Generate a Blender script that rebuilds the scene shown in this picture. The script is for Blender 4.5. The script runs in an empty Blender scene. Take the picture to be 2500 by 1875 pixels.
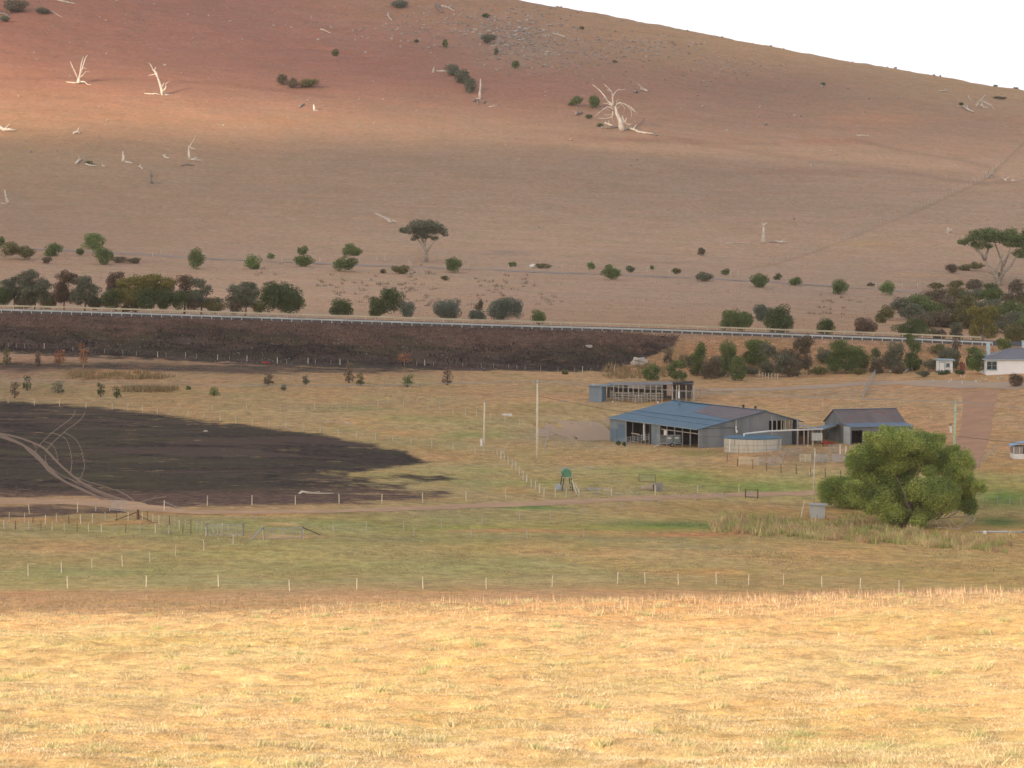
import bpy, math, random
import numpy as np
from mathutils import Vector

random.seed(7)
RNG = np.random.default_rng(11)
sc = bpy.context.scene
COL = sc.collection
HAZE = True; HAZE_D = 0.000045; CLOUD = True; CLOUD_D = 0.017; SUN_E = 5.0; EXPO = 0.45; SKYW = 6.0
KG = (0.76, 0.765, 0.87)

# ------------------------------------------------------------------ camera model (the lens of the photograph)
F = 7200.0; CX = 1250.0; CY = 937.5; HZ = 560.0
TH = math.atan((CY - HZ) / F)
CT, ST = math.cos(TH), math.sin(TH)
ZC = 50.0                                       # camera height over the world zero

def z_of(Y, row):                               # height (relative to camera) seen at photo row and distance Y
    return Y * np.tan(np.arctan((CY - row) / F) - TH)

def project(X, Y, Z):                           # world -> photo pixel
    z = Z - ZC
    d = Y * CT - z * ST
    v = Y * ST + z * CT
    return CX + F * X / d, CY - F * v / d

def P(px, row, Y):                              # photo pixel + distance -> world
    z = float(z_of(Y, row)); d = Y * CT - z * ST
    return Vector(((px - CX) / F * d, Y, z + ZC))

# ------------------------------------------------------------------ terrain
XS = np.array([-500, 0, 625, 1250, 1600, 1900, 2200, 2500, 3000], float)
TAB = {
 70:  [1880,1880,1880,1880,1880,1880,1880],
 100: [1690,1680,1665,1658,1650,1645,1640],
 130: [1560,1535,1510,1500,1490,1480,1472],
 150: [1522,1497,1479,1470,1461,1455,1448],
 175: [1506,1488,1482,1478,1474,1470,1465],
 210: [1485,1475,1478,1482,1488,1490,1490],
 250: [1462,1457,1465,1472,1480,1485,1488],
 290: [1440,1438,1445,1450,1456,1460,1464],
 310: [1375,1385,1405,1410,1417,1422,1428],
 330: [1310,1320,1352,1360,1371,1378,1386],
 350: [1262,1268,1298,1310,1326,1336,1346],
 375: [1205,1210,1240,1258,1282,1290,1296],
 400: [1150,1155,1185,1200,1222,1228,1228],
 425: [1098,1105,1130,1142,1140,1142,1142],
 450: [1048,1055,1085,1095,1092,1088,1080],
 475: [1005,1010,1035,1062,1056,1036,1016],
 505: [ 955, 960, 978, 992, 990, 970, 935],
 540: [ 890, 905, 925, 932, 932, 922, 905],
 560: [ 855, 880, 899, 908, 912, 910, 900],
 588: [ 764, 783, 803, 813, 824, 835, 847],
}
ZT = {}
def addrow(Y, rows=None, z=None):
    if z is None: z = [float(z_of(Y, r)) for r in rows]
    z = list(z)
    ZT[Y] = [z[0] + (z[0]-z[1])*0.5] + z + [z[-1] + (z[-1]-z[-2])*0.6]
for Y, r in TAB.items(): addrow(Y, r)
top = [float(z_of(588, r)) for r in TAB[588]]
addrow(-400, z=[-20]*7); addrow(-80, z=[-3]*7); addrow(0, z=[-1.75]*7); addrow(30, z=[-5.9]*7)
addrow(589.5, z=top); addrow(603, z=[t+0.45 for t in top]); addrow(605, z=[t+0.4 for t in top])
addrow(618, z=[t-1.0 for t in top])
addrow(655, [738,757,777,788,799,811,825])
addrow(750, [672,697,718,729,745,758,778])
addrow(846, [608,640,661,674,688,708,731])
addrow(856, [604,636,656,669,683,703,726])
addrow(930, [550,578,600,612,625,640,655])
addrow(1010,[455,480,498,508,520,530,545])
addrow(1110,[300,330,352,370,392,408,425])
addrow(1220,[150,185,215,240,272,298,325])
addrow(1340,[ -5, 38, 85,125,172,215,258])
addrow(1450,[-140,-68, -2, 63,117,170,223])
zc = [float(z_of(1450, r)) for r in [-140,-68,-2,63,117,170,223]]
addrow(1560, z=[a-3 for a in zc]); addrow(1900, z=[a-40 for a in zc]); addrow(3200, z=[a-130 for a in zc])

def pchip(x, y, xi):
    x = np.asarray(x, float); y = np.asarray(y, float)
    h = np.diff(x); dl = np.diff(y, axis=0) / h.reshape((-1,)+(1,)*(y.ndim-1))
    hh = h.reshape((-1,)+(1,)*(y.ndim-1))
    d = np.zeros_like(y)
    w1 = 2*hh[1:] + hh[:-1]; w2 = hh[1:] + 2*hh[:-1]
    a, b = dl[:-1], dl[1:]
    with np.errstate(divide='ignore', invalid='ignore'):
        dm = (w1 + w2) / (w1/a + w2/b)
    d[1:-1] = np.where(a*b > 0, dm, 0.0)
    d[0] = dl[0]; d[-1] = dl[-1]
    k = np.clip(np.searchsorted(x, xi, side='right')-1, 0, len(x)-2)
    t = ((xi - x[k]) / h[k]).reshape((-1,)+(1,)*(y.ndim-1))
    H = h[k].reshape(t.shape)
    return ((1+2*t)*(1-t)**2*y[k] + t*(1-t)**2*H*d[k] + t*t*(3-2*t)*y[k+1] + t*t*(t-1)*H*d[k+1])

YK = np.array(sorted(ZT)); ZZ = np.array([ZT[y] for y in sorted(ZT)])      # (nY, nX)
YG = np.arange(-400, 3201, 1.0); PG = np.arange(-500, 3001, 10.0)
_z = pchip(YK, ZZ, YG)
ZG = pchip(XS, _z.T, PG).T                      # (nYG, nPG)

def _hash(ix, iy, s):
    n = (ix.astype(np.int64)*374761393 + iy.astype(np.int64)*668265263 + s*974634777) & 0x7fffffff
    n = ((n ^ (n >> 13)) * 1274126177) & 0x7fffffff
    return ((n ^ (n >> 16)) & 0xffff) / 65535.0
def vnoise(x, y, s=0):                          # value noise -1..1
    x = np.asarray(x, float); y = np.asarray(y, float)
    ix = np.floor(x); iy = np.floor(y); fx = x-ix; fy = y-iy
    fx = fx*fx*(3-2*fx); fy = fy*fy*(3-2*fy)
    a = _hash(ix, iy, s); b = _hash(ix+1, iy, s); c = _hash(ix, iy+1, s); d = _hash(ix+1, iy+1, s)
    return 2*((a*(1-fx)+b*fx)*(1-fy) + (c*(1-fx)+d*fx)*fy) - 1
def fbm(x, y, s=0, o=4):
    v = 0; a = 1; t = 0
    for i in range(o):
        v = v + a*vnoise(x*2**i, y*2**i, s+i*17); t += a; a *= 0.5
    return v/t
def sstep(a, b, x):
    t = np.clip((x-a)/(b-a), 0, 1); return t*t*(3-2*t)

POND = None
def height(X, Y):
    X = np.asarray(X, float); Y = np.asarray(Y, float)
    Yc = np.maximum(Y, 55.0)
    px = CX + F * X / Yc / 1.004
    px = np.clip(px, -499.9, 2999.9)
    yi = np.clip(Y + 400, 0, 3599.99); k = yi.astype(int); ty = yi-k
    pi = (px + 500) / 10; j = np.minimum(pi.astype(int), len(PG)-2); tp = pi-j
    z = (ZG[k, j]*(1-tp)+ZG[k, j+1]*tp)*(1-ty) + (ZG[k+1, j]*(1-tp)+ZG[k+1, j+1]*tp)*ty
    # natural unevenness
    near = sstep(40, 70, Y) * (1-sstep(230, 280, Y))
    z = z + near * (0.30*fbm(X/9, Y/9, 3) + 0.17*fbm(X/2.2, Y/1.8, 5, 3) + 0.09*fbm(X/.8, Y/.7, 6, 2))
    z = z + sstep(95, 135, Y)*(1-sstep(175, 215, Y))*0.26*fbm(X/13, Y/40, 8, 3)
    val = sstep(295, 320, Y) * (1-sstep(545, 562, Y))
    z = z + val * (0.32*fbm(X/22, Y/22, 9) + 0.10*fbm(X/3, Y/3, 12, 3))
    bank = sstep(560, 568, Y) * (1-sstep(580, 587, Y))
    z = z + bank * (0.45*fbm(X/7, Y/7, 21))
    hill = sstep(630, 690, Y)
    hr = sstep(900, 1050, Y)
    z = z + hill * (0.5*fbm(X/25, Y/25, 31) + 0.15*fbm(X/4, Y/4, 33, 3)) + hr * (2.0*fbm(X/90, Y/90, 35, 3))
    top = hr * sstep(1150, 1300, Y)
    z = z + top * (0.7*fbm(X/9, Y/9, 38, 3))
    if POND:
        r = np.sqrt(((X-POND[0])/POND[2])**2 + ((Y-POND[1])/POND[3])**2)
        z = np.where(r < 1.5, z*sstep(0.95, 1.5, r) + (POND[4]-ZC-0.7)*(1-sstep(0.95, 1.5, r)), z)
    # levelled pads under the big shed and the round tank
    v = (X-28.6)*-.421 + (Y-450)*.907; w = (X-28.6)*.907 + (Y-450)*.421
    d = np.maximum(np.maximum(-3-v, v-33), np.maximum(-7-w, w-19))
    k = sstep(5.5, 0, np.maximum(d, 0))
    z = z*(1-k) + k*(Z_B + (Z_A-Z_B)*np.clip(v/30.2, -.2, 1.2) + 0.04*fbm(X/3, Y/3, 12, 3))
    r = np.hypot(X-35.8, Y-438.5); k = sstep(10.5, 5.0, r)
    z = z*(1-k) + k*(Z_T + 0.04*(X-35.8))
    return z + ZC
Z_A = float(z_of(477.6, 1077)); Z_B = float(z_of(450, 1094)); Z_T = float(z_of(434.2, 1105))

def hz(x, y): return float(height(np.array([x]), np.array([y]))[0])
_T = np.concatenate([np.arange(62, 700, 0.4), np.arange(700, 1520, 0.8)])
def G(px, row, ymin=62.0):                      # point of the ground seen at this photo pixel
    Y = _T[_T >= ymin]
    zr = z_of(Y, row); d = Y*CT - zr*ST; X = (px-CX)/F*d
    g = height(X, Y) - ZC - zr
    i = int(np.argmax(g > 0)) if (g > 0).any() else len(Y)-1
    if i > 0:
        t = g[i-1] / (g[i-1]-g[i]) if g[i] != g[i-1] else 0
        y = Y[i-1] + (Y[i]-Y[i-1])*t
    else: y = Y[i]
    z = float(z_of(y, row)); x = (px-CX)/F*(y*CT - z*ST)
    return Vector((x, y, hz(x, y)))
_p = P(2455, 1296, 372)
POND = (_p.x+3.4, 372.0, 7.0, .9, _p.z)

# ------------------------------------------------------------------ materials
def N(nt, t, **kw):
    n = nt.nodes.new(t)
    for k, v in kw.items():
        if hasattr(n, k): setattr(n, k, v)
    return n
def rgb(c): return (c[0], c[1], c[2], 1.0)
def s2l(c): return tuple(((v/255)/12.92 if v/255 <= .04045 else (((v/255)+.055)/1.055)**2.4) for v in c)

MATS = {}
def mat(name, col, col2=None, scale=1.0, rough=0.8, bump=0.0, bscale=8.0, metal=0.0, stretch=None, island=0.0, transl=0.0, contrast=(0.35, 0.65), spec=0.3):
    if name in MATS: return MATS[name]
    m = bpy.data.materials.new(name); m.use_nodes = True; nt = m.node_tree
    b = nt.nodes['Principled BSDF']
    b.inputs['Roughness'].default_value = rough; b.inputs['Metallic'].default_value = metal
    b.inputs['Specular IOR Level'].default_value = spec
    geo = N(nt, 'ShaderNodeNewGeometry'); vec = geo.outputs['Position']
    mp = N(nt, 'ShaderNodeMapping'); nt.links.new(vec, mp.inputs['Vector'])
    if stretch: mp.inputs['Scale'].default_value = stretch
    no = N(nt, 'ShaderNodeTexNoise'); no.inputs['Scale'].default_value = scale; no.inputs['Detail'].default_value = 5
    nt.links.new(mp.outputs[0], no.inputs['Vector'])
    rp = N(nt, 'ShaderNodeMapRange'); rp.inputs['From Min'].default_value = contrast[0]; rp.inputs['From Max'].default_value = contrast[1]
    nt.links.new(no.outputs['Fac'], rp.inputs['Value'])
    mx = N(nt, 'ShaderNodeMix', data_type='RGBA')
    mx.inputs[6].default_value = rgb(col); mx.inputs[7].default_value = rgb(col2 if col2 else tuple(v*0.75 for v in col))
    nt.links.new(rp.outputs[0], mx.inputs[0])
    out = mx.outputs[2]
    if island:
        hs = N(nt, 'ShaderNodeHueSaturation')
        ml = N(nt, 'ShaderNodeMapRange'); ml.inputs['To Min'].default_value = 1-island; ml.inputs['To Max'].default_value = 1+island
        nt.links.new(geo.outputs['Random Per Island'], ml.inputs['Value'])
        nt.links.new(ml.outputs[0], hs.inputs['Value']); nt.links.new(out, hs.inputs['Color']); out = hs.outputs[0]
    nt.links.new(out, b.inputs['Base Color'])
    if bump:
        bn = N(nt, 'ShaderNodeTexNoise'); bn.inputs['Scale'].default_value = bscale; bn.inputs['Detail'].default_value = 4
        nt.links.new(mp.outputs[0], bn.inputs['Vector'])
        bp = N(nt, 'ShaderNodeBump'); bp.inputs['Strength'].default_value = bump; bp.inputs['Distance'].default_value = 0.1
        nt.links.new(bn.outputs['Fac'], bp.inputs['Height']); nt.links.new(bp.outputs[0], b.inputs['Normal'])
    if transl:
        tr = N(nt, 'ShaderNodeBsdfTranslucent'); nt.links.new(out, tr.inputs['Color'])
        ms = N(nt, 'ShaderNodeMixShader'); ms.inputs[0].default_value = transl
        nt.links.new(b.outputs[0], ms.inputs[1]); nt.links.new(tr.outputs[0], ms.inputs[2])
        nt.links.new(ms.outputs[0], nt.nodes['Material Output'].inputs['Surface'])
    MATS[name] = m
    return m

def corrugated(name, col, col2, axis=(1, 0, 0), pitch=0.2, rust=None, rough=0.5, depth=0.35, streak=1.0):
    """sheet metal: ribs across `axis` (object space), broad fading and rust marks"""
    m = bpy.data.materials.new(name); m.use_nodes = True; nt = m.node_tree
    b = nt.nodes['Principled BSDF']; b.inputs['Roughness'].default_value = rough; b.inputs['Metallic'].default_value = 0.0; b.inputs['Specular IOR Level'].default_value = 0.12
    geo = N(nt, 'ShaderNodeNewGeometry')
    dt = N(nt, 'ShaderNodeVectorMath', operation='DOT_PRODUCT'); dt.inputs[1].default_value = axis
    nt.links.new(geo.outputs['Position'], dt.inputs[0])
    mu = N(nt, 'ShaderNodeMath', operation='MULTIPLY'); mu.inputs[1].default_value = 2*math.pi/pitch
    nt.links.new(dt.outputs['Value'], mu.inputs[0])
    si = N(nt, 'ShaderNodeMath', operation='SINE'); nt.links.new(mu.outputs[0], si.inputs[0])
    bp = N(nt, 'ShaderNodeBump'); bp.inputs['Strength'].default_value = depth; bp.inputs['Distance'].default_value = 0.03
    nt.links.new(si.outputs[0], bp.inputs['Height']); nt.links.new(bp.outputs[0], b.inputs['Normal'])
    no = N(nt, 'ShaderNodeTexNoise'); no.inputs['Scale'].default_value = 0.5; no.inputs['Detail'].default_value = 6
    nt.links.new(geo.outputs['Position'], no.inputs['Vector'])
    # per-sheet tone: sheets about a metre wide
    fl = N(nt, 'ShaderNodeMath', operation='FLOOR'); nt.links.new(dt.outputs['Value'], fl.inputs[0])
    wn = N(nt, 'ShaderNodeTexWhiteNoise', noise_dimensions='1D'); nt.links.new(fl.outputs[0], wn.inputs['W'])
    ad = N(nt, 'ShaderNodeMath', operation='MULTIPLY_ADD'); ad.inputs[1].default_value = 0.35*streak
    nt.links.new(wn.outputs['Value'], ad.inputs[0]); nt.links.new(no.outputs['Fac'], ad.inputs[2])
    mr = N(nt, 'ShaderNodeMapRange'); mr.inputs['From Min'].default_value = 0.4; mr.inputs['From Max'].default_value = 0.9
    nt.links.new(ad.outputs[0], mr.inputs['Value'])
    mx = N(nt, 'ShaderNodeMix', data_type='RGBA'); mx.inputs[6].default_value = rgb(col); mx.inputs[7].default_value = rgb(col2)
    nt.links.new(mr.outputs[0], mx.inputs[0]); out = mx.outputs[2]
    if rust:
        n2 = N(nt, 'ShaderNodeTexNoise'); n2.inputs['Scale'].default_value = 0.9; n2.inputs['Detail'].default_value = 8
        nt.links.new(geo.outputs['Position'], n2.inputs['Vector'])
        m2 = N(nt, 'ShaderNodeMapRange'); m2.inputs['From Min'].default_value = rust[1]; m2.inputs['From Max'].default_value = rust[1]+0.15
        nt.links.new(n2.outputs['Fac'], m2.inputs['Value'])
        x2 = N(nt, 'ShaderNodeMix', data_type='RGBA'); x2.inputs[7].default_value = rgb(rust[0])
        nt.links.new(out, x2.inputs[6]); nt.links.new(m2.outputs[0], x2.inputs[0]); out = x2.outputs[2]
    nt.links.new(out, b.inputs['Base Color'])
    return m

# ------------------------------------------------------------------ mesh tools
def np_mesh(name, V, Fc, k):
    me = bpy.data.meshes.new(name)
    n = len(V); m = len(Fc)
    me.vertices.add(n); me.vertices.foreach_set('co', np.asarray(V, np.float32).ravel())
    me.loops.add(m*k); me.loops.foreach_set('vertex_index', np.asarray(Fc, np.int32).ravel())
    me.polygons.add(m); me.polygons.foreach_set('loop_start', np.arange(0, m*k, k, dtype=np.int32))
    me.polygons.foreach_set('loop_total', np.full(m, k, np.int32))
    me.update(calc_edges=True)
    return me

def tag(o, label=None, cat=None, group=None, kind=None):
    if label: o['label'] = label
    if cat: o['category'] = cat
    if group: o['group'] = group
    if kind: o['kind'] = kind
    return o
def empty(name, loc, label, cat, group=None):
    o = bpy.data.objects.new(name, None); COL.objects.link(o); o.location = loc
    o.empty_display_size = 0.3
    return tag(o, label, cat, group)
def link(name, me, m, parent=None, loc=None):
    if m is not None and len(me.materials) == 0: me.materials.append(m)
    o = bpy.data.objects.new(name, me); COL.objects.link(o)
    if parent is not None: o.parent = parent
    if loc is not None: o.location = loc
    return o

class MB:
    """collects shapes in world space; build() makes one mesh with its origin at `org`"""
    def __init__(s): s.v = []; s.f = []
    def add(s, vs, fs):
        n = len(s.v); s.v += [tuple(v) for v in vs]; s.f += [tuple(i+n for i in f) for f in fs]; return s
    def hexa(s, a):                              # 8 corners: bottom ring 0-3, top ring 4-7
        return s.add(a, [(3,2,1,0),(4,5,6,7),(0,1,5,4),(1,2,6,5),(2,3,7,6),(3,0,4,7)])
    def box(s, c, sz, rz=0.0):
        hx, hy, h2 = sz[0]/2, sz[1]/2, sz[2]/2; ca, sa = math.cos(rz), math.sin(rz); A = []
        for z in (-h2, h2):
            for x, y in ((-hx,-hy),(hx,-hy),(hx,hy),(-hx,hy)):
                A.append((c[0]+x*ca-y*sa, c[1]+x*sa+y*ca, c[2]+z))
        return s.hexa(A)
    def beam(s, a, b, w, h=None):                # rectangular bar from a to b
        a = Vector(a); b = Vector(b); h = h or w; d = (b-a).normalized()
        up = Vector((0,0,1)) if abs(d.z) < .95 else Vector((1,0,0))
        r = d.cross(up).normalized()*w/2; u = r.cross(d).normalized()*h/2
        return s.hexa([a-r-u, a+r-u, a+r+u, a-r+u, b-r-u, b+r-u, b+r+u, b-r+u][0:4] + [b-r-u, b+r-u, b+r+u, b-r+u])
    def tube(s, pts, rad, n=6, caps=True):
        pts = [Vector(p) for p in pts]
        if not isinstance(rad, (list, tuple)): rad = [rad]*len(pts)
        base = len(s.v); ref = Vector((0.31, 0.77, 0.1)).normalized()
        for i, p in enumerate(pts):
            d = (pts[min(i+1, len(pts)-1)] - pts[max(i-1, 0)])
            d = d.normalized() if d.length > 1e-9 else Vector((0,0,1))
            r = d.cross(ref)
            if r.length < 1e-3: r = d.cross(Vector((1,0,0)))
            r.normalize(); u = r.cross(d).normalized()
            for k in range(n):
                t = 2*math.pi*k/n
                s.v.append(tuple(p + (r*math.cos(t)+u*math.sin(t))*rad[i]))
        for i in range(len(pts)-1):
            for k in range(n):
                a = base+i*n+k; b = base+i*n+(k+1) % n
                s.f.append((a, b, b+n, a+n))
        if caps:
            s.f.append(tuple(base+k for k in range(n))[::-1]); s.f.append(tuple(base+(len(pts)-1)*n+k for k in range(n)))
        return s
    def blob(s, c, r, seed=0, rough=0.25, n=7, m=5):
        base = len(s.v); rr = random.Random(seed)
        s.v.append((c[0], c[1], c[2]+r[2]))
        for i in range(1, m):
            ph = math.pi*i/m
            for k in range(n):
                t = 2*math.pi*k/n + .3*i; q = 1+rr.uniform(-rough, rough)
                s.v.append((c[0]+r[0]*q*math.sin(ph)*math.cos(t), c[1]+r[1]*q*math.sin(ph)*math.sin(t), c[2]+r[2]*q*math.cos(ph)))
        s.v.append((c[0], c[1], c[2]-r[2])); L = len(s.v)-1
        for k in range(n): s.f.append((base, base+1+k, base+1+(k+1) % n))
        for i in range(m-2):
            for k in range(n):
                a = base+1+i*n+k; b = base+1+i*n+(k+1) % n
                s.f.append((a, a+n, b+n, b))
        for k in range(n): s.f.append((L, base+1+(m-2)*n+(k+1) % n, base+1+(m-2)*n+k))
        return s
    def build(s, name, m, parent=None, org=None, smooth=False):
        o0 = Vector(org) if org is not None else (Vector(parent.location) if parent is not None else Vector((0,0,0)))
        if parent is not None and parent.parent is not None and org is None: o0 = Vector(parent.parent.location)
        V = [(v[0]-o0.x, v[1]-o0.y, v[2]-o0.z) for v in s.v]
        me = bpy.data.meshes.new(name); me.from_pydata(V, [], s.f); me.update()
        if smooth: me.polygons.foreach_set('use_smooth', [True]*len(me.polygons))
        o = link(name, me, m, parent)
        if parent is None: o.location = o0
        return o
# ------------------------------------------------------------------ render, camera, light
SUN_EL, SUN_OFF = math.radians(18), math.radians(36)     # sun low behind the camera, off to the left
to_sun = Vector((-math.sin(SUN_OFF)*math.cos(SUN_EL), -math.cos(SUN_OFF)*math.cos(SUN_EL), math.sin(SUN_EL)))
cam = bpy.data.cameras.new('camera'); camo = bpy.data.objects.new('camera', cam); COL.objects.link(camo)
cam.sensor_width = 36; cam.lens = 36*F/2500; cam.clip_start = 1; cam.clip_end = 9000
camo.location = (0, 0, ZC); camo.rotation_euler = (math.pi/2 - TH, 0, 0); sc.camera = camo
sun = bpy.data.lights.new('sun', 'SUN'); sun.energy = SUN_E; sun.angle = math.radians(0.53); sun.color = (1.0, 0.83, 0.65)
suno = bpy.data.objects.new('sun', sun); COL.objects.link(suno)
suno.rotation_euler = to_sun.to_track_quat('Z', 'Y').to_euler()
w = bpy.data.worlds.new('World'); sc.world = w; w.use_nodes = True; nt = w.node_tree
bg = nt.nodes['Background']; bg.inputs['Strength'].default_value = 0.15
sky = N(nt, 'ShaderNodeTexSky'); sky.sky_type = 'NISHITA'; sky.sun_disc = False
sky.sun_elevation = SUN_EL; sky.sun_rotation = math.atan2(to_sun.x, to_sun.y); sky.dust_density = 3.0; sky.air_density = 1.0; sky.altitude = 100
# a high milky veil over most of the sky
tc = N(nt, 'ShaderNodeTexCoord'); sn = N(nt, 'ShaderNodeTexNoise'); sn.inputs['Scale'].default_value = 2.2; sn.inputs['Detail'].default_value = 5
nt.links.new(tc.outputs['Generated'], sn.inputs['Vector'])
sx = N(nt, 'ShaderNodeSeparateXYZ'); nt.links.new(tc.outputs['Generated'], sx.inputs[0])
mr = N(nt, 'ShaderNodeMapRange'); mr.inputs['From Min'].default_value = 0.02; mr.inputs['From Max'].default_value = 0.55
mr.inputs['To Min'].default_value = 1.0; mr.inputs['To Max'].default_value = 0.25
nt.links.new(sx.outputs['Z'], mr.inputs['Value'])
mm = N(nt, 'ShaderNodeMath', operation='MULTIPLY_ADD'); mm.inputs[1].default_value = 0.5; mm.inputs[2].default_value = -0.25
nt.links.new(sn.outputs['Fac'], mm.inputs[0])
ma = N(nt, 'ShaderNodeMath', operation='ADD', use_clamp=True); nt.links.new(mm.outputs[0], ma.inputs[0]); nt.links.new(mr.outputs[0], ma.inputs[1])
mx = N(nt, 'ShaderNodeMix', data_type='RGBA'); mx.inputs[7].default_value = (SKYW*1.0, SKYW*1.0, SKYW*1.03, 1)
nt.links.new(ma.outputs[0], mx.inputs[0]); nt.links.new(sky.outputs[0], mx.inputs[6]); nt.links.new(mx.outputs[2], bg.inputs['Color'])
vs = sc.view_settings; vs.view_transform = 'Standard'; vs.look = 'None'; vs.gamma = 1; vs.use_curve_mapping = False; vs.exposure = EXPO
sc.render.engine = 'CYCLES'; sc.cycles.max_bounces = 5; sc.cycles.diffuse_bounces = 2; sc.cycles.transparent_max_bounces = 8
sc.cycles.volume_bounces = 1; sc.cycles.use_adaptive_sampling = True; sc.cycles.adaptive_threshold = 0.02; sc.cycles.use_denoising = True; sc.cycles.denoiser = 'OPENIMAGEDENOISE'; sc.cycles.denoising_input_passes = 'RGB_ALBEDO_NORMAL'

# ------------------------------------------------------------------ air and unseen clouds added and shaped to shade valley and hill
def volume_mat(name, col, dens, aniso=0.0, absorb=None):
    m = bpy.data.materials.new(name); m.use_nodes = True; t = m.node_tree
    t.nodes.remove(t.nodes['Principled BSDF'])
    v = N(t, 'ShaderNodeVolumePrincipled'); v.inputs['Color'].default_value = rgb(col); v.inputs['Density'].default_value = dens
    v.inputs['Anisotropy'].default_value = aniso
    t.links.new(v.outputs[0], t.nodes['Material Output'].inputs['Volume'])
    return m
if HAZE:
    hb = MB().box((0, 700, 103), (3000, 2600, 262)); hzo = hb.build('haze', volume_mat('haze_air', (0.90, 0.90, 0.96), HAZE_D), org=(0, 700, 0))
    tag(hzo, kind='stuff')

def shade_cloud(Xc, Yc, rx, ry, zlo, thick, dens, seed, near=.7, far=.7):
    """flattened lumpy closed body; its shade falls down-sun of it"""
    nx, ny = 70, 70; V = []; 
    gx, gy = np.meshgrid(np.linspace(-1, 1, nx), np.linspace(-1, 1, ny), indexing='ij')
    r = np.sqrt(gx**2+gy**2); th = np.arctan2(gy, gx)
    k = np.where(r > 0, np.maximum(abs(gx), abs(gy))/np.maximum(r, 1e-6), 1)
    X = gx*k*rx; Y = gy*k*ry; rr = np.maximum(abs(gx), abs(gy))
    wy = sstep(-.4, .5, gy/np.maximum(rr, 1e-6)); inn = near*(1-wy)+far*wy
    prof = np.clip((1-rr)/(1-inn), 0, 1); prof = prof*prof*(3-2*prof)
    n = 0.8+0.4*fbm(X/130, Y/130, seed, 4)
    up = prof*n*thick; dn = -prof*n*thick*0.25
    V = np.concatenate([np.stack([X, Y, up], -1).reshape(-1, 3), np.stack([X, Y, dn], -1).reshape(-1, 3)])
    idx = np.arange(nx*ny).reshape(nx, ny)
    q = np.stack([idx[:-1,:-1], idx[1:,:-1], idx[1:,1:], idx[:-1,1:]], -1).reshape(-1, 4)
    edge = np.concatenate([idx[0,:], idx[1:,-1], idx[-1,:-1][::-1], idx[:-1,0][::-1][:-1]])
    e2 = np.roll(edge, -1)
    side = np.stack([edge, e2, e2+nx*ny, edge+nx*ny], -1)
    Fc = np.concatenate([q, q[:, ::-1]+nx*ny, side[:, ::-1]])
    me = np_mesh('shade_cloud', V, Fc, 4)
    o = link('shade_cloud', me, volume_mat('shade_vapour', (0.85, 0.87, 0.9), dens, 0.3), loc=(Xc, Yc, zlo))
    tag(o, kind='structure'); return o
def cloud_over(gx, gy, gz, rx, ry, zlo, thick, dens, seed, near, far):
    k = (zlo-gz)/to_sun.z
    shade_cloud(gx+to_sun.x*k, gy+to_sun.y*k, rx, ry, zlo, thick, dens, seed, near, far)
if CLOUD:
    cloud_over(0, 722, 50, 720, 545, 330, 58, CLOUD_D, 5, .86, .35)
    cloud_over(-90, 1470, 125, 560, 380, 340, 45, CLOUD_D*0.8, 9, .35, .6)
    cloud_over(360, 1190, 100, 560, 330, 335, 40, CLOUD_D*0.9, 13, .3, .5)

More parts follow.
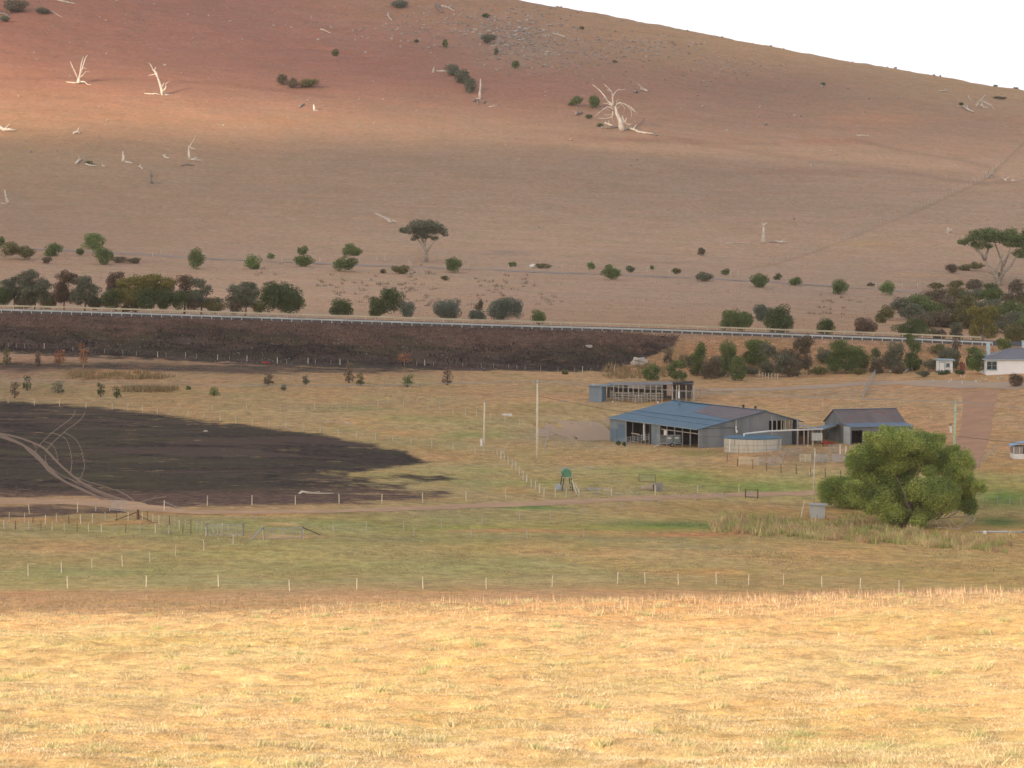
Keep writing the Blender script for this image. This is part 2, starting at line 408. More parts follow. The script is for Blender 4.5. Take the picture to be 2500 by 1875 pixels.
# ------------------------------------------------------------------ ground sheet
def rows_grid(tab_rows, tab, px, row):
    cols = np.array([0, 625, 1250, 1875, 2500.])
    R = np.array(tab_rows, float); T = np.array([[s2l(c) for c in r] for r in tab])       # nR,5,3
    ri = np.clip(np.searchsorted(R, row, side='right')-1, 0, len(R)-2); tr = np.clip((row-R[ri])/(R[ri+1]-R[ri]), 0, 1)[..., None]
    c = np.clip(px, 0, 2499.9)/625; ci = c.astype(int); tcx = (c-ci)[..., None]
    return (T[ri, ci]*(1-tcx)+T[ri, ci+1]*tcx)*(1-tr) + (T[ri+1, ci]*(1-tcx)+T[ri+1, ci+1]*tcx)*tr
GROWS = [-60, 100, 200, 300, 400, 500, 600, 720, 860, 900, 960, 1040, 1120, 1180, 1215, 1240, 1290, 1340, 1400, 1436, 1446, 1500, 1560]
GCOL = [
 [(146,102,88),(138,100,89),(155,122,98),(175,140,105),(175,140,105)],
 [(146,100,86),(142,100,90),(146,114,98),(168,134,104),(178,144,110)],
 [(140,100,84),(138,99,87),(142,104,92),(150,118,100),(168,136,106)],
 [(142,110,90),(142,111,93),(142,114,98),(142,112,98),(152,120,102)],
 [(142,120,100),(146,120,103),(144,120,105),(150,124,108),(154,126,109)],
 [(142,118,103),(150,124,108),(153,128,112),(153,127,112),(155,130,114)],
 [(152,124,107),(157,130,114),(162,135,117),(162,134,117),(163,135,117)],
 [(158,130,114),(164,137,119),(158,131,115),(156,130,115),(152,127,110)],
 [(150,122,105),(150,118,98),(150,115,92),(152,118,92),(155,122,95)],
 [(145,115,95),(148,120,95),(162,130,99),(164,130,98),(172,137,103)],
 [(142,122,94),(158,132,98),(162,134,102),(166,135,105),(167,133,105)],
 [(165,135,100),(168,140,104),(160,142,104),(168,138,105),(167,135,105)],
 [(160,138,100),(155,140,98),(168,142,104),(170,138,102),(168,136,100)],
 [(155,135,98),(152,136,98),(154,142,102),(160,146,100),(152,142,92)],
 [(165,132,105),(165,135,105),(158,138,102),(158,142,98),(155,132,90)],
 [(158,128,98),(158,132,100),(150,136,100),(162,132,94),(152,130,88)],
 [(150,136,98),(140,138,95),(152,138,92),(152,138,88),(168,138,92)],
 [(158,134,100),(152,142,97),(164,144,102),(168,142,102),(172,142,100)],
 [(148,138,100),(152,142,100),(150,142,100),(168,142,100),(166,144,97)],
 [(150,138,100),(160,138,102),(160,138,102),(165,140,100),(165,144,97)],
 [(160,128,100),(162,130,100),(175,140,108),(175,140,108),(175,140,108)],
 [(162,130,98),(165,132,100),(175,142,106),(205,165,120),(205,165,120)],
 [(205,165,112),(215,172,122),(220,180,130),(225,185,135),(225,185,135)],
]
# patches of the ground tinted towards a given colour (photo px: cx, cy, rx, ry, sRGB, strength)
GREEN = (112,128,78); LGREEN = (140,146,88); TAN = (186,148,108); ORG = (188,136,92); RED = (150,98,74); GRY = (134,120,106)
STROKES = [
 (1650,1283,190,10,(84,112,56),1.0),(1500,1290,260,7,(140,140,70),.7),(1300,1240,90,7,(98,124,66),.95),(1120,1288,120,5,(140,145,75),.6),
 (1850,1190,150,16,(108,128,64),.85),(1650,1165,90,14,(118,132,64),.8),(1800,1105,0,0,GREEN,0),(1690,1108,80,10,(104,118,62),.85),
 (1560,1150,160,12,LGREEN,.5),(1150,1065,110,8,(128,138,84),.6),(1010,1025,90,8,LGREEN,.4),(900,1000,120,6,(125,130,84),.5),
 (1400,1065,110,18,GRY,.75),(1440,1045,60,10,(120,108,98),.7),(1480,1030,20,10,GRY,.5),(2020,960,160,12,GRY,.45),(1740,955,60,8,(125,108,96),.6),
 (1950,1115,170,20,(140,122,108),.75),(2250,1240,0,0,GREEN,0),(2450,1215,90,25,(100,120,58),.95),(2440,1275,70,14,(76,96,46),.95),(2480,1180,60,16,(150,140,92),.6),
 (2360,1120,22,12,GREEN,.5),(1300,1180,120,8,LGREEN,.5),(1180,1150,60,10,LGREEN,.5),(950,1160,60,6,LGREEN,.4),(1260,1200,50,8,(178,138,88),.7),
 (760,1275,220,8,(124,138,88),.6),(300,1290,160,9,(140,142,96),.6),(1000,1315,280,8,(124,124,92),.5),(1500,1315,240,9,(124,122,96),.55),(1700,1335,220,7,(122,122,96),.5),
 (1300,1297,190,4,(186,128,96),.6),(1700,1305,170,6,(178,116,88),.7),(700,1310,100,6,(190,142,104),.7),(680,1278,60,4,(205,160,120),.7),
 (320,1275,90,6,(172,122,84),.7),(100,1268,120,6,(160,120,78),.7),(550,1255,220,3,(176,118,76),.6),(1240,1005,140,10,(150,122,90),.5),
 (700,1420,260,10,(128,134,96),.5),(300,1400,220,10,(130,134,94),.5),(1000,1380,300,9,(140,144,94),.5),(500,1350,180,7,(140,146,98),.5),
 (200,1340,160,12,(168,134,104),.5),(1500,1350,260,9,(184,146,108),.5),(2100,1350,260,9,(180,144,104),.5),(1700,1395,120,9,(188,138,94),.55),
 (860,1030,70,10,(190,150,112),.5),(1000,1060,80,8,(184,138,98),.5),(1060,1115,80,14,(176,136,104),.5),(1350,970,90,12,(186,140,104),.5),(1330,990,60,5,(130,134,76),.6),
 (1350,1040,60,8,(178,136,104),.5),(1250,1080,60,6,(150,124,92),.5),(1600,1115,110,10,(186,146,112),.6),(1640,1085,60,6,(186,140,104),.5),
 (2150,935,160,5,(160,112,86),.8),(2400,950,110,14,(160,116,90),.6),(2380,942,90,8,(178,136,110),.5),(2450,1060,50,40,(178,138,108),.5),(2290,1060,50,30,(168,134,110),.4),(2450,1150,60,14,(170,126,90),.5),
 (60,900,60,14,(88,68,60),.8),(260,893,260,10,(84,66,60),.75),(600,900,220,10,(86,68,62),.8),(900,907,160,6,(96,74,66),.6),(300,912,100,8,(182,144,100),.8),(190,930,200,4,(160,130,108),.5),(480,928,200,4,(160,132,110),.5),
 (380,950,50,8,(176,128,96),.6),(1380,902,90,6,(178,138,100),.6),(1560,900,70,20,(170,130,98),.5),(1650,840,140,18,(160,122,98),.5),(2100,850,200,20,(155,120,98),.4),
 (560,405,900,40,(138,118,106),.4),(1990,420,320,8,(128,94,86),.35),(1560,340,200,8,(132,92,80),.4),(2050,345,150,8,(142,98,84),.5),(1350,240,260,40,(140,98,88),.4),(1880,215,220,40,(138,104,92),.5),
 (900,140,260,60,(136,92,84),.5),(450,110,300,40,(134,98,90),.4),(1290,115,120,50,(146,124,108),.55),(1650,120,120,25,(150,124,104),.5),
 (700,295,130,6,(158,112,90),.3),(300,290,200,5,(160,116,92),.25),(2130,290,140,16,(170,126,100),.5),(1240,618,60,6,(126,110,108),.6),(1620,640,90,3,(128,104,96),.5),(1450,655,30,2,RED,.4),  # among them a grey patch right of the umbrella tree
 (2120,595,80,8,(180,142,106),.5),(2240,672,70,4,(178,146,112),.5),(300,640,90,6,(140,112,96),.5),(1100,690,200,14,(164,138,118),.3),
]
BURN1 = [(-60,975),(0,979),(145,985),(275,998),(400,1010),(560,1032),(700,1048),(800,1062),(850,1075),(905,1082),(960,1096),(1000,1103),(1046,1125),(1060,1128),(1010,1136),(960,1142),(900,1150),(860,1158),(960,1156),(1060,1156),(1110,1166),(1128,1173),(1060,1180),(1010,1190),(1100,1196),(1118,1208),(1060,1218),(900,1228),(620,1234),(480,1238),(420,1242),(390,1247),(340,1236),(300,1222),(180,1213),(0,1214),(-60,1214)]
BURN2 = [(-60,1238),(60,1234),(150,1230),(300,1240),(310,1252),(200,1256),(60,1264),(-60,1266)]
BURN3 = [(-60,745),(0,747),(400,762),(800,780),(1250,797),(1420,806),(1660,820),(1640,850),(1580,872),(1520,896),(1460,908),(1000,904),(700,894),(400,878),(0,862),(-60,862)]
BURN4 = [(120,882),(420,888),(900,896),(1090,906),(900,912),(600,914),(350,906),(100,902),(-60,905),(-60,885)]
def inpoly(px, py, poly):
    x = np.asarray(poly)[:, 0]; y = np.asarray(poly)[:, 1]; inside = np.zeros(px.shape, bool); j = len(x)-1
    for i in range(len(x)):
        with np.errstate(divide='ignore', invalid='ignore'):
            c = ((y[i] > py) != (y[j] > py)) & (px < (x[j]-x[i])*(py-y[i])/(y[j]-y[i]+1e-12)+x[i])
        inside ^= c; j = i
    return inside
def distpoly(px, py, pts, sy=1.0):
    d = np.full(px.shape, 1e9)
    for (a, b) in zip(pts[:-1], pts[1:]):
        ax, ay, bx, by = a[0], a[1]*sy, b[0], b[1]*sy
        vx, vy = bx-ax, by-ay; t = np.clip(((px-ax)*vx+(py*sy-ay)*vy)/(vx*vx+vy*vy+1e-9), 0, 1)
        d = np.minimum(d, np.hypot(px-ax-t*vx, py*sy-ay-t*vy))
    return d
def soft(poly, px, py, e):                       # signed softness around a polygon edge, 0..1
    ins = inpoly(px, py, poly); d = distpoly(px, py, poly+[poly[0]], 2.0)
    return np.clip(0.5+np.where(ins, 1, -1)*d/(2*e), 0, 1)
def z1(o, pts): return [(o[0]+x/3.456, o[1]+y/3.456) for x, y in pts]
RA = (0, 920)
RUTS = [z1(RA, p) for p in [
 [(-40,495),(60,525),(200,580),(300,645),(400,750),(500,850),(620,920),(800,1000),(950,1075)],
 [(-40,470),(150,510),(330,578),(400,630),(480,715),(560,790),(660,870),(760,930),(900,990),(1050,1040),(1250,1110)],
 [(0,485),(180,565),(240,620),(350,720),(420,800),(560,890),(700,950),(880,1050)],
 [(330,590),(345,560),(430,480),(520,410),(600,350),(630,300),(628,280)],
 [(400,640),(400,610),(450,550),(560,450),(650,385),(700,335),(715,295)],
 [(430,470),(520,500),(570,550),(600,660),(605,750),(595,820)],
 [(545,470),(630,520),(680,600),(705,700),(712,760),(680,860)],
 [(375,545),(440,572),(475,640),(490,710)],
 [(380,660),(390,720),(400,740)],[(420,760),(520,830),(640,880),(780,920)],
 [(600,830),(760,890),(900,930),(1050,990),(1160,1080)],[(1000,960),(1090,1010),(1170,1085)],[(1150,1070),(1250,1035),(1400,1010)],
 [(290,640),(310,600),(280,570)],[(580,860),(720,930),(960,1030),(1200,1090)]]]

def smooth(p):
    o = []; q = [Vector(a) for a in p]
    for i in range(len(q)-1):
        p0 = q[max(i-1, 0)]; p1 = q[i]; p2 = q[i+1]; p3 = q[min(i+2, len(q)-1)]
        for k in range(6):
            t = k/6; v = 0.5*((2*p1)+(p2-p0)*t+(2*p0-5*p1+4*p2-p3)*t*t+(3*p1-p0-3*p2+p3)*t**3); o.append((v.x, v.y))
    return o+[tuple(q[-1])]
RUTS = [smooth(p) for p in RUTS]
sdense = np.concatenate([-np.geomspace(0.2, 1.6, 40)[::-1], np.linspace(-0.199, 0.199, 1000), np.geomspace(0.2, 1.6, 40)])
def _yrows():
    Y = [-300, -200, -120, -60, -20, 0, 15, 30, 42, 52, 58]
    y = 62.0
    while y < 160: Y.append(y); y += max(0.25, y*y/F/9.5*0.9*1.0)
    while y < 300: Y.append(y); y += 0.8
    while y < 560: Y.append(y); y += 0.45
    while y < 592: Y.append(y); y += 0.5
    while y < 660: Y.append(y); y += 1.0
    while y < 1500: Y.append(y); y += 1.5
    while y < 3000: Y.append(y); y += 60
    return np.array(Y)
YR = _yrows()
SS, YY = np.meshgrid(sdense, YR, indexing='xy')        # (nY, nS)
XX = SS*(np.maximum(YY, 0)*1.0+45)
ZH = height(XX, YY)
PXg, RWg = project(XX, np.maximum(YY, 5), ZH)
print('terrain', XX.shape)
wob = 14*fbm(XX/12, YY/12, 71); wob2 = 5*fbm(XX/3, YY/3, 73)
gp = PXg + wob*1.5; gr = RWg + wob*0.35
gc = rows_grid(GROWS, GCOL, gp, gr)
vis = (YY > 285)
fb75 = 1+0.5*fbm(XX/8, YY/8, 75)
for (cx, cy, rx, ry, c, s) in STROKES:
    if s == 0: continue
    q = ((gp-cx)/rx)**2 + ((gr-cy)/ry)**2
    q = q*fb75
    if not np.isfinite(q).all(): q = np.nan_to_num(q, nan=99, posinf=99)
    ii = (q < 5) & vis; wgt = (s*np.exp(-q[ii]*1.1))[..., None]
    gc[ii] = gc[ii]*(1-wgt) + np.array(s2l(c))*wgt
HF = [(1800,662),(1866,649),(1900,644),(1950,628),(2000,611),(2080,580),(2150,551),(2250,511),(2352,465),(2400,442),(2432,416),(2462,386),(2505,345)]
TR = [HF, [(1700,350),(1850,372),(2000,392),(2160,412),(2300,436),(2400,446),(2520,440)], [(1640,338),(1760,350),(1900,352)], [(2100,345),(2200,368),(2330,388),(2420,408)], [(0,190),(300,196),(560,205),(800,236)], [(1300,320),(1500,340),(1700,350)]]
hm = (YY > 700)
for i, tpl in enumerate(TR):
    d = distpoly(gp[hm] if i else PXg[hm], gr[hm] if i else RWg[hm], tpl, 2.0); gc[hm] *= (1-(.13 if i == 0 else .14)*np.exp(-(d/(4 if i == 0 else 9))**2))[..., None]
# foreground field and its brown edge keep the colour of their own grass
fgc = np.array(s2l((205,168,124))); k = (YY < 190)[..., None]
gc = np.where(k, fgc, gc); kf = (sstep(102, 162, YY+XX*1.1*(XX < 0)-XX*.25*(XX > 0))*(YY < 190))[..., None]*0.8; gc = gc*(1-kf)+np.array(s2l((165,132,100)))*kf
burn = np.maximum.reduce([soft(BURN1, gp, RWg+wob2*0.5, 16)*(YY > 300)*(YY < 540), soft(BURN2, gp, RWg, 8)*(YY > 300)*(YY < 540)*.8,
                          soft(BURN3, PXg+wob, RWg+wob2, 12)*(YY > 540)*(YY < 589.4), 0.62*soft(BURN4, gp, gr, 10)*(YY > 500)*(YY < 572)])
# top of the roadside bank only singed brown
singe = np.zeros(YY.shape)
bankpos = (YY-560)/28.0
singe = np.where((YY > 555) & (YY < 590), sstep(0.30, 0.9, bankpos+0.45*fbm(XX/9, YY/7, 81)), 0)
singe = np.maximum(singe, np.where((YY > 300) & (YY < 500), sstep(1175, 1215, RWg+wob)*0.8, 0))
patchy = np.where((YY > 300) & (YY < 500), np.exp(-((gp-720)/330)**2-((RWg-(1010+0.12*gp-60))/16)**2)*.5 + np.exp(-((gp-900)/170)**2-((RWg-1180)/30)**2)*.55 + np.exp(-((gp-900)/90)**2-((RWg-1092)/7)**2)*.45, 0)
pad_ = (YY > 300) & (YY < 520)
streak = fbm(XX/16, YY/7+XX/40, 177, 5)
burn = np.clip(burn - patchy*(0.6+0.6*fbm(XX/5, YY/2.5, 77)), 0, 1)
burn = np.where(pad_, burn*(0.95+0.30*np.minimum(streak, .2)) - 0.18*burn*sstep(700, 1050, gp)*sstep(1135, 1170, RWg), burn)
scorch = np.clip(0.5+1.6*fbm(XX/22, YY/9, 191, 5), 0, 1)*(1.0*pad_) + np.clip(.45+1.5*fbm(XX/9, YY/5, 193, 5), 0, 1)*((YY > 540) & (YY < 590))
rut = np.zeros(YY.shape); kk = (YY > 300) & (YY < 540) & (PXg < 520) & (PXg > -80)
for i, p in enumerate(RUTS):
    d = distpoly(PXg[kk], RWg[kk], p, 1.5)
    rut[kk] = np.maximum(rut[kk], np.clip(1.25-d/(3.9 if i < 3 else 2.7), 0, 1)*(1.0 if i < 3 else .66))
nY, nS = XX.shape
V = np.stack([XX, YY, ZH], -1).reshape(-1, 3)
ix = np.arange(nY*nS).reshape(nY, nS)
Q = np.stack([ix[:-1, :-1], ix[:-1, 1:], ix[1:, 1:], ix[1:, :-1]], -1).reshape(-1, 4)
me = np_mesh('ground', V, Q, 4)
me.polygons.foreach_set('use_smooth', np.ones(len(Q), bool))
ca = me.color_attributes.new('soil', 'FLOAT_COLOR', 'POINT')
alb = np.clip(gc / np.array(KG), 0.005, 0.75)
ca.data.foreach_set('color', np.concatenate([alb, np.ones(alb.shape[:-1]+(1,))], -1).astype(np.float32).ravel())
for nm, a in (('scorch', scorch), ('burn', burn), ('singe', singe), ('rut', rut)):
    at = me.attributes.new(nm, 'FLOAT', 'POINT'); at.data.foreach_set('value', a.astype(np.float32).ravel())

def ground_material():
    m = bpy.data.materials.new('pasture'); m.use_nodes = True; t = m.node_tree; L = t.links.new
    b = t.nodes['Principled BSDF']; b.inputs['Roughness'].default_value = 0.95; b.inputs['Specular IOR Level'].default_value = 0.1
    geo = N(t, 'ShaderNodeNewGeometry'); pos = geo.outputs['Position']
    def attr(n): a = N(t, 'ShaderNodeAttribute'); a.attribute_name = n; return a
    def noise(s, d=5, r=0.6, st=None):
        n = N(t, 'ShaderNodeTexNoise'); n.inputs['Scale'].default_value = s; n.inputs['Detail'].default_value = d; n.inputs['Roughness'].default_value = r
        if st:
            mp = N(t, 'ShaderNodeMapping'); mp.inputs['Scale'].default_value = st; L(pos, mp.inputs[0]); L(mp.outputs[0], n.inputs[0])
        else: L(pos, n.inputs[0])
        return n.outputs['Fac']
    def mrange(v, a, b_, c=0, d=1):
        n = N(t, 'ShaderNodeMapRange'); n.inputs[1].default_value = a; n.inputs[2].default_value = b_; n.inputs[3].default_value = c; n.inputs[4].default_value = d
        L(v, n.inputs[0]); return n.outputs[0]
    def mix(f, a, b_, mode='MIX'):
        n = N(t, 'ShaderNodeMix', data_type='RGBA', blend_type=mode)
        for sck, v in ((0, f), (6, a), (7, b_)):
            if isinstance(v, (int, float)): n.inputs[sck].default_value = v
            elif isinstance(v, tuple): n.inputs[sck].default_value = rgb(v)
            else: L(v, n.inputs[sck])
        return n.outputs[2]
    def math_(op, a, b_, clamp=False):
        n = N(t, 'ShaderNodeMath', operation=op, use_clamp=clamp)
        for i, v in enumerate((a, b_)):
            if isinstance(v, (int, float)): n.inputs[i].default_value = v
            else: L(v, n.inputs[i])
        return n.outputs[0]
    soil = attr('soil').outputs['Color']
    sp_ = N(t, 'ShaderNodeSeparateXYZ'); L(pos, sp_.inputs[0]); far = mrange(sp_.outputs[1], 590, 640, 1.0, 0.55); fine = mrange(sp_.outputs[1], 250, 640, 0.8, 0.14)
    a = mrange(noise(0.07, 7, 0.7), 0.40, 0.60)
    c = mix(math_('MULTIPLY', math_('MULTIPLY', a, 0.7), far), soil, mix(1.0, soil, (1.12, 0.94, 0.83), 'MULTIPLY'))
    a2 = mrange(noise(0.10, 7, 0.75, (1, .6, 1)), 0.49, 0.60)
    c = mix(math_('MULTIPLY', math_('MULTIPLY', a2, 0.7), far), c, mix(1.0, c, (0.84, 0.94, 0.80), 'MULTIPLY'))
    a3 = mrange(noise(0.55, 8, 0.8), 0.36, 0.64, -0.34, 0.34); a3 = math_('ADD', math_('MULTIPLY', a3, far), 1.0)
    vm = N(t, 'ShaderNodeVectorMath', operation='SCALE'); L(c, vm.inputs[0]); L(a3, vm.inputs[3]); c = vm.outputs[0]
    a4 = mrange(noise(2.6, 5, 0.85), 0.36, 0.64, -0.28, 0.28); a4 = math_('ADD', math_('MULTIPLY', a4, fine), 1.0)
    vm = N(t, 'ShaderNodeVectorMath', operation='SCALE'); L(c, vm.inputs[0]); L(a4, vm.inputs[3]); c = vm.outputs[0]
    a5 = mrange(noise(0.13, 7, 0.7, (.35, 1.2, 1)), 0.38, 0.62, 0.94, 1.06)   # grazed contour bands
    vm = N(t, 'ShaderNodeVectorMath', operation='SCALE'); L(c, vm.inputs[0]); L(a5, vm.inputs[3]); c = vm.outputs[0]
    # scattered dark tufts and pale bits
    sp = mrange(noise(1.3, 3, 0.9), 0.60, 0.66); c = mix(math_('MULTIPLY', math_('MULTIPLY', sp, fine), 0.6), c, mix(1.0, c, (0.45, 0.45, 0.42), 'MULTIPLY'))
    sp = mrange(noise(1.9, 2, 0.9), 0.66, 0.72); c = mix(math_('MULTIPLY', math_('MULTIPLY', sp, fine), 0.6), c, (0.42, 0.34, 0.24))
    # burnt ground
    bn = math_('ADD', attr('burn').outputs['Fac'], math_('MULTIPLY', math_('SUBTRACT', noise(0.3, 9, 0.8, (.6, 1, 1)), 0.5), 2.6))
    bf = mrange(bn, 0.30, 0.72)
    blk = mix(mrange(noise(0.8, 8, 0.8), 0.42, 0.64), (0.022, 0.016, 0.015), (0.085, 0.054, 0.040))
    blk = mix(mrange(noise(0.09, 8, 0.75, (.45, 1, 1)), 0.52, 0.60, 0, .75), blk, (0.088, 0.074, 0.036))
    blk = mix(mrange(noise(0.12, 8, 0.75, (.35, 1.3, 1)), 0.54, 0.62, 0, .7), blk, (0.125, 0.080, 0.055))
    blk = mix(mrange(noise(1.6, 5, 0.9), 0.57, 0.66, 0, .7), blk, (0.16, 0.11, 0.075))
    sc_ = attr('scorch').outputs['Fac']
    blk = mix(mrange(sc_, .6, .95, 0, .4), blk, (0.082, 0.070, 0.038)); blk = mix(mrange(sc_, .32, .10, 0, .7), blk, (0.105, 0.068, 0.050))
    brn = mix(mrange(noise(0.9, 8, 0.8), 0.4, 0.62), (0.075, 0.046, 0.036), (0.19, 0.11, 0.075))
    sg = mrange(math_('ADD', attr('singe').outputs['Fac'], math_('MULTIPLY', math_('SUBTRACT', noise(0.5, 6, 0.7), 0.5), 1.2)), 0.25, 0.65)
    blk = mix(sg, blk, brn)
    c = mix(bf, c, blk)
    # wheel ruts worn down to bare soil
    rf = mrange(math_('ADD', attr('rut').outputs['Fac'], math_('MULTIPLY', math_('SUBTRACT', noise(1.5, 5, 0.8), 0.5), 0.5)), 0.35, 0.6, 0, 0.9)
    c = mix(rf, c, (0.27, 0.185, 0.13))
    L(c, b.inputs['Base Color'])
    h = math_('ADD', math_('MULTIPLY', noise(1.3, 6, 0.8), 1.0), math_('MULTIPLY', noise(7.0, 3, 0.8), 0.25))
    bp = N(t, 'ShaderNodeBump'); bp.inputs['Strength'].default_value = 0.75; bp.inputs['Distance'].default_value = 0.22
    L(math_('MULTIPLY', fine, 0.85), bp.inputs['Strength']); L(h, bp.inputs['Height']); L(bp.outputs[0], b.inputs['Normal'])
    return m
me.materials.append(ground_material())
g = bpy.data.objects.new('ground', me); COL.objects.link(g); tag(g, kind='structure')

# ------------------------------------------------------------------ roads and tracks (sheets laid on the ground)
def ribbon(name, centre, half, m, lift=0.03, ragged=0.0, seg=1.5, seed=1):
    P3 = [Vector((c[0], c[1])) for c in centre]; W = half if isinstance(half, list) else [half]*len(P3)
    pts = []; ws = []
    for i in range(len(P3)-1):
        n = max(1, int((P3[i+1]-P3[i]).length/seg))
        p0 = P3[max(i-1, 0)]; p3 = P3[min(i+2, len(P3)-1)]
        for k in range(n):
            t = k/n; p1 = P3[i]; p2 = P3[i+1]
            q = 0.5*((2*p1)+(p2-p0)*t+(2*p0-5*p1+4*p2-p3)*t*t+(3*p1-p0-3*p2+p3)*t**3)
            pts.append(q); ws.append(W[i]*(1-t)+W[i+1]*t)
    pts.append(P3[-1]); ws.append(W[-1])
    X = []; Y = []; nn = len(pts); ac = 9
    for i, p in enumerate(pts):
        d = (pts[min(i+1, nn-1)]-pts[max(i-1, 0)]).normalized(); r = Vector((d.y, -d.x))
        j1 = ws[i]*(1+ragged*float(fbm(np.array([i*.35]), np.array([seed*3.1]), 5, 3)[0])); j2 = ws[i]*(1+ragged*float(fbm(np.array([i*.35]), np.array([seed*7.7+50]), 6, 3)[0]))
        for k in range(ac):
            t = k/(ac-1); q = p + r*(-j1*(1-t)+j2*t); X.append(q.x); Y.append(q.y)
    Z = height(np.array(X), np.array(Y)) + lift
    idx = np.arange(nn*ac).reshape(nn, ac)
    q = np.stack([idx[:-1, :-1], idx[:-1, 1:], idx[1:, 1:], idx[1:, :-1]], -1).reshape(-1, 4)
    me = np_mesh(name, np.stack([X, Y, Z], -1), q, 4); me.polygons.foreach_set('use_smooth', [True]*len(q))
    return tag(link(name, me, m), kind='structure')
def gpl(pts, ymin=300): return [(lambda v: (v.x, v.y))(G(px, r, ymin)) for px, r in pts]
asph = mat('asphalt', (0.085, 0.08, 0.078), (0.11, 0.10, 0.095), 0.6, 0.95, 0.2, 20, spec=.03)
asph2 = mat('worn_seal', (0.33, 0.265, 0.235), (0.40, 0.31, 0.265), 0.12, 0.95, 0.2, 10, spec=.03)
dirt = mat('red_dirt', (0.55, 0.35, 0.215), (0.45, 0.29, 0.18), 0.35, 0.95, 0.3, 4, spec=.03)
dirt2 = mat('grey_gravel', (0.43, 0.32, 0.235), (0.50, 0.35, 0.24), 0.25, 0.95, 0.3, 4, spec=.03)
ribbon('road', [(-900+i*60, 596.2) for i in range(31)], 6.3, asph, 0.05, seg=5)
ribbon('old_road', gpl([(-60,603),(150,611),(300,618),(550,634),(910,648),(1250,662),(1530,672),(1818,685),(2106,704),(2280,716),(2420,728),(2560,740)], 700), 2.7, asph2, 0.08, .45, 4, 2)
ribbon('farm_track', gpl([(-60,1222),(150,1225),(290,1234),(420,1247),(560,1251),(760,1249),(960,1243),(1160,1236),(1320,1229),(1480,1221),(1640,1214),(1800,1209),(1990,1204),(2130,1202)]), [2.8,2.8,3.4,2.4,1.9,1.8,1.8,1.7,1.7,1.6,1.6,1.6,1.5,1.3], dirt, 0.035, .35, 1.0, 3)
drivem = mat('driveway_dirt', (0.50, 0.285, 0.175), (0.42, 0.245, 0.155), 0.35, 0.95, 0.3, 4, spec=.03)
ribbon('driveway', gpl([(2392,955),(2389,990),(2386,1020),(2382,1050),(2373,1078),(2362,1102),(2360,1122),(2368,1142)]), [3.2,2.7,2.4,2.3,2.4,2.5,2.2,1.0], drivem, 0.035, .2, 1.0, 4)
ribbon('gravel_road', gpl([(1730,952),(1860,950),(2000,944),(2120,936),(2260,935),(2400,940),(2520,944)], 440), [2.2,2.4,3.0,3.6,4.0,4.0,4.0], dirt2, 0.035, .3, 1.5, 5)
ribbon('yard_track', gpl([(1318,1066),(1370,1058),(1420,1050),(1478,1042)], 430), [1.0,2.6,3.2,3.2], dirt2, 0.035, .3, 1.0, 6)
# pond
def pond():
    n = 48; V = [(POND[0], POND[1], POND[4]-0.1)]; 
    for i in range(n):
        t = 2*math.pi*i/n; r = 1.12*(1+0.08*math.sin(3*t+1)+0.05*math.sin(7*t))
        V.append((POND[0]+POND[2]*r*math.cos(t), POND[1]+POND[3]*r*math.sin(t), POND[4]-0.1))
    b = MB(); b.add(V, [(0, 1+i, 1+(i+1) % n) for i in range(n)])
    return tag(b.build('pond', mat('pond_water', (0.02, 0.024, 0.018), (0.03, 0.032, 0.02), 0.5, 0.06, 0.05, 3, spec=0.5), org=(POND[0], POND[1], POND[4])), kind='structure')
pond()
# ------------------------------------------------------------------ foliage
PAL = {
 'dk': ((0.086,0.117,0.043),(0.139,0.172,0.060)), 'gr': ((0.127,0.180,0.060),(0.202,0.245,0.074)), 'br': ((0.162,0.239,0.077),(0.249,0.306,0.095)),
 'ol': ((0.151,0.151,0.053),(0.234,0.197,0.075)), 'bl': ((0.133,0.163,0.121),(0.214,0.240,0.178)), 'rb': ((0.160,0.112,0.075),(0.244,0.160,0.103)),
 'or': ((0.334,0.145,0.072),(0.463,0.217,0.116)), 'yl': ((0.197,0.187,0.050),(0.320,0.268,0.071)), 'wl': ((0.219,0.288,0.059),(0.381,0.427,0.104)),
 'gg': ((0.148,0.158,0.100),(0.218,0.218,0.139)), 'bn': ((0.161,0.129,0.081),(0.228,0.179,0.109)), 'dry': ((0.232,0.174,0.124),(0.319,0.246,0.174)),
}
LM = {k: mat('leaves_'+k, a, b, 0.9, 0.75, island=0.30, transl=0.36, contrast=(.4, .6)) for k, (a, b) in PAL.items()}
LM['wl'] = mat('leaves_willow', (.25,.33,.085), (.42,.48,.13), .32, .75, island=.35, transl=.4, contrast=(.42, .58))
bark = mat('pale_bark', (.42,.36,.29), (.26,.21,.17), 1.2, .9, .3, 6)
bark2 = mat('grey_bark', (.20,.165,.13), (.12,.10,.08), 1.2, .9, .3, 6)
dead = mat('bleached_wood', (.69,.61,.51), (.45,.39,.32), 0.9, .85, .35, 5)
dead2 = mat('weathered_wood', (.34,.29,.25), (.20,.17,.15), 0.9, .9, .35, 5)
charred = mat('charred_stem', (.05,.04,.035), (.14,.10,.08), 1.2, .9, .3, 6)

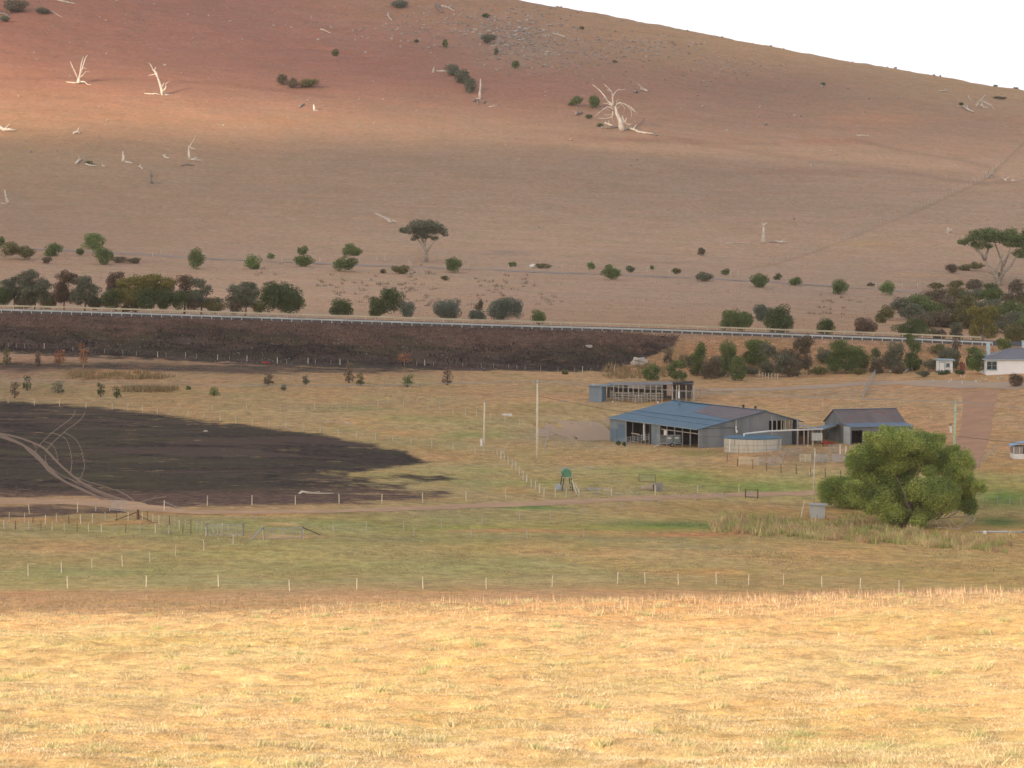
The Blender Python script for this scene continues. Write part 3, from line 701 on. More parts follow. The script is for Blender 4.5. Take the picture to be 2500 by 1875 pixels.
def foliage(lobes, leaf, cover, seed, org, name, m, parent=None, flat=0.0, inner=0.25, sub=11, core=.74):
    """leaf-sized faces spread through a crown made of many small clumps; lobes = [(centre, radii)] in world space"""
    r = np.random.default_rng(seed); Vs = []; 
    for (c, R) in lobes:
        c = np.array(c, float); R = np.array(R, float)
        k = max(6, int(sub*(R[0]*R[2])**0.5/ (R.mean()+1e-6)*1.2))
        d = r.normal(size=(k, 3)); d /= np.linalg.norm(d, axis=1)[:, None]; d[:, 2] = np.abs(d[:, 2])*r.choice([1, 1, -1, -.8], k)
        cc = c + d*R*r.uniform(.45, .8, (k, 1)); rs = R*r.uniform(.34, .52, (k, 1))
        cc = np.vstack([cc, c[None]]); rs = np.vstack([rs, R[None]*core])
        for q, s in zip(cc, rs):
            area = 4*math.pi*((s[0]*s[1]*s[2])**(2/3)); n = max(14, int(cover*area/(leaf*leaf)))
            v = r.normal(size=(n, 3)); v /= np.linalg.norm(v, axis=1)[:, None]
            rad = np.where(r.random(n) < inner, r.uniform(.3, .85, n), r.uniform(.82, 1.12, n))[:, None]
            p = q + v*s*rad
            nr = v*0.9 + r.normal(size=(n, 3))*0.65; nr[:, 2] += .25; nr /= np.linalg.norm(nr, axis=1)[:, None]
            t = np.cross(nr, r.normal(size=(n, 3))); t /= np.linalg.norm(t, axis=1)[:, None]; b = np.cross(nr, t)
            s1 = leaf*r.uniform(.55, 1.35, (n, 1)); s2 = s1*r.uniform(.45, .9, (n, 1))
            Vs.append(np.stack([p-t*s1*.6, p+b*s2*.6, p+t*s1*.6, p-b*s2*.6], 1))
    V = np.concatenate(Vs).reshape(-1, 3) - np.array(org)
    Q = np.arange(len(V)).reshape(-1, 4)
    me = np_mesh(name, V, Q, 4)
    return link(name, me, m, parent)

_sd = [100]
def base_at(px, row, Y=None):
    if Y is None: return G(px, row, 300)
    x = (px-CX)/F*Y*1.003; return Vector((x, Y, hz(x, Y)))
def sh(px, row, hw, hh, pal, label, Y=None, base=None, cat='bush', name='bush', group=None, leaf=None, cover=1.0, lobes=None, sub=11, trunk=None, extra=None, flat=False, core=.74, skirt=False, lsc=1):
    """one shrub or tree from its place and extent in the photo. trunk: None or (material, list of stem paths in px, width px)"""
    _sd[0] += 1; rr = random.Random(_sd[0])
    b = base_at(px if not trunk else trunk[1][0][0][0], base if base else row+hh*0.92, Y); s = b.y/F
    def W(x, r, dy=0):
        q = P(x, r, b.y); return Vector((q.x, q.y+dy, q.z))
    leaf = leaf or max(.14, min(.42, 2.6*s))
    if Y is not None and Y < 633 and trunk is None: row += 3; hh += 5
    if lobes is None:
        lobes = [(px, row, hw, hh)]
    elif Y is not None and Y < 633 and trunk is None: lobes = [(a, b2+3, c_, d_+5) for a, b2, c_, d_ in lobes]
    if skirt:
        bb = base if base else row+hh; lobes = list(lobes)+[(px-hw*.35, (row+bb)/2+hh*.15, hw*.62, max(hh*.5, (bb-row)*.42)), (px+hw*.38, (row+bb)/2+hh*.2, hw*.58, max(hh*.45, (bb-row)*.36))]
    L = []
    for (x, r_, a, c) in lobes:
        L.append((tuple(W(x, r_, rr.uniform(-.15, .15)*a*s)), (a*s*0.93*lsc, a*s*0.85*lsc, c*s*0.93*lsc)))
    if lsc != 1: L = [((c[0], c[1]+rr.uniform(-3.2, 3.2), c[2]), R) for c, R in L]
    L = [(c if c[2]-R[2]*1.1 > b.z-0.4 or trunk else (c[0], c[1], b.z+R[2]*0.95), R) for c, R in L]
    if trunk is None:
        o = foliage(L, leaf, cover, _sd[0], b, name, LM[pal], sub=sub, core=core); o.location = b; tag(o, label, cat, group); return o
    root = empty(name, b, label, cat, group)
    m, paths, wd = trunk
    tb = MB(); lb = MB(); 
    for i, p in enumerate(paths):
        yaw = 0 if i == 0 else rr.uniform(-.5, .5)
        pts = []; 
        for k, (x, r_) in enumerate(p):
            q = W(x, r_); q.y += yaw*math.hypot(x-p[0][0], r_-p[0][1])*s; pts.append(q)
        if i == 0: pts[0] = b - Vector((0, 0, .3))
        w0 = wd*s*(.5 if i == 0 else .3)*((.6 if i == 0 else .3) if name == 'willow' else 1)
        rad = [max(.02, w0*(1-.75*k/max(1, len(pts)-1))) for k in range(len(pts))]
        (tb if i == 0 else lb).tube(pts, rad, 6)
    tb.build('trunk', m, root, smooth=True)
    if lb.v: lb.build('limbs', m, root, smooth=True)
    foliage(L, leaf, cover, _sd[0], b, 'crown', LM[pal], root, sub=sub, core=core)
    return root

# --- shrubs along the old road (photo px: x, y, half width, half height)
R = 'along the old sealed road'
sh(3,592,9,19,'gr','green bush cut off by the left edge above the old road')
sh(48,612,44,24,'ol','broad olive bush beside the old road, leftmost large one', lobes=[(25,608,24,22),(62,614,26,20)])
sh(127,608,28,19,'gr','spreading green bush between the olive bush and the tall bright shrub')
sh(112,634,15,10,'bn','low brown shrub under the spreading green bush')
sh(231,592,34,22,'br','tall bright green bush with ragged top above the old road', base=622)
sh(254,626,26,22,'gr','dark rounded bush just below the ragged bright green one')
sh(194,614,13,10,'dk','small dark shrub left of the ragged bright green bush')
sh(310,634,34,9,'bn','low dull brown scrub strip right of the ragged bright green bush', lobes=[(290,633,20,9),(326,636,22,7)])
sh(479,632,26,27,'gr','rounded dark green bush with shadow at its right foot')
sh(616,640,26,19,'br','loose light green bush left of the double-stacked bush')
sh(662,625,12,8,'br','very small green shrub behind the old road fence')
sh(740,626,27,27,'gr','bush with a narrow knob on top, above the road', lobes=[(740,612,15,14),(739,639,27,17)])
sh(850,626,31,40,'gr','tallest full green bush of the old road row', lobes=[(857,612,28,19),(842,643,30,23)])
sh(978,657,26,12,'ol','low dull bush in dry scrub below the umbrella-shaped tree')
sh(936,662,9,6,'bn','tiny brown shrub left of the dull bush in dry scrub')
sh(1106,646,23,22,'gr','compact round green bush right of the umbrella-shaped tree')
sh(1085,678,12,7,'ol','thin weedy shrub below the compact round bush')
sh(1251,644,12,8,'gr','small ragged green shrub beside a pale fence post')
sh(1328,649,22,7,'ol','low row of green shrubs behind the white rubble')
sh(1444,649,11,11,'br','small light green upright shrub behind the road fence')
sh(1487,651,13,7,'gr','small shrub standing behind the wide flat bush')
sh(1492,667,28,16,'gr','wide flat green bush on the near road verge')
sh(1539,656,14,10,'gg','small rounded grey-green shrub on the far verge')
sh(1592,653,6,6,'gr','very small shrub beside a leaning fence post')
sh(1651,661,13,9,'ol','small olive shrub on the far verge between two bare patches')
sh(1720,674,26,13,'gg','broad thin grey-green bush on the near verge')
sh(1771,664,13,9,'gr','small green shrub on the far verge with a post at its right')
sh(1853,682,26,21,'gr','full round bush on the near verge right of centre')
sh(1898,675,13,9,'dk','small dark bush just right of the full round bush')
sh(1944,687,23,11,'gr','low green bush with a bird-like snag at its right side')
sh(2048,700,24,20,'gr','bright rounded bush casting shadow onto the road')
sh(2165,703,23,18,'br','pale yellowish green bush on the near verge, last before the gate')
sh(2126,694,12,5,'bn','low brown shrub by the fence left of the paddock gate')
sh(2287,699,22,10,'ol','dark oval bush standing in the road at the bend')
sh(1713,614,12,10,'bn','lone square-topped brownish shrub on open grass below the tall stump')
# --- shrubs high on the hill
sh(686,194,17,15,'bn','brown-green bush at the left end of the hillside clump')
sh(716,203,19,13,'bn','middle bush of the brown-green hillside clump')
sh(757,202,27,13,'ol','right end bush of the brown-green hillside clump')
sh(818,129,13,10,'ol','small hillside bush on a bare stem above the slope', base=146)
sh(1087,107,8,13,'gr','narrow upright green bush near the hilltop rocks')
sh(1259,157,11,11,'gr','small round green bush below the scree on the hilltop')
sh(1211,125,6,10,'gg','thin grey-green shrub among the hilltop rocks')
sh(973,9,26,11,'gg','dark grey bush at the top edge of the photo')
sh(1192,94,22,13,'gg','grey bush amid the rock outcrop near the skyline')
sh(1186,38,10,6,'dk','small dark bush close under the skyline')
sh(1199,7,15,6,'dk','flat dark bush on the skyline where it meets the sky', Y=1440)
sh(38,14,34,18,'bn','large dull bush around dead trunks in the upper left corner')
sh(105,26,22,9,'gg','grey scrub right of the upper left corner bush')
sh(10,46,15,8,'gg','small grey scrub among fallen branches at the left edge')
sh(1103,170,22,17,'gg','upper crown of grey-green bush by the fallen tree', group=None)
sh(1130,186,24,20,'gg','middle part of grey-green thicket by the fallen tree')
sh(1150,208,18,20,'gg','lower bush of the grey-green thicket beside the standing pole stump')
sh(1452,248,17,19,'gr','dark green bush just left of the big dead tree', base=266)
sh(1408,244,17,12,'gr','loose green bush on stems further left of the big dead tree', base=262)
sh(1397,252,10,6,'gr','small low green shrub left of the loose bush on stems')
sh(1436,284,11,6,'dk','tiny dark cushion shrub below the big dead tree\'s left arm')
sh(1464,305,10,5,'dk','tiny dark shrub at the foot logs of the big dead tree')
sh(2440,239,18,4,'bn','dark low scrub right of the forked fallen tree')
sh(2430,213,8,4,'dk','dark scrub on the far right skyline, left patch', Y=1446)
sh(2478,220,8,4,'dk','dark scrub on the far right skyline, right patch', Y=1446)
sh(2346,253,7,4,'dk','small dark shrub left of the forked fallen tree')
sh(218,397,11,5,'dk','dark cushion shrub among small logs at mid left')
for i, (x, y) in enumerate([(1015,100),(1420,68),(1500,150),(2010,205)]):
    sh(x, y, 8, 4, 'gg', ['small grey tuft bush left of the hilltop boulders','small grey bush by the skyline boulder group','small grey tuft among scattered scree','small grey bush on the upper right slope'][i])

# --- the umbrella-shaped tree and the big gum on the right
sh(1034,558,60,22,'gg','umbrella-shaped gum tree standing alone on the hillside with pale trunk', name='umbrella_tree', cat='tree', base=640, cover=.85, sub=9,
   lobes=[(1034,550,44,21),(1003,561,27,15),(1068,560,28,17),(984,563,10,8),(1038,568,38,16),(1062,582,11,8),(1012,580,14,9),(1086,572,10,8),(1034,578,20,8)],
   trunk=(bark, [[(1041,641),(1041,625),(1038,608),(1034,590),(1032,570)],[(1040,612),(1030,598),(1020,585),(1010,572)],[(1041,615),(1052,600),(1062,588),(1072,572)],[(1037,600),(1040,585),(1048,570)],[(1034,590),(1022,575)]], 11))
sh(2440,590,75,25,'gr','big spreading gum tree with open pale limbs at the right edge', name='gum_tree', cat='tree', base=697, cover=.8, sub=10, leaf=.34,
   lobes=[(2352,588,17,13),(2382,578,30,19),(2420,568,38,18),(2458,574,40,20),(2400,600,28,13),(2470,592,34,16),(2500,590,32,22),(2492,618,28,16),(2378,598,15,10),(2520,575,34,24),(2535,605,26,18),(2430,584,36,14)],
   trunk=(bark, [[(2439,700),(2437,680),(2424,662),(2410,645),(2404,632)],[(2440,688),(2446,668),(2450,645),(2440,610),(2430,575)],[(2441,682),(2452,664),(2468,648),(2478,630),(2492,612)],[(2404,634),(2396,620),(2380,608),(2368,600)],[(2448,650),(2460,625),(2466,600)],[(2404,636),(2412,615),(2420,600)],[(2437,682),(2432,660),(2440,640),(2448,620)],[(2442,690),(2430,672),(2414,664)]], 15))
sh(2322,655,18,13,'bn','brownish shrub left of the shrub row under the big gum')
sh(2372,651,34,11,'ol','olive shrub row behind the big gum trunk', lobes=[(2355,654,18,9),(2385,649,20,10)])
sh(2335,694,22,12,'ol','olive shrub at the left end of the brush belt below the gum')
sh(2378,694,30,14,'bn','brown-green brush left of the big gum trunk')
sh(2420,700,22,14,'dk','dark brush right at the foot of the big gum')
sh(2440,673,12,12,'dk','dark shrub growing against the big gum trunk')
sh(2482,700,24,24,'bn','brownish brush right of the big gum trunk at the photo edge')

# low scrub filling the belt beyond the rails at left
LOW = [(62,694,24,15,'gg','grey-green foliage filling the crown left of the dark spreading tree'),(352,697,52,14,'yl','yellow-olive foliage in the heart of the wide tree'),(400,702,36,12,'ol','olive foliage right in the wide yellow-green tree'),(590,712,28,13,'gg','grey foliage at the middle of the thin open tree'),(60,714,30,16,'gg','grey-green foliage low in the dark spreading tree'),(385,708,46,15,'ol','olive foliage between the yellow-green crown and the dark bush'),(330,722,26,15,'ol','olive foliage around the leaning pale stems, upper'),(480,722,24,14,'gg','grey foliage inside the straggly tree'),(600,725,26,14,'gg','grey-green foliage inside the thin open tree'),(60,736,34,12,'bn','low brown scrub between the two leftmost roadside trees'),(120,738,26,10,'ol','low dull scrub beneath the dark spreading tree'),(232,738,24,13,'bn','brown scrub under the dull grey-green tree'),(140,722,22,16,'rb','russet understorey beside the forked stem tree'),(320,745,26,12,'ol','olive scrub around the leaning pale stems'),(470,738,24,16,'bn','brown understorey below the russet dome tree'),(520,742,30,14,'ol','dull low scrub below the straggly tree'),(575,745,24,13,'bn','brown scrub left of the thin open tree stems'),(630,748,20,12,'ol','olive scrub wedged against the biggest dark dome bush'),(305,712,40,14,'yl','yellowish mid-height foliage left under the yellow-green tree'),(20,705,26,16,'gg','grey foliage mass behind the leftmost gum')]
for (x, y, a, b_, p_, l_) in LOW: sh(x, y, a, b_, p_, l_, Y=625)

# --- right-hand scrub: individuals in front, the mass behind them one thicket
def thicket():
    rr = random.Random(5); L = []; 
    pts = [(2165,765,20,14),(2200,745,24,14),(2240,735,28,14),(2285,722,28,13),(2330,716,30,12),(2380,718,34,14),(2430,722,32,14),(2480,725,30,16),(2510,740,20,20),
           (2230,762,30,18),(2275,755,30,20),(2320,745,32,18),(2365,748,32,20),(2420,752,32,20),(2470,758,34,22),(2300,780,34,22),(2350,780,34,22),(2470,790,36,24),(2500,800,26,24),(2250,785,30,18),(2420,785,32,20)]
    for pal, sel in (('ol', 0), ('rb', 1), ('gr', 2), ('bn', 3)):
        pass
    org = base_at(2350, 0, 660)
    for j, (x, r_, a, c) in enumerate(pts):
        Y = 640 + (815-r_)*1.3
        q = P(x, r_, Y); s = Y/F
        L.append((j % 4, (tuple(q), (a*s*1.18, a*s*.9, c*s*1.3))))
    root = empty('thicket', org, 'dense olive and russet scrub covering the slope above the guard rail at right', 'thicket'); root['kind'] = 'stuff'
    for k, pal in enumerate(['ol', 'gg', 'gr', 'bn']):
        o = foliage([l for j, l in L if j == k], .36, 1.0, 50+k, org, 'scrub', LM[pal], root, sub=12); o['kind'] = 'stuff'
thicket()

# --- trees just beyond the highway rails
def gum(px, row, hw, hh, pal, label, base, Y, tr=None, m=bark2, sub=12, cover=.8, **kw):
    if tr is None:
        tr = [[(px, base), (px+hw*.05, row+hh*.8), (px, row)], [(px, row+hh*.9), (px-hw*.5, row+hh*.1)], [(px, row+hh), (px+hw*.5, row)]]
    kw.setdefault('skirt', True)
    return sh(px, row, hw*1.08, hh*1.05, pal, label, Y=Y, base=base, cat='tree', name=kw.pop('name', 'tree'), trunk=(m, tr, 6), sub=sub, cover=cover, **kw)
sh(6,722,28,22,'dk','dark green bush at the left edge just beyond the cream rail', Y=622)
gum(34,688,30,22,'gg','thin crowned gum with white stem, leftmost beyond the rails', 742, 626, [[(37,745),(36,720),(28,700),(20,680)],[(36,722),(44,700),(48,685)],[(33,712),(22,696)]], bark, lobes=[(22,690,22,14),(44,680,20,14),(30,705,20,10)], cover=.6)
gum(86,692,42,34,'gg','dark grey-green spreading tree beside the thin crowned gum', 742, 624, lobes=[(75,672,28,16),(100,695,30,22),(82,708,34,16)])
gum(166,690,30,30,'rb','russet crowned tree with pale forked stem', 744, 627, [[(158,745),(158,725),(150,708),(140,700)],[(158,730),(168,710),(176,690)]], bark, lobes=[(160,676,26,18),(150,700,22,18),(182,682,20,16)])
gum(208,704,38,34,'gg','dull grey-green tree right against the russet crowned one', 745, 623, lobes=[(205,690,30,20),(220,712,26,24),(190,715,22,20)])
gum(286,678,28,15,'rb','small russet tree behind the yellow-green one', 720, 640, lobes=[(286,672,24,12),(270,688,18,12)])
gum(350,692,76,20,'yl','wide yellow-green tree with leaning pale stems', 750, 624, [[(330,752),(326,735),(315,715),(300,700)],[(322,730),(312,712),(308,700)],[(330,740),(334,715),(345,700)]], bark, lobes=[(300,692,24,13),(335,684,30,14),(372,680,30,14),(408,690,24,16)], sub=14)
sh(376,728,52,27,'dk','large dark green bush under the yellow-green tree', Y=622, lobes=[(358,730,30,24),(398,728,32,26)])
sh(270,727,31,25,'dk','dark bush left of the pale leaning stems', Y=622)
sh(436,732,24,25,'dk','dark bush at the right end of the yellow-green tree', Y=622)
gum(452,690,25,22,'rb','russet-brown domed tree right of the yellow-green one', 750, 630, sub=9)
gum(492,708,36,34,'gg','straggly grey tree with gaps, right of the russet dome', 752, 626, lobes=[(485,692,22,16),(506,710,22,16),(480,722,20,16),(535,735,12,12)], cover=.6)
gum(594,706,46,28,'gg','thin open tree left of the big dark dome bush', 755, 632, [[(600,756),(602,735),(598,715)],[(601,735),(590,718),(575,705)],[(602,738),(612,715)]], bark, lobes=[(570,705,20,14),(600,698,26,14),(618,712,20,18),(585,730,22,12)], cover=.6)
sh(687,728,62,36,'dk','biggest dark dome bush beyond the rails', Y=622, lobes=[(668,722,42,32),(708,734,42,30),(690,715,34,24)], sub=14)
sh(834,750,36,21,'dk','low dark dome bush right of the biggest one', Y=622)
sh(940,738,46,36,'dk','tall dark bush with sloping left shoulder beyond the rails', Y=622, lobes=[(955,728,32,30),(922,748,30,24)])
sh(990,752,23,20,'bl','grey bush leaning against the tall dark bush', Y=621)
sh(1089,750,43,27,'bl','blue-grey ball-shaped bush standing apart beyond the rails', Y=622)
sh(1232,752,47,30,'bl','big blue-grey bush beyond the rails near the centre', Y=622, lobes=[(1215,756,34,26),(1248,750,32,30)])
sh(1164,768,24,13,'bl','low blue-grey shrub at the left foot of the big blue-grey bush', Y=621)
sh(1170,744,13,11,'bn','small brownish shrub left of the big blue-grey bush', Y=630)
sh(1317,771,24,16,'gr','small green-topped bush standing right of the big blue-grey one', Y=622)
sh(1797,778,48,26,'gr','twin domed green bush beyond the rails right of centre', Y=622, lobes=[(1782,778,30,25),(1815,778,32,25)])
sh(1862,760,24,21,'bl','pale blue-grey bush between the two dark domes', Y=632)
sh(1900,777,46,35,'dk','tall dark dome bush right of the pale blue-grey one', Y=621, sub=14)
sh(2015,794,28,19,'dk','small round dark bush standing alone beyond the rails', Y=621)
sh(2117,794,35,19,'rb','dusky purplish-brown bush beyond the rails', Y=621)
sh(2149,779,17,14,'ol','small olive bush above the dusky purplish one', Y=640)
sh(2230,800,53,21,'dk','long low dark green bush beyond the rails at right', Y=621)
gum(2398,775,40,32,'yl','yellow-green gum with cluster of pale stems beyond the rails', 832, 624, [[(2398,834),(2400,815),(2402,790)],[(2396,828),(2385,808),(2378,790)],[(2400,828),(2414,812),(2428,800)],[(2394,830),(2388,812)]], bark, lobes=[(2385,762,26,18),(2412,760,26,20),(2398,785,30,14)])
gum(2335,800,18,14,'gg','small gum with one white stem beyond the rails', 830, 626, [[(2331,834),(2330,812),(2332,795)],[(2330,815),(2322,800)]], bark)
sh(2480,812,34,22,'ol','olive bush at the right edge beyond the rails', Y=622)
sh(2290,812,20,20,'bn','brown bush between the long dark bush and the white-stemmed gum', Y=621)

# --- trees on and below the unburnt road bank
def bt(px, row, hw, hh, pal, label, base, **kw): return gum(px, row, hw, hh, pal, label, base, None, m=kw.pop('m', bark), **kw)
bt(1590,905,21,19,'gr','small dense green tree at the right end of the burnt bank', 930)
bt(1655,893,26,19,'gr','green tree with two pale stems right of the small dense one', 930, lobes=[(1660,888,22,15),(1638,900,16,10)])
bt(1632,862,15,18,'bn','thin russet sapling on the bank', 890, cover=.45)
bt(1709,862,24,32,'gr','upright green tree on the bank, taller left one of a pair', 918, lobes=[(1709,852,18,20),(1704,872,22,18)])
bt(1738,890,27,24,'bn','brownish thin tree right of the upright pair', 925, cover=.7)
bt(1778,858,23,28,'gr','domed green tree on the middle of the bank', 920)
bt(1802,890,20,22,'gr','smaller green tree below the domed one', 930)
bt(1850,846,30,20,'gr','broad green tree reaching up to the guard rail', 900, cover=.9)
bt(1889,866,38,32,'gg','dull green full tree at the foot of the bank', 920, lobes=[(1880,858,28,24),(1905,875,26,22)])
bt(1935,890,24,18,'bn','brown scrubby tree between the full tree and the bare-stemmed one', 920, cover=.8)
bt(1957,838,29,28,'bn','leggy tree with bare pale stems, crown in front of the rails', 914, lobes=[(1950,840,22,22),(1972,832,18,20),(1964,856,18,12)], tr=[[(1975,916),(1974,890),(1970,865),(1966,845)],[(1955,900),(1952,870),(1948,850)]], cover=.7)
bt(2062,864,48,36,'gr','largest green tree on the bank between the sheds and the rails', 912, lobes=[(2052,852,32,24),(2085,866,34,26),(2040,878,24,20)], sub=14)
bt(2138,862,12,15,'dk','small dark topped tree right of the largest green tree', 912)
bt(2140,888,18,18,'bn','brown shrubby tree under the small dark topped one', 914)
bt(2187,856,24,26,'gg','thin grey-green tree left of the tall narrow tree', 910, cover=.75)
bt(2228,846,22,34,'gr','tall narrow tree overlapping both rails', 906, lobes=[(2222,830,16,18),(2236,850,18,18),(2226,868,15,12)], tr=[[(2226,908),(2226,880),(2222,860),(2214,845)],[(2225,880),(2236,850)]])
sh(2232,893,17,12,'dk','dark low bush at the foot of the tall narrow tree')
bt(2311,864,30,22,'gg','grey-green tree behind the white outbuilding', 905)
bt(2334,841,14,18,'bn','thin brown sapling rising in front of the rails', 900, cover=.5)
bt(2376,858,22,13,'gr','low green tree between the outbuilding and the blue chimney', 900)
sh(2386,882,28,30,'gr','rounded green bush against the left wall of the white house', base=913)
sh(2305,909,21,8,'dk','low dark hedge bush in front of the white outbuilding', base=914)
sh(2345,909,16,7,'dk','low dark bush right of the outbuilding hedge', base=914)
sh(2480,930,22,18,'rb','dusky shrub at the right edge in front of the house', base=944)
sh(2255,912,18,9,'gg','low grey bush with white flowers left of the outbuilding')
sh(2245,884,9,8,'dk','tiny dark bush beside bleached stump wood')
sh(2450,838,22,14,'gr','green bush on the bank behind the house roof', Y=575)
# scrubby undergrowth on the right of the bank
for i, (x, y, a, b_) in enumerate([(1700,905,24,12),(1830,905,26,14),(2000,905,26,14),(2190,900,24,14),(1760,912,18,9),(2100,908,20,9)]+[(1680,880,22,20),(1755,880,24,18),(1830,872,24,20),(1925,868,24,20),(2010,868,24,22),(2105,880,26,20),(2165,880,20,22),(2270,890,22,16),(2290,852,26,14)]):
    sh(x, y, a, b_, ['bn','gg','ol'][i % 3], ['brown undergrowth clump beneath the upright pair of trees','brown undergrowth between the domed tree and the full tree','brown undergrowth left of the largest bank tree','brown undergrowth below the thin grey-green tree','low brown clump right of the burnt bank trees','low brown clump under the largest bank tree','grey scrub between the green pair and the bank edge','olive scrub between the two upright bank trees','brown scrub below the broad tree at the rail','grey scrub right of the dull green full tree','olive scrub left of the largest bank tree','brown scrub right of the largest bank tree','grey scrub behind the small dark topped tree','olive scrub left of the white outbuilding','brown scrub above the outbuilding hedge'][i], cat='bush')

# --- saplings singed by the fire, left of the farm
def sap(px, row, hw, hh, pal, label, base, **kw):
    return gum(px, row, hw, hh, pal, label, base, None, tr=[[(px, base), (px, row)], [(px, row+hh*.8), (px+hw*.4, row)]], m=kw.pop('m', bark2), sub=7, cover=kw.pop('cover', .5)*.8, name='sapling', **kw)
sap(17,862,13,13,'ol','olive singed sapling at the left edge below the burnt bank', 892)
sap(93,864,8,12,'rb','bare thin brown sapling left of the two orange ones', 894, cover=.3)
sap(145,862,16,13,'or','orange scorched round sapling without visible stem', 888)
sap(204,850,14,14,'or','orange scorched sapling with a white stem', 896, m=bark, lobes=[(200,842,8,8),(206,856,14,9)])
sap(36,942,13,12,'rb','rust and green sapling at the lower left of the road flats', 972)
sap(66,927,12,11,'dk','dark green sapling above the rust and green one', 952)
sap(142,938,17,12,'gg','sparse grey-green sapling right of the rust and green one', 960, cover=.35)
sap(246,942,11,9,'dk','dark upright sapling in the middle of the left flats', 968)
sap(285,952,11,11,'dk','dark green small sapling right beside the dark upright one', 972)
sap(523,952,14,10,'gr','green weedy sapling by the rush clump', 966, cover=.5)
sap(655,922,15,12,'bn','brownish olive sapling below the red object', 940)
sap(746,922,10,10,'gg','thin grey sapling right of the brownish one', 940, cover=.4)
sap(852,900,14,18,'rb','rusty dead-leaved sapling in front of the burnt bank', 935, cover=.45)
sap(880,922,12,14,'ol','olive sapling right beside the rusty one', 942, cover=.6)
sap(995,922,17,12,'gr','bushy green sapling centre left', 945)
sap(1092,910,14,17,'rb','rusty sapling left of the power pole', 940, cover=.5)
sap(988,868,18,8,'or','orange scorched bush low on the burnt bank', 886, cover=.5)
sap(1380,906,9,5,'ol','tiny green shrub above the old blue shed', 914)
sap(460,945,7,4,'gr','tiny green tuft bush left of the weedy sapling', 951)
sap(692,942,9,6,'bl','tiny blue-green shrub on the flats', 953)
def rushes():
    pts = [(G(random.uniform(175, 415), random.uniform(905, 926), 500)) for _ in range(150)]
    return pts
# --- the willow
sh(2235,1165,150,110,'wl','large billowing willow with lighter green crown by the pond', name='willow', cat='tree', base=1288, leaf=.15, cover=.8, sub=30, core=.6, lsc=.95,
   lobes=[(2190,1075,75,38),(2250,1090,65,38),(2130,1110,62,34),(2300,1130,62,40),(2200,1130,80,42),(2340,1165,44,50),(2130,1170,60,46),(2205,1190,62,44),(2275,1190,64,48),(2160,1225,54,34),(2240,1235,52,40),(2350,1215,36,46),(2095,1120,36,28),(2225,1262,26,22),(2370,1190,24,34),(2105,1205,40,30),(2300,1222,44,34),(2180,1252,42,26),(2140,1240,40,26),(2345,1120,36,30),(2235,1268,26,20),(2378,1240,20,34)]+[(x_, y_, 24, 18) for x_, y_ in ((2120,1066),(2165,1052),(2290,1072),(2330,1100),(2080,1135),(2075,1180),(2385,1185),(2215,1120),(2180,1165),(2265,1150),(2300,1190),(2150,1200),(2240,1210),(2320,1215),(2110,1160),(2195,1228),(2345,1150))]+[(2232,1232,40,30),(2262,1250,36,26),(2205,1250,34,26),(2240,1200,40,30)],
   trunk=(bark2, [[(2235,1292),(2230,1262),(2215,1230),(2205,1190)],[(2233,1280),(2262,1240),(2290,1200)],[(2230,1270),(2190,1235),(2150,1200)],[(2220,1240),(2235,1180),(2240,1130)],[(2212,1215),(2190,1160),(2180,1110)],[(2236,1285),(2300,1250),(2340,1210)]], 30))
sh(2040,1205,55,32,'wl','smaller willow bush left of the large willow', base=1240, leaf=.15, sub=20, lobes=[(2022,1202,34,36),(2062,1202,44,42),(2045,1178,30,20),(2088,1225,32,20)])
sh(2232,1150,150,100,'gr','', base=1286) if False else None

# --- dead timber
Z1, Z2, Z3, Z4, Z7, Z8, ZB = (0,0), (620,0), (1240,0), (1860,0), (1240,460), (1860,460), (620,460)
def timber(label, zone, paths, wz, cat='dead tree', name='dead_tree', m=None, ymin=300, first='trunk', groundfirst=True, dy=0):
    """paths in enlarged-crop pixels; the first starts on the ground, the others branch from it"""
    m = m or dead
    P0 = [z1(zone, p) for p in paths]
    b = G(P0[0][0][0], P0[0][0][1], ymin); s = b.y/F
    _sd[0] += 1; rr = random.Random(_sd[0])
    multi = len(paths) > 1
    if dy: b = Vector((b.x, b.y+dy, hz(b.x, b.y+dy)))
    root = empty(name, b, label, cat) if multi else None
    for i, p in enumerate(P0):
        w = wz[i] if isinstance(wz, (list, tuple)) else wz*(1 if i == 0 else .6)
        w = w/3.456*s*.5*1.12
        yaw = rr.uniform(-.25, .25) if i == 0 else rr.uniform(-.8, .8)
        pts = []; L = 0
        for k, (x, r_) in enumerate(p):
            if k: L += math.hypot(x-p[k-1][0], r_-p[k-1][1])
            q = P(x, r_, b.y); q.y += yaw*L*s*.6
            q += Vector((rr.uniform(-1, 1), rr.uniform(-1, 1), rr.uniform(-1, 1)))*w*.3*(k > 0)
            g_ = hz(q.x, q.y)
            if q.z < g_: q.z = g_+w*.3
            pts.append(q)
        if i == 0: pts[0].z -= .25
        rad = [max(.05, w*(1-.70*k/max(1, len(pts)-1))) for k in range(len(pts))]
        mb = MB().tube(pts, rad, 7)
        if multi:
            mb.build(first if i == 0 else 'limb', m, root, smooth=True)
        else:
            tag(mb.build(name, m, org=b, smooth=True), label, cat)
    return root
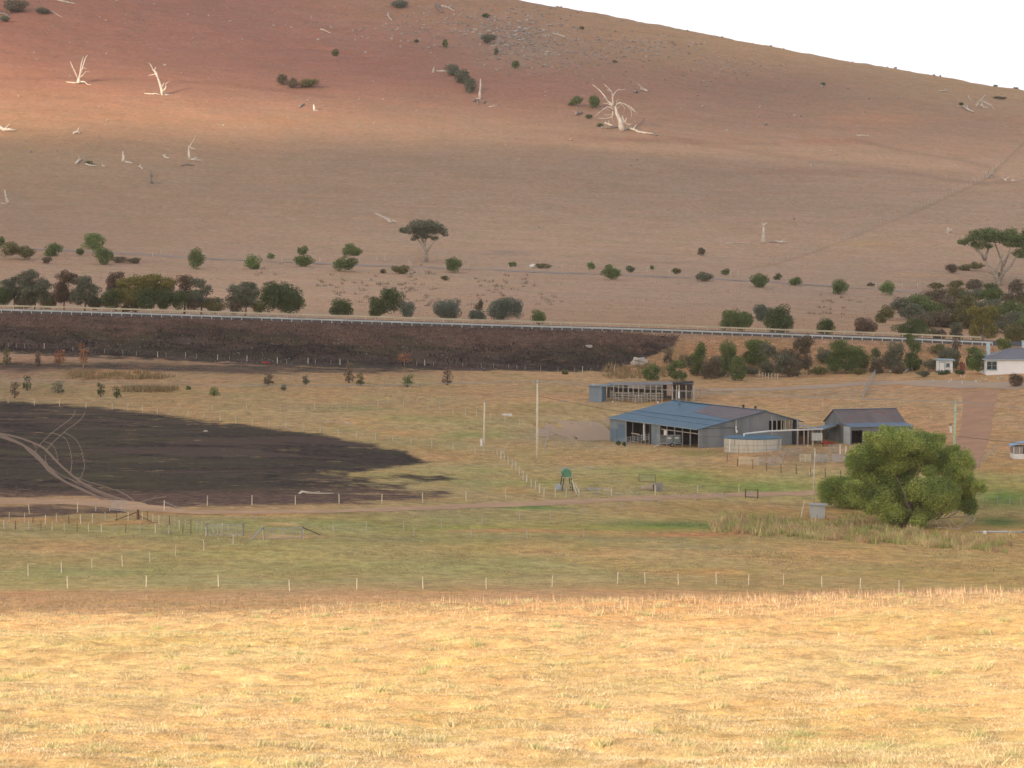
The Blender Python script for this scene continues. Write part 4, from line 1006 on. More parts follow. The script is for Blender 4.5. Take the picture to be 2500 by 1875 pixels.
def log(label, zone, pts, w, m=None, ymin=300):
    """a log lying on the ground"""
    px = z1(zone, pts); m = m or dead; V = [G(x, y, ymin) for x, y in px]; s = V[0].y/F; r = max(.13, w/3.456*s*.62)
    _sd[0] += 1; rr = random.Random(_sd[0])
    c = sum((v.y for v in V))/len(V)
    V2 = []
    for i, v in enumerate(V):
        V2.append(Vector((v.x, v.y, hz(v.x, v.y)+r*.55+rr.uniform(0, r)*.6)))
    # keep sloping steps gentle: at least three points
    if len(V2) == 2:
        mid = (V2[0]+V2[1])/2; mid.z = hz(mid.x, mid.y)+r*.7; V2 = [V2[0], mid, V2[1]]
    mb = MB().tube(V2, [r*(1-.5*k/(len(V2)-1)) for k in range(len(V2))], 7)
    mb.tube([V2[1], V2[1]+Vector((rr.uniform(-1, 1)*r*4, rr.uniform(-1, 1)*r*3, r*3.2))], [r*.45, r*.15], 5)
    tag(mb.build('log', m, org=V2[0], smooth=True), label, 'log')

timber('slender dead tree with several upright grey stems, upper left hillside', Z1, [[(662,705),(665,680),(660,650)],[(660,670),(645,630),(625,580),(600,522)],[(664,660),(672,600),(678,530),(692,468)],[(668,665),(690,600),(705,540),(722,490),(740,462)],[(672,660),(700,630),(722,606),(762,606)],[(676,640),(690,590),(708,572),(738,580)],[(640,595),(620,575),(606,570)],[(680,690),(715,690),(745,715),(772,740)],[(645,700),(600,702),(556,706)]], [40,14,14,14,9,9,7,12,16])
timber('bright bleached dead tree leaning left with shadow cast uphill', Z1, [[(1372,802),(1368,770),(1355,715),(1330,650),(1305,605)],[(1305,605),(1290,585),(1282,560),(1262,530)],[(1345,690),(1330,650),(1320,610),(1305,590),(1322,572)],[(1308,625),(1280,632),(1248,636)],[(1372,770),(1395,745),(1400,705)],[(1362,745),(1375,720),(1388,700)],[(1395,715),(1412,695),(1434,688)],[(1365,800),(1385,825),(1398,855),(1414,878)],[(1380,805),(1415,812),(1452,830)],[(1350,800),(1310,790),(1272,796)],[(1300,805),(1260,825),(1216,856)]], [30,12,18,10,20,14,8,14,12,14,14])
log('bleached log at the left photo edge on the lit band', Z1, [(0,1088),(30,1106),(80,1108),(132,1112)], 26)
log('pale rock-like log end on the lit band, left of the bright dead tree', Z1, [(620,1130),(650,1122),(672,1130)], 18)
timber('broken stump with a single spike branch and logs at its foot', Z1, [[(1602,1345),(1596,1300),(1594,1245)],[(1594,1250),(1612,1215),(1632,1180),(1650,1135)],[(1598,1240),(1630,1252),(1655,1262)],[(1596,1250),(1586,1228)],[(1600,1340),(1640,1350),(1718,1364)],[(1620,1345),(1650,1332),(1700,1355)]], [30,10,14,10,20,14])
log('thin grey fallen branches left of the spiked broken stump', Z1, [(1522,1404),(1570,1392),(1642,1400)], 12, dead2)
timber('short pointed pale stump with a log lying to its right', Z1, [[(1042,1366),(1038,1330),(1032,1278)],[(1050,1368),(1085,1378),(1125,1392)]], [34,20], name='stump', cat='stump')
log('small pale log further right of the short pointed stump', Z1, [(1172,1415),(1190,1420),(1206,1432)], 16)
log('pale log at the left of the dark cushion shrub', Z1, [(645,1384),(672,1360),(692,1352)], 20)
log('thin log below the dark cushion shrub', Z1, [(722,1392),(770,1404),(820,1406)], 14)
log('small pale branch bit right of the dark cushion shrub', Z1, [(862,1402),(885,1414)], 14)
log('two small pale lumps of wood between the stumps', Z1, [(1380,1318),(1400,1340),(1430,1346)], 18)
timber('forked grey stump, lowest one of the mid-left hillside', Z1, [[(1275,1545),(1272,1510),(1270,1480)],[(1270,1490),(1266,1460),(1282,1425)],[(1278,1495),(1288,1470),(1286,1450)],[(1290,1540),(1330,1555),(1368,1545)]], [30,14,12,12], name='stump', cat='stump', m=dead2)
timber('bright tapered stump at the left photo edge', ZB if False else (0,460), [[(68,128),(60,95),(48,62),(36,18)],[(10,130),(40,138),(62,142)]], [30,14], name='stump', cat='stump')
timber('small bright pointed stump in the middle of the lit band', Z2, [[(512,934),(508,910),(502,878)],[(520,930),(545,936)]], [28,10], name='stump', cat='stump')
log('small dark log left of the small bright pointed stump', Z2, [(380,908),(405,895),(425,885)], 16, dead2)
timber('tall branchless pale trunk standing on the upper hillside', Z2, [[(1905,835),(1908,790),(1912,730),(1907,668)],[(1900,828),(1870,840)]], [26,18])
log('grey rubble of wood under the tall branchless trunk, left piece', Z2, [(1845,860),(1880,850),(1892,885)], 16, dead2)
log('grey wood lump right of the tall branchless trunk foot', Z2, [(1935,875),(1958,858)], 16, dead2)
log('thin stick lying right of the tall branchless trunk', Z2, [(1985,905),(2030,900),(2075,880)], 8)
timber('fallen tree trunk running downhill into the grey-green thicket', Z2, [[(1545,600),(1590,612),(1640,630),(1662,650)],[(1662,650),(1640,682),(1680,712),(1722,748)],[(1550,602),(1525,596)],[(1740,720),(1762,752)],[(1640,630),(1690,690)]], [20,14,14,10,12])
timber('short upright pale snag at the left end of the fallen trunk', Z2, [[(1512,612),(1516,590),(1520,566)]], [22], name='stump', cat='stump')
timber('huge bleached dead tree with drooping branches, right of centre', Z3, [[(970,1104),(962,1060),(945,1010),(922,950),(898,905)],
  [(898,905),(875,880),(845,850),(815,800),(775,755),(738,728),(715,710)],[(845,850),(820,825),(800,830)],
  [(890,900),(884,860),(882,820),(880,785),(862,765),(838,740),(805,715)],[(884,830),(895,800),(908,775),(930,755),(960,758),(992,752)],[(862,765),(835,755)],
  [(905,915),(915,880),(918,850),(930,838),(950,840)],[(918,880),(945,865),(985,880),(1030,900),(1060,925),(1092,962)],[(985,880),(1020,905),(1042,935),(1044,970),(1032,1015)],[(950,870),(970,885),(985,915),(975,960)],[(935,860),(950,880),(965,900)],[(1030,900),(1070,945),(1080,960)],
  [(895,915),(870,890),(840,872),(805,868)],[(892,925),(865,905),(835,900),(800,925),(762,955),(728,992)],[(886,940),(885,970),(872,992),(830,1000),(762,1000)],[(885,960),(850,970),(815,965)],[(860,935),(840,920),(790,910)],
  [(975,1050),(972,1010),(965,975)],[(978,1045),(990,1020),(998,998)],[(985,1035),(1015,1050),(1042,1048)],[(912,935),(930,905),(945,900)],[(878,985),(890,1010),(892,1030)]],
  [52,16,7,16,10,5,12,9,8,7,6,6,9,9,11,6,6,22,18,12,8,6])
log('white log lying right from the foot of the huge dead tree', Z3, [(1008,1088),(1055,1103),(1105,1120),(1160,1130),(1222,1140)], 20)
log('short grey log end furthest right of the huge dead tree', Z3, [(1230,1142),(1266,1148)], 18, dead2)
log('pale log left of the foot of the huge dead tree', Z3, [(820,1048),(855,1058),(888,1068)], 18)
log('grey log under the pale one left of the huge dead tree', Z3, [(785,1080),(850,1088),(932,1082)], 14, dead2)
log('grey stump log left of the cushion shrub below the bushes', Z3, [(575,975),(600,965),(628,962)], 26, dead2)
log('dark wood lump above right of the huge dead tree, left one', Z3, [(1068,785),(1095,780)], 26, dead2)
log('pale and grey wood lump above right of the huge dead tree', Z3, [(1128,765),(1150,775),(1180,782)], 26)
timber('forked fallen tree like an open tripod, upper right hillside', Z4, [[(1806,900),(1830,865),(1858,830),(1886,800)],[(1855,850),(1890,865),(1935,890),(1950,920),(1962,938)],[(1850,880),(1870,905),(1925,915)],[(1862,880),(1858,860),(1850,845)]], [18,16,22,14])
log('pale log left of the forked fallen tree', Z4, [(1705,905),(1735,932),(1785,955)], 18)
log('small pale log furthest left of the forked fallen tree', Z4, [(1650,908),(1680,910)], 8)
timber('little curved snag above left of the forked fallen tree', Z4, [[(1770,850),(1755,840),(1745,822),(1740,804)]], [10], name='stump', cat='stump')
log('white branch end above left of the little curved snag', Z4, [(1498,778),(1540,776),(1572,772)], 12)
timber('bleached fallen branch propped on legs, right hillside', Z4, [[(805,1142),(840,1140),(888,1142)],[(822,1150),(812,1168)],[(835,1150),(840,1175)],[(888,1142),(905,1146)],[(800,1140),(815,1165),(835,1160)]], [12,8,8,8,8], name='dead_branch', cat='dead branch')
timber('grey broken log beside the hillside fence', Z4, [[(1895,1505),(1920,1482),(1945,1465),(1982,1442)],[(1905,1490),(1912,1455),(1925,1428)],[(1945,1480),(1962,1492)]], [30,18,14], m=dead2, name='dead_branch', cat='dead branch')
log('bright small log right of the fence log', Z4, [(2035,1515),(2066,1530)], 14)
log('bright thin log furthest right below the fence log', Z4, [(2105,1530),(2160,1534)], 12)
timber('low white stump pile on the grass left of the big gum', Z8, [[(1575,375),(1572,350),(1570,328)],[(1585,372),(1595,345)],[(1545,374),(1570,372),(1600,376)]], [34,18,16], name='stump', cat='stump')
timber('tall thick pale stump with hooked top on the lower hillside', Z8, [[(14,462),(10,420),(10,360),(12,305)],[(14,320),(24,300),(36,286),(48,300)],[(10,310),(2,286)],[(24,458),(36,462)]], [38,22,14,14], name='stump', cat='stump')
log('scattered grey wood bits left of the tall thick stump', Z7, [(1815,462),(1900,462),(1990,465),(2080,468)], 7)
log('pale wood pile right of the tall thick stump', Z8, [(120,452),(160,465),(215,462)], 18)
log('dark thin branch beside the pale wood pile', Z8, [(60,455),(95,458),(120,462)], 8, dead2)
timber('short fat white log pointing downhill, centre left of the umbrella tree', ZB, [[(1162,292),(1135,265),(1085,242),(1030,215)],[(1160,275),(1185,272),(1212,285)],[(1150,280),(1150,296)],[(1050,228),(1022,206)]], [38,18,14,16], name='dead_branch', cat='dead branch')
timber('pale dead trunk rising inside the upper left corner bush', Z1, [[(106,82),(104,50),(106,10),(108,-30)],[(105,30),(90,0)]], [20,10])
log('tangle of grey branches at the left edge of the upper corner', Z1, [(0,118),(40,130),(90,160)], 16, dead2)
log('second grey branch of the upper left tangle', Z1, [(0,150),(50,148),(100,112)], 14, dead2)
log('white fallen branch along the top edge', Z1, [(470,4),(530,18),(632,38)], 16)
log('thin white branch below the one on the top edge', Z1, [(420,94),(455,112),(524,150)], 9)
log('pale leaning log near the hilltop, upright left one', Z2, [(1545,52),(1565,85),(1588,118)], 20, dead2)
log('pale curving log near the hilltop, long right one', Z2, [(1582,54),(1640,70),(1690,102)], 14)
log('thin curved pale branch left of the hilltop logs', Z2, [(1130,118),(1140,150),(1165,180)], 12)
log('faint thin branch on the red slope top left of centre', Z2, [(560,250),(600,262),(645,285)], 9)
log('small log by the skyline boulders', Z3, [(380,288),(420,298),(480,318)], 14)
log('bleached wood among grass at the foot of the road bank', Z8, [(1085,1560),(1100,1520),(1118,1488)], 20)
log('white curved log at the foot of the road bank', Z8, [(1205,1550),(1245,1530),(1292,1512)], 18)
log('pale tree root near the willow trunk', (1860,920), [(1060,1238),(1090,1222),(1125,1212)], 12)
# bare branches hanging from the willow's right side into the water
timber('tangle of bare pale willow branches dropping to the pond', (1860,920), [[(1480,1255),(1520,1272),(1600,1280),(1680,1262),(1760,1245),(1800,1210)],
  [(1500,1262),(1480,1240),(1470,1222)],[(1530,1268),(1510,1240),(1500,1222)],[(1600,1278),(1580,1240),(1560,1210)],[(1680,1262),(1720,1220),(1745,1170)],[(1700,1258),(1750,1215),(1785,1160)],[(1640,1270),(1610,1225),(1590,1200)],[(1760,1245),(1790,1215),(1800,1185)],[(1560,1275),(1640,1285),(1720,1270)],[(1720,1255),(1735,1200),(1720,1150)]], 7, name='dead_branch', cat='dead branches', ymin=330, first='branch', dy=-9, m=bark)
timber('grey bare twigs fanning inside the right of the willow', (1860,920), [[(1470,1190),(1540,1150),(1600,1100),(1660,1020),(1690,940)],[(1500,1175),(1580,1100),(1620,1010),(1630,930)],[(1540,1180),(1620,1120),(1690,1050),(1740,1000)],[(1520,1170),(1570,1090),(1590,1020)],[(1560,1190),(1650,1150),(1710,1100)],[(1490,1180),(1560,1130),(1640,1060),(1670,990)],[(1480,1200),(1600,1180),(1700,1170)]], 9, name='dead_branch', cat='dead branches', m=dead2, ymin=330, first='branch', dy=-9.5)

# ------------------------------------------------------------------ rocks
rock = mat('hill_rock', (.38,.31,.26), (.25,.20,.17), .8, .9, .5, 3)
rockw = mat('pale_rock', (.52,.46,.40), (.36,.31,.27), .8, .9, .4, 3)
def rock_at(px, row, r_px, m=rock, ymin=600):
    v = G(px, row, ymin); s = v.y/F; _sd[0] += 1; rr = random.Random(_sd[0])
    a = r_px*s
    return MB().blob((v.x, v.y, v.z+a*.3), (a*rr.uniform(.8, 1.3), a*rr.uniform(.7, 1.1), a*rr.uniform(.6, .9)), _sd[0], .3), v
BIG = [(1268,70,7),(1250,78,6),(1285,82,5),(1254,88,5),(1372,62,5),(1400,68,6),(1408,74,5),(1502,77,4),(1542,78,4),(1602,86,4),(1462,98,5),(1525,140,6),(1578,140,5),(1547,130,4),(1665,268,6),(1716,261,5),(1703,234,4),(1868,306,8),(1775,320,5),(1392,343,6),(1313,305,5),(2006,212,6),(1825,275,4),(1851,285,5),(1857,262,5),(1555,390,5),(1925,286,4),(1940,282,4),(1955,284,4),(2122,242,4),(2191,240,4),(2070,218,4),(2041,378,4),(1981,405,4),(2430,444,4),(1048,118,5),(1052,130,4),(937,138,4),(912,198,4),(936,244,4),(1018,271,5),(876,310,4),(777,98,5),(841,122,4),(1236,150,4),(403,160,5),(318,188,4),(278,190,4),(545,307,4),(72,372,5),(262,295,4),(187,325,6),(240,334,4)]
for i, (x, y, r) in enumerate(BIG):
    mb, v = rock_at(x, y, r*.8, rockw if i % 3 == 0 else rock)
    tag(mb.build('rock', rockw if i % 3 == 0 else rock, org=v), 'pale grey boulder lying loose on the open hillside', 'rock', 'boulders loose on the hillside')
def scree():
    mb = MB(); mb2 = MB(); rr = random.Random(3)
    def put(x, y, r):
        v = G(x, y, 600)
        a = r*1.12*v.y/F; (mb if rr.random() < .7 else mb2).blob((v.x, v.y, v.z+a*.25), (a*rr.uniform(.8, 1.5), a, a*rr.uniform(.5, .9)), rr.randint(0, 999), .35, 5, 4)
    for _ in range(330): put(rr.gauss(1255, 60), rr.gauss(85, 32), rr.uniform(1.6, 4.2))
    for _ in range(200): put(rr.gauss(1160, 110), rr.gauss(60, 22), rr.uniform(1.4, 3.4))
    for _ in range(160): put(rr.gauss(1560, 70), rr.gauss(112, 14), rr.uniform(1.4, 3.2))
    for _ in range(230): put(rr.gauss(1380, 90), rr.gauss(135, 28), rr.uniform(1.3, 3))
    for _ in range(160): put(rr.gauss(1750, 90), rr.gauss(165, 22), rr.uniform(1.2, 2.4))
    for _ in range(120): put(rr.gauss(960, 110), rr.gauss(75, 35), rr.uniform(1.3, 2.8))
    for _ in range(90): put(rr.gauss(400, 200), rr.gauss(60, 40), rr.uniform(1.2, 2.6))
    for _ in range(420): put(rr.uniform(0, 2500), rr.uniform(150, 560), rr.uniform(.9, 1.9))
    for x in (1275,1310,1345,1357,1410,1520,1680,1765,1885,1916,1945,1985,2020,2054,2085,2170,2190,2225,2285,2300):
        sk = float(np.interp(x, [1190,1250,1582,1853,2068,2271,2500], [0,8,60,108,143,183,224])); v = G(x, sk+3, 1200); a = rr.uniform(1.5, 3.4)*v.y/F; mb.blob((v.x, v.y+6, hz(v.x, v.y+6)+a*.5), (a*1.2, a, a), rr.randint(0, 999), .35, 5, 4)
    a = mb.build('scree', rock, org=(0, 1200, 100)); tag(a, 'grey rubble strewn thickly below the hilltop', 'scree', kind='stuff')
    b = mb2.build('scree', rockw, org=(0, 1200, 100)); tag(b, 'pale stones mixed through the hilltop rubble', 'scree', kind='stuff')
    # white stones on the burnt bank
    mb = MB()
    for _ in range(240):
        x, y = rr.choice([(250,840),(320,842),(440,830),(690,840),(740,870),(870,835),(920,860),(960,850),(1010,845),(650,870),(1100,880),(560,870),(1180,885)]); x += rr.gauss(0, 45); y += rr.gauss(0, 16)
        v = G(x, y, 556)
        if v.y > 587: continue
        a = rr.uniform(.5, 1.5)*v.y/F; mb.blob((v.x, v.y, v.z+a*.2), (a*1.3, a, a*.8), rr.randint(0, 999), .35, 5, 4)
    tag(mb.build('rubble', mat('ash_stone', (.40,.38,.36), (.20,.19,.18), 1.5, .9, .3, 5), org=(0, 570, 25)), 'ash-white stones scattered over the burnt road bank', 'rubble', kind='stuff')
    mb = MB()
    for (x0, x1, y, n) in [(1390,1450,1222,40),(1140,1330,1232,0),(1480,1560,1206,50),(1540,1600,1222,30),(1640,1760,1210,50),(1360,1460,1142,70),(1450,1530,1176,40),(540,640,1262,40),(900,1100,1243,40),(760,860,1030,60),(830,860,1035,30)]:
        for _ in range(n):
            x = rr.uniform(x0, x1); v = G(x, y+rr.gauss(0, 2), 300); a = rr.uniform(.7, 1.6)*v.y/F
            mb.blob((v.x, v.y, v.z+a*.2), (a*1.3, a, a*.7), rr.randint(0, 999), .35, 5, 4)
    tag(mb.build('rubble', rockw, org=(0, 380, 15)), 'pale gravel stones along the farm track edges', 'rubble', kind='stuff')
scree()

# ------------------------------------------------------------------ grass
def grass(name, X, Y, hmin, hmax, wd, m, label, seed, lean=0.45, perm=1, kind='stuff', dens=None):
    r = np.random.default_rng(seed); n = len(X)*perm
    X = np.repeat(X, perm) + r.normal(0, .05, n)*(perm > 1); Y = np.repeat(Y, perm) + r.normal(0, .05, n)*(perm > 1)
    Z = height(X, Y) - 0.02
    h = r.uniform(hmin, hmax, n)
    if dens is not None: h = h*np.repeat(dens, perm)
    a = r.uniform(0, 2*math.pi, n); w = wd*r.uniform(.6, 1.4, n)
    l = r.normal(0, lean, (n, 2))*h[:, None]
    A = np.stack([X-np.cos(a)*w/2, Y-np.sin(a)*w/2, Z], -1); B = np.stack([X+np.cos(a)*w/2, Y+np.sin(a)*w/2, Z], -1)
    T = np.stack([X+l[:, 0], Y+l[:, 1], Z+h], -1)
    V = np.stack([A, B, T], 1).reshape(-1, 3); org = np.array([0, float(Y.mean()), float(Z.mean())])
    me = np_mesh(name, V-org, np.arange(3*n).reshape(n, 3), 3)
    o = link(name, me, m, loc=org); tag(o, label, 'grass', kind=kind); return o
straw = mat('straw', (.70,.58,.365), (.48,.36,.20), .5, .8, island=.42, transl=.15, contrast=(.38, .62))
straw2 = mat('green_straw', (.46,.46,.20), (.68,.56,.33), .9, .8, island=.38, transl=.15, contrast=(.35, .6))
stalk = mat('stalks', (.66,.46,.28), (.50,.33,.20), .5, .8, island=.25, transl=.15)
drygr = mat('brown_grass', (.34,.24,.15), (.235,.18,.11), .25, .85, island=.3, transl=.1, contrast=(.35, .65))
olivegr = mat('olive_grass', (.225,.205,.085), (.38,.28,.16), .10, .85, island=.3, transl=.1, contrast=(.4, .6))
def field(y0, y1, n, power, seed, side=.2):
    r = np.random.default_rng(seed)
    u = r.random(n); Y = (y0**power + u*(y1**power-y0**power))**(1/power); X = r.uniform(-side, side, n)*(Y+8)
    return X, Y, r
def fore():
    X, Y, r = field(63, 172, 680000, -0.6, 21)
    d = 0.66+0.6*fbm(X/1.6, Y/1.4, 51, 3)+0.4*fbm(X/9, Y/9, 53, 3); k = r.random(len(X)) < np.clip(d+.12, .06, 1)
    k &= r.random(len(X)) > .8*sstep(102, 162, Y+X*1.1*(X < 0)-X*.25*(X > 0))
    X, Y, d = X[k], Y[k], d[k]
    gsel = (fbm(X/5, Y/5, 55, 4) + 0.30*sstep(92, 125, Y) + 0.24*(X < 0)*(Y > 84) + 0.12*r.normal(size=len(X))) > 0.34
    sz = np.clip(.55+d*.8, .5, 1.8)
    grass('dry_grass', X[~gsel], Y[~gsel], .025, .10, .022, straw, 'straw-coloured dry grass covering the foreground field', 1, 1.0, dens=sz[~gsel])
    grass('green_grass', X[gsel], Y[gsel], .03, .11, .022, straw2, 'yellow-green grass mixed into the foreground field', 2, .9, dens=sz[gsel])
    # tussocks
    X, Y, r = field(63, 165, 420, -0.2, 23)
    Xt = np.repeat(X, 110)+r.normal(0, .15, len(X)*110); Yt = np.repeat(Y, 110)+r.normal(0, .13, len(X)*110); sc_ = np.repeat(r.uniform(.45, 1.4, len(X)), 110)
    grass('grass_tussocks', Xt, Yt, .08, .27, .022, straw2, 'taller dry tussocks dotted over the foreground field', 3, .6, dens=sc_)
    # upright seed stalks along the crest
    r = np.random.default_rng(29); n = 9000; Y = r.uniform(128, 170, n); X = r.uniform(-.2, .2, n)*Y; px = CX+F*X/Y
    k = r.random(n) < np.clip(.06+.9*sstep(900, 1900, px), 0, 1); k |= (np.abs(px-800) < 60) & (r.random(n) < .4); k |= (np.abs(px-1150) < 70) & (r.random(n) < .6)
    X, Y = X[k], Y[k]; cl = np.clip(.55+.7*fbm(X/1.2, Y/1.2, 57, 2), .2, 1.2)
    grass('seed_stalks', X, Y, .30, .75, .034, stalk, 'tall thin seed stalks standing along the field crest', 4, .10, dens=cl)
    # duller strip behind the crest
    X, Y, r = field(128, 300, 190000, 0.5, 31)
    d = 0.8+0.6*fbm(X/3, Y/3, 59, 3); k = r.random(len(X)) < np.clip(d, .1, 1)*sstep(120, 168, Y+X*.9*(X < 0)); X, Y, d = X[k], Y[k], d[k]
    grass('brown_grass', X, Y, .08, .30, .040, drygr, 'brown dry grass strip between the field crest and the front fence', 5, .45, dens=np.clip(d, .4, 1.4))
fore()
def valley():
    X, Y, r = field(300, 555, 230000, 0.3, 41)
    x, rw = project(X, Y, height(X, Y))
    bad = inpoly(x, rw, BURN1) | inpoly(x, rw, BURN2) | (np.abs(rw-(1236-0.02*(x-1000))) < 9)
    d = 0.55+0.9*fbm(X/6, Y/6, 61, 4)
    k = (r.random(len(X)) < np.clip(d, .03, 1)) & ~bad & ~((x > 2330) & (x < 2420) & (rw < 1140)) & ~((rw < 960) & (x > 1700))
    k &= ((X-POND[0])/POND[2]/1.25)**2+((Y-POND[1])/POND[3]/1.25)**2 > 1
    X, Y, d = X[k], Y[k], d[k]
    sel = fbm(X/14, Y/14, 63, 3)+.25*np.random.default_rng(3).normal(size=len(X)) > .05
    grass('pasture_grass', X[~sel], Y[~sel], .06, .22, .10, olivegr, 'short olive pasture grass across the valley paddocks', 6, .5, dens=np.clip(d, .5, 1.5)[~sel])
    grass('dry_pasture_grass', X[sel], Y[sel], .06, .24, .10, drygr, 'short tan dry pasture grass across the valley paddocks', 7, .5, dens=np.clip(d, .5, 1.5)[sel])
    # reedy tussocks below the willow
    rt = mat('reeds', (.60,.47,.25), (.34,.36,.12), .35, .8, island=.3, transl=.15, contrast=(.42, .58))
    rt2 = mat('reeds_brown', (.56,.36,.22), (.34,.25,.13), .5, .85, island=.3, transl=.1)
    r = np.random.default_rng(71); C = []
    for _ in range(800):
        x = r.uniform(1745, 2470); t = (x-1745)/725
        lo = 1268+12*t; hi = 1300+52*t
        y = r.uniform(lo, hi)
        if r.random() < .12: y = r.uniform(1262, 1285)
        if 1950 < x < 2050 and y < 1280: continue
        if x > 2250 and y < 1310: continue
        C.append((x, y))
    Xs = []; Ys = []; S = []
    for (x, y) in C:
        v = G(x, y, 320); n = 34; sg = r.uniform(.18, .5)
        Xs.append(v.x+r.normal(0, sg, n)); Ys.append(v.y+r.normal(0, sg, n)); S.append(np.full(n, r.uniform(.4, 1.45)))
    X = np.concatenate(Xs); Y = np.concatenate(Ys); S = np.concatenate(S)
    h_ = r.random(len(C)) < .3; h_ = np.repeat(h_, 34)
    grass('reed_tussocks', X[~h_], Y[~h_], .35, 1.0, .09, rt, 'yellow-green reed tussocks in the drain below the willow', 8, .22, dens=S[~h_])
    grass('dry_reeds', X[h_], Y[h_], .35, 1.0, .09, rt2, 'brown dry reeds mixed in the drain below the willow', 9, .25, dens=S[h_])
    # rush clump at far left, flats
    Xs = []; Ys = []
    for _ in range(150):
        v = G(r.uniform(175, 415), r.uniform(910, 926), 480) if r.random() < .6 else G(r.uniform(300, 430), r.uniform(946, 958), 480)
        Xs.append(v.x+r.normal(0, .5, 22)); Ys.append(v.y+r.normal(0, .4, 22))
    for _ in range(90):
        v = G(r.uniform(1480, 1640), r.uniform(893, 925), 480); Xs.append(v.x+r.normal(0, .5, 22)); Ys.append(v.y+r.normal(0, .4, 22))
    X = np.concatenate(Xs); Y = np.concatenate(Ys)
    grass('rush_clumps', X, Y, .4, 1.1, .14, mat('rushes', (.36,.24,.12), (.27,.20,.10), .4, .85, island=.3), 'ochre rush clumps on the flats below the burnt bank', 10, .2)
    # burnt stubble and bracken on the bank
    r = np.random.default_rng(81); n = 60000; Y = r.uniform(559, 588, n); X = r.uniform(-.2, .2, n)*Y
    x, rw = project(X, Y, height(X, Y)); b = inpoly(x, rw, BURN3); tp = (Y-560)/28+.25*fbm(X/6, Y/6, 81)
    k = b & (r.random(n) < .8*np.clip(.6+fbm(X/3, Y/3, 83), 0, 1))
    cm = mat('charred_scrub', (.020,.016,.018), (.085,.055,.045), .12, .9, island=.4); bm = mat('singed_scrub', (.20,.115,.08), (.085,.052,.042), .15, .9, island=.4)
    hi = tp > .45
    grass('charred_scrub', X[k & ~hi], Y[k & ~hi], .15, .6, .20, cm, 'charred scrub stems covering the burnt road bank', 11, .5)
    grass('singed_scrub', X[k & hi], Y[k & hi], .15, .55, .20, bm, 'singed brown scrub along the top of the burnt bank', 12, .5)
    k2 = ~b & (x > 1450)
    grass('bank_grass', X[k2], Y[k2], .08, .28, .14, mat('bank_dry', (.34,.235,.155), (.25,.19,.12), .12, .9, island=.3), 'dry russet grass on the unburnt end of the road bank', 13, .4)
    # burnt paddock stubble
    X, Y, r = field(335, 500, 60000, 0.3, 91); X = X-30
    x, rw = project(X, Y, height(X, Y)); k = inpoly(x, rw, BURN1)
    rutd = np.full(X.shape, 99.); 
    for p in RUTS: rutd = np.minimum(rutd, distpoly(x, rw, p, 1.5))
    k &= rutd > 4
    k &= r.random(len(X)) < np.clip(.35+fbm(X/3, Y/3, 93), 0, 1)
    grass('burnt_stubble', X[k][::4], Y[k][::4], .05, .2, .10, mat('burnt_stubble', (.028,.022,.022), (.13,.095,.055), .10, .9, island=.5, contrast=(.49, .60), stretch=(.45,1,1)), 'charred stubble over the burnt paddock', 14, .5)
valley()
def hillgrass():
    X, Y, r = field(612, 1420, 60000, -0.5, 95)
    x, rw = project(X, Y, height(X, Y))
    d = .4+fbm(X/10, Y/10, 97, 4); k = (r.random(len(X)) < np.clip(d, .02, 1)) & (Y > 612) & ~((Y > 838) & (Y < 862)); X, Y = X[k], Y[k]
    grass('hill_grass', X, Y, .08, .28, .20, mat('hill_dry', (.33,.23,.17), (.25,.17,.13), .15, .9, island=.35), 'thin dry grass tufts over the hillside', 15, .5)
    # weedy regrowth between the two roads
    C = [(1010,700,20),(790,690,8),(1035,730,10),(1075,740,8),(1200,700,10),(1240,690,6),(1220,715,8),(1160,745,8),(905,725,8),(880,700,8),(1350,735,10),(2020,740,6),(2015,765,10),(700,700,6),(650,670,6),(1000,665,12),(820,700,8),(940,700,7),(1290,690,8),(2055,738,4)]
    r = np.random.default_rng(99); Xs = []; Ys = []
    for (x, y, n) in C:
        for _ in range(n):
            v = G(x+r.normal(0, 22), y+r.normal(0, 12), 640); Xs.append(v.x+r.normal(0, .35, 16)); Ys.append(v.y+r.normal(0, .35, 16))
    grass('weed_tufts', np.concatenate(Xs), np.concatenate(Ys), .25, .95, .14, LM['dry'], 'dull weedy tufts scattered between the two roads', 16, .25)
hillgrass()
# ------------------------------------------------------------------ fences
postm = mat('post_timber', (.66,.59,.46), (.50,.44,.34), 2.0, .85, .3, 8)
postg = mat('post_grey', (.48,.43,.36), (.34,.30,.25), 2.0, .85, .3, 8)
postd = mat('post_dark', (.045,.04,.035), (.09,.075,.06), 2.0, .85)
rustm = mat('rusty_steel', (.16,.075,.045), (.10,.06,.045), 3.0, .7)
wirem = mat('fence_wire', (.28,.27,.26), (.20,.19,.18), 3.0, .5, metal=.4)
galv = mat('galvanised', (.42,.44,.46), (.30,.32,.34), 1.5, .45, metal=.35)
white = mat('white_paint', (.80,.78,.74), (.68,.65,.60), 1.2, .6)
cream = mat('cream_paint', (.70,.62,.44), (.60,.52,.37), .4, .6)
concrete = mat('concrete', (.44,.41,.36), (.30,.27,.23), .8, .9, .2, 8)
dark = mat('dark_interior', (.02,.018,.016), (.035,.03,.027), 1, .9)  # near-black; puts interior shade into wall colour, also used on other dark parts
POSTS = {}
def post_mesh(h, r, m, n=6):
    k = (h, r, m.name)
    if k not in POSTS:
        r = r*1.12; b = MB().tube([(0,0,-.25),(0,0,h*.5),(0,0,h)], [r, r*.97, r*.9], n); me = bpy.data.meshes.new('post'); me.from_pydata(b.v, [], b.f); me.materials.append(m); POSTS[k] = me
    return POSTS[k]
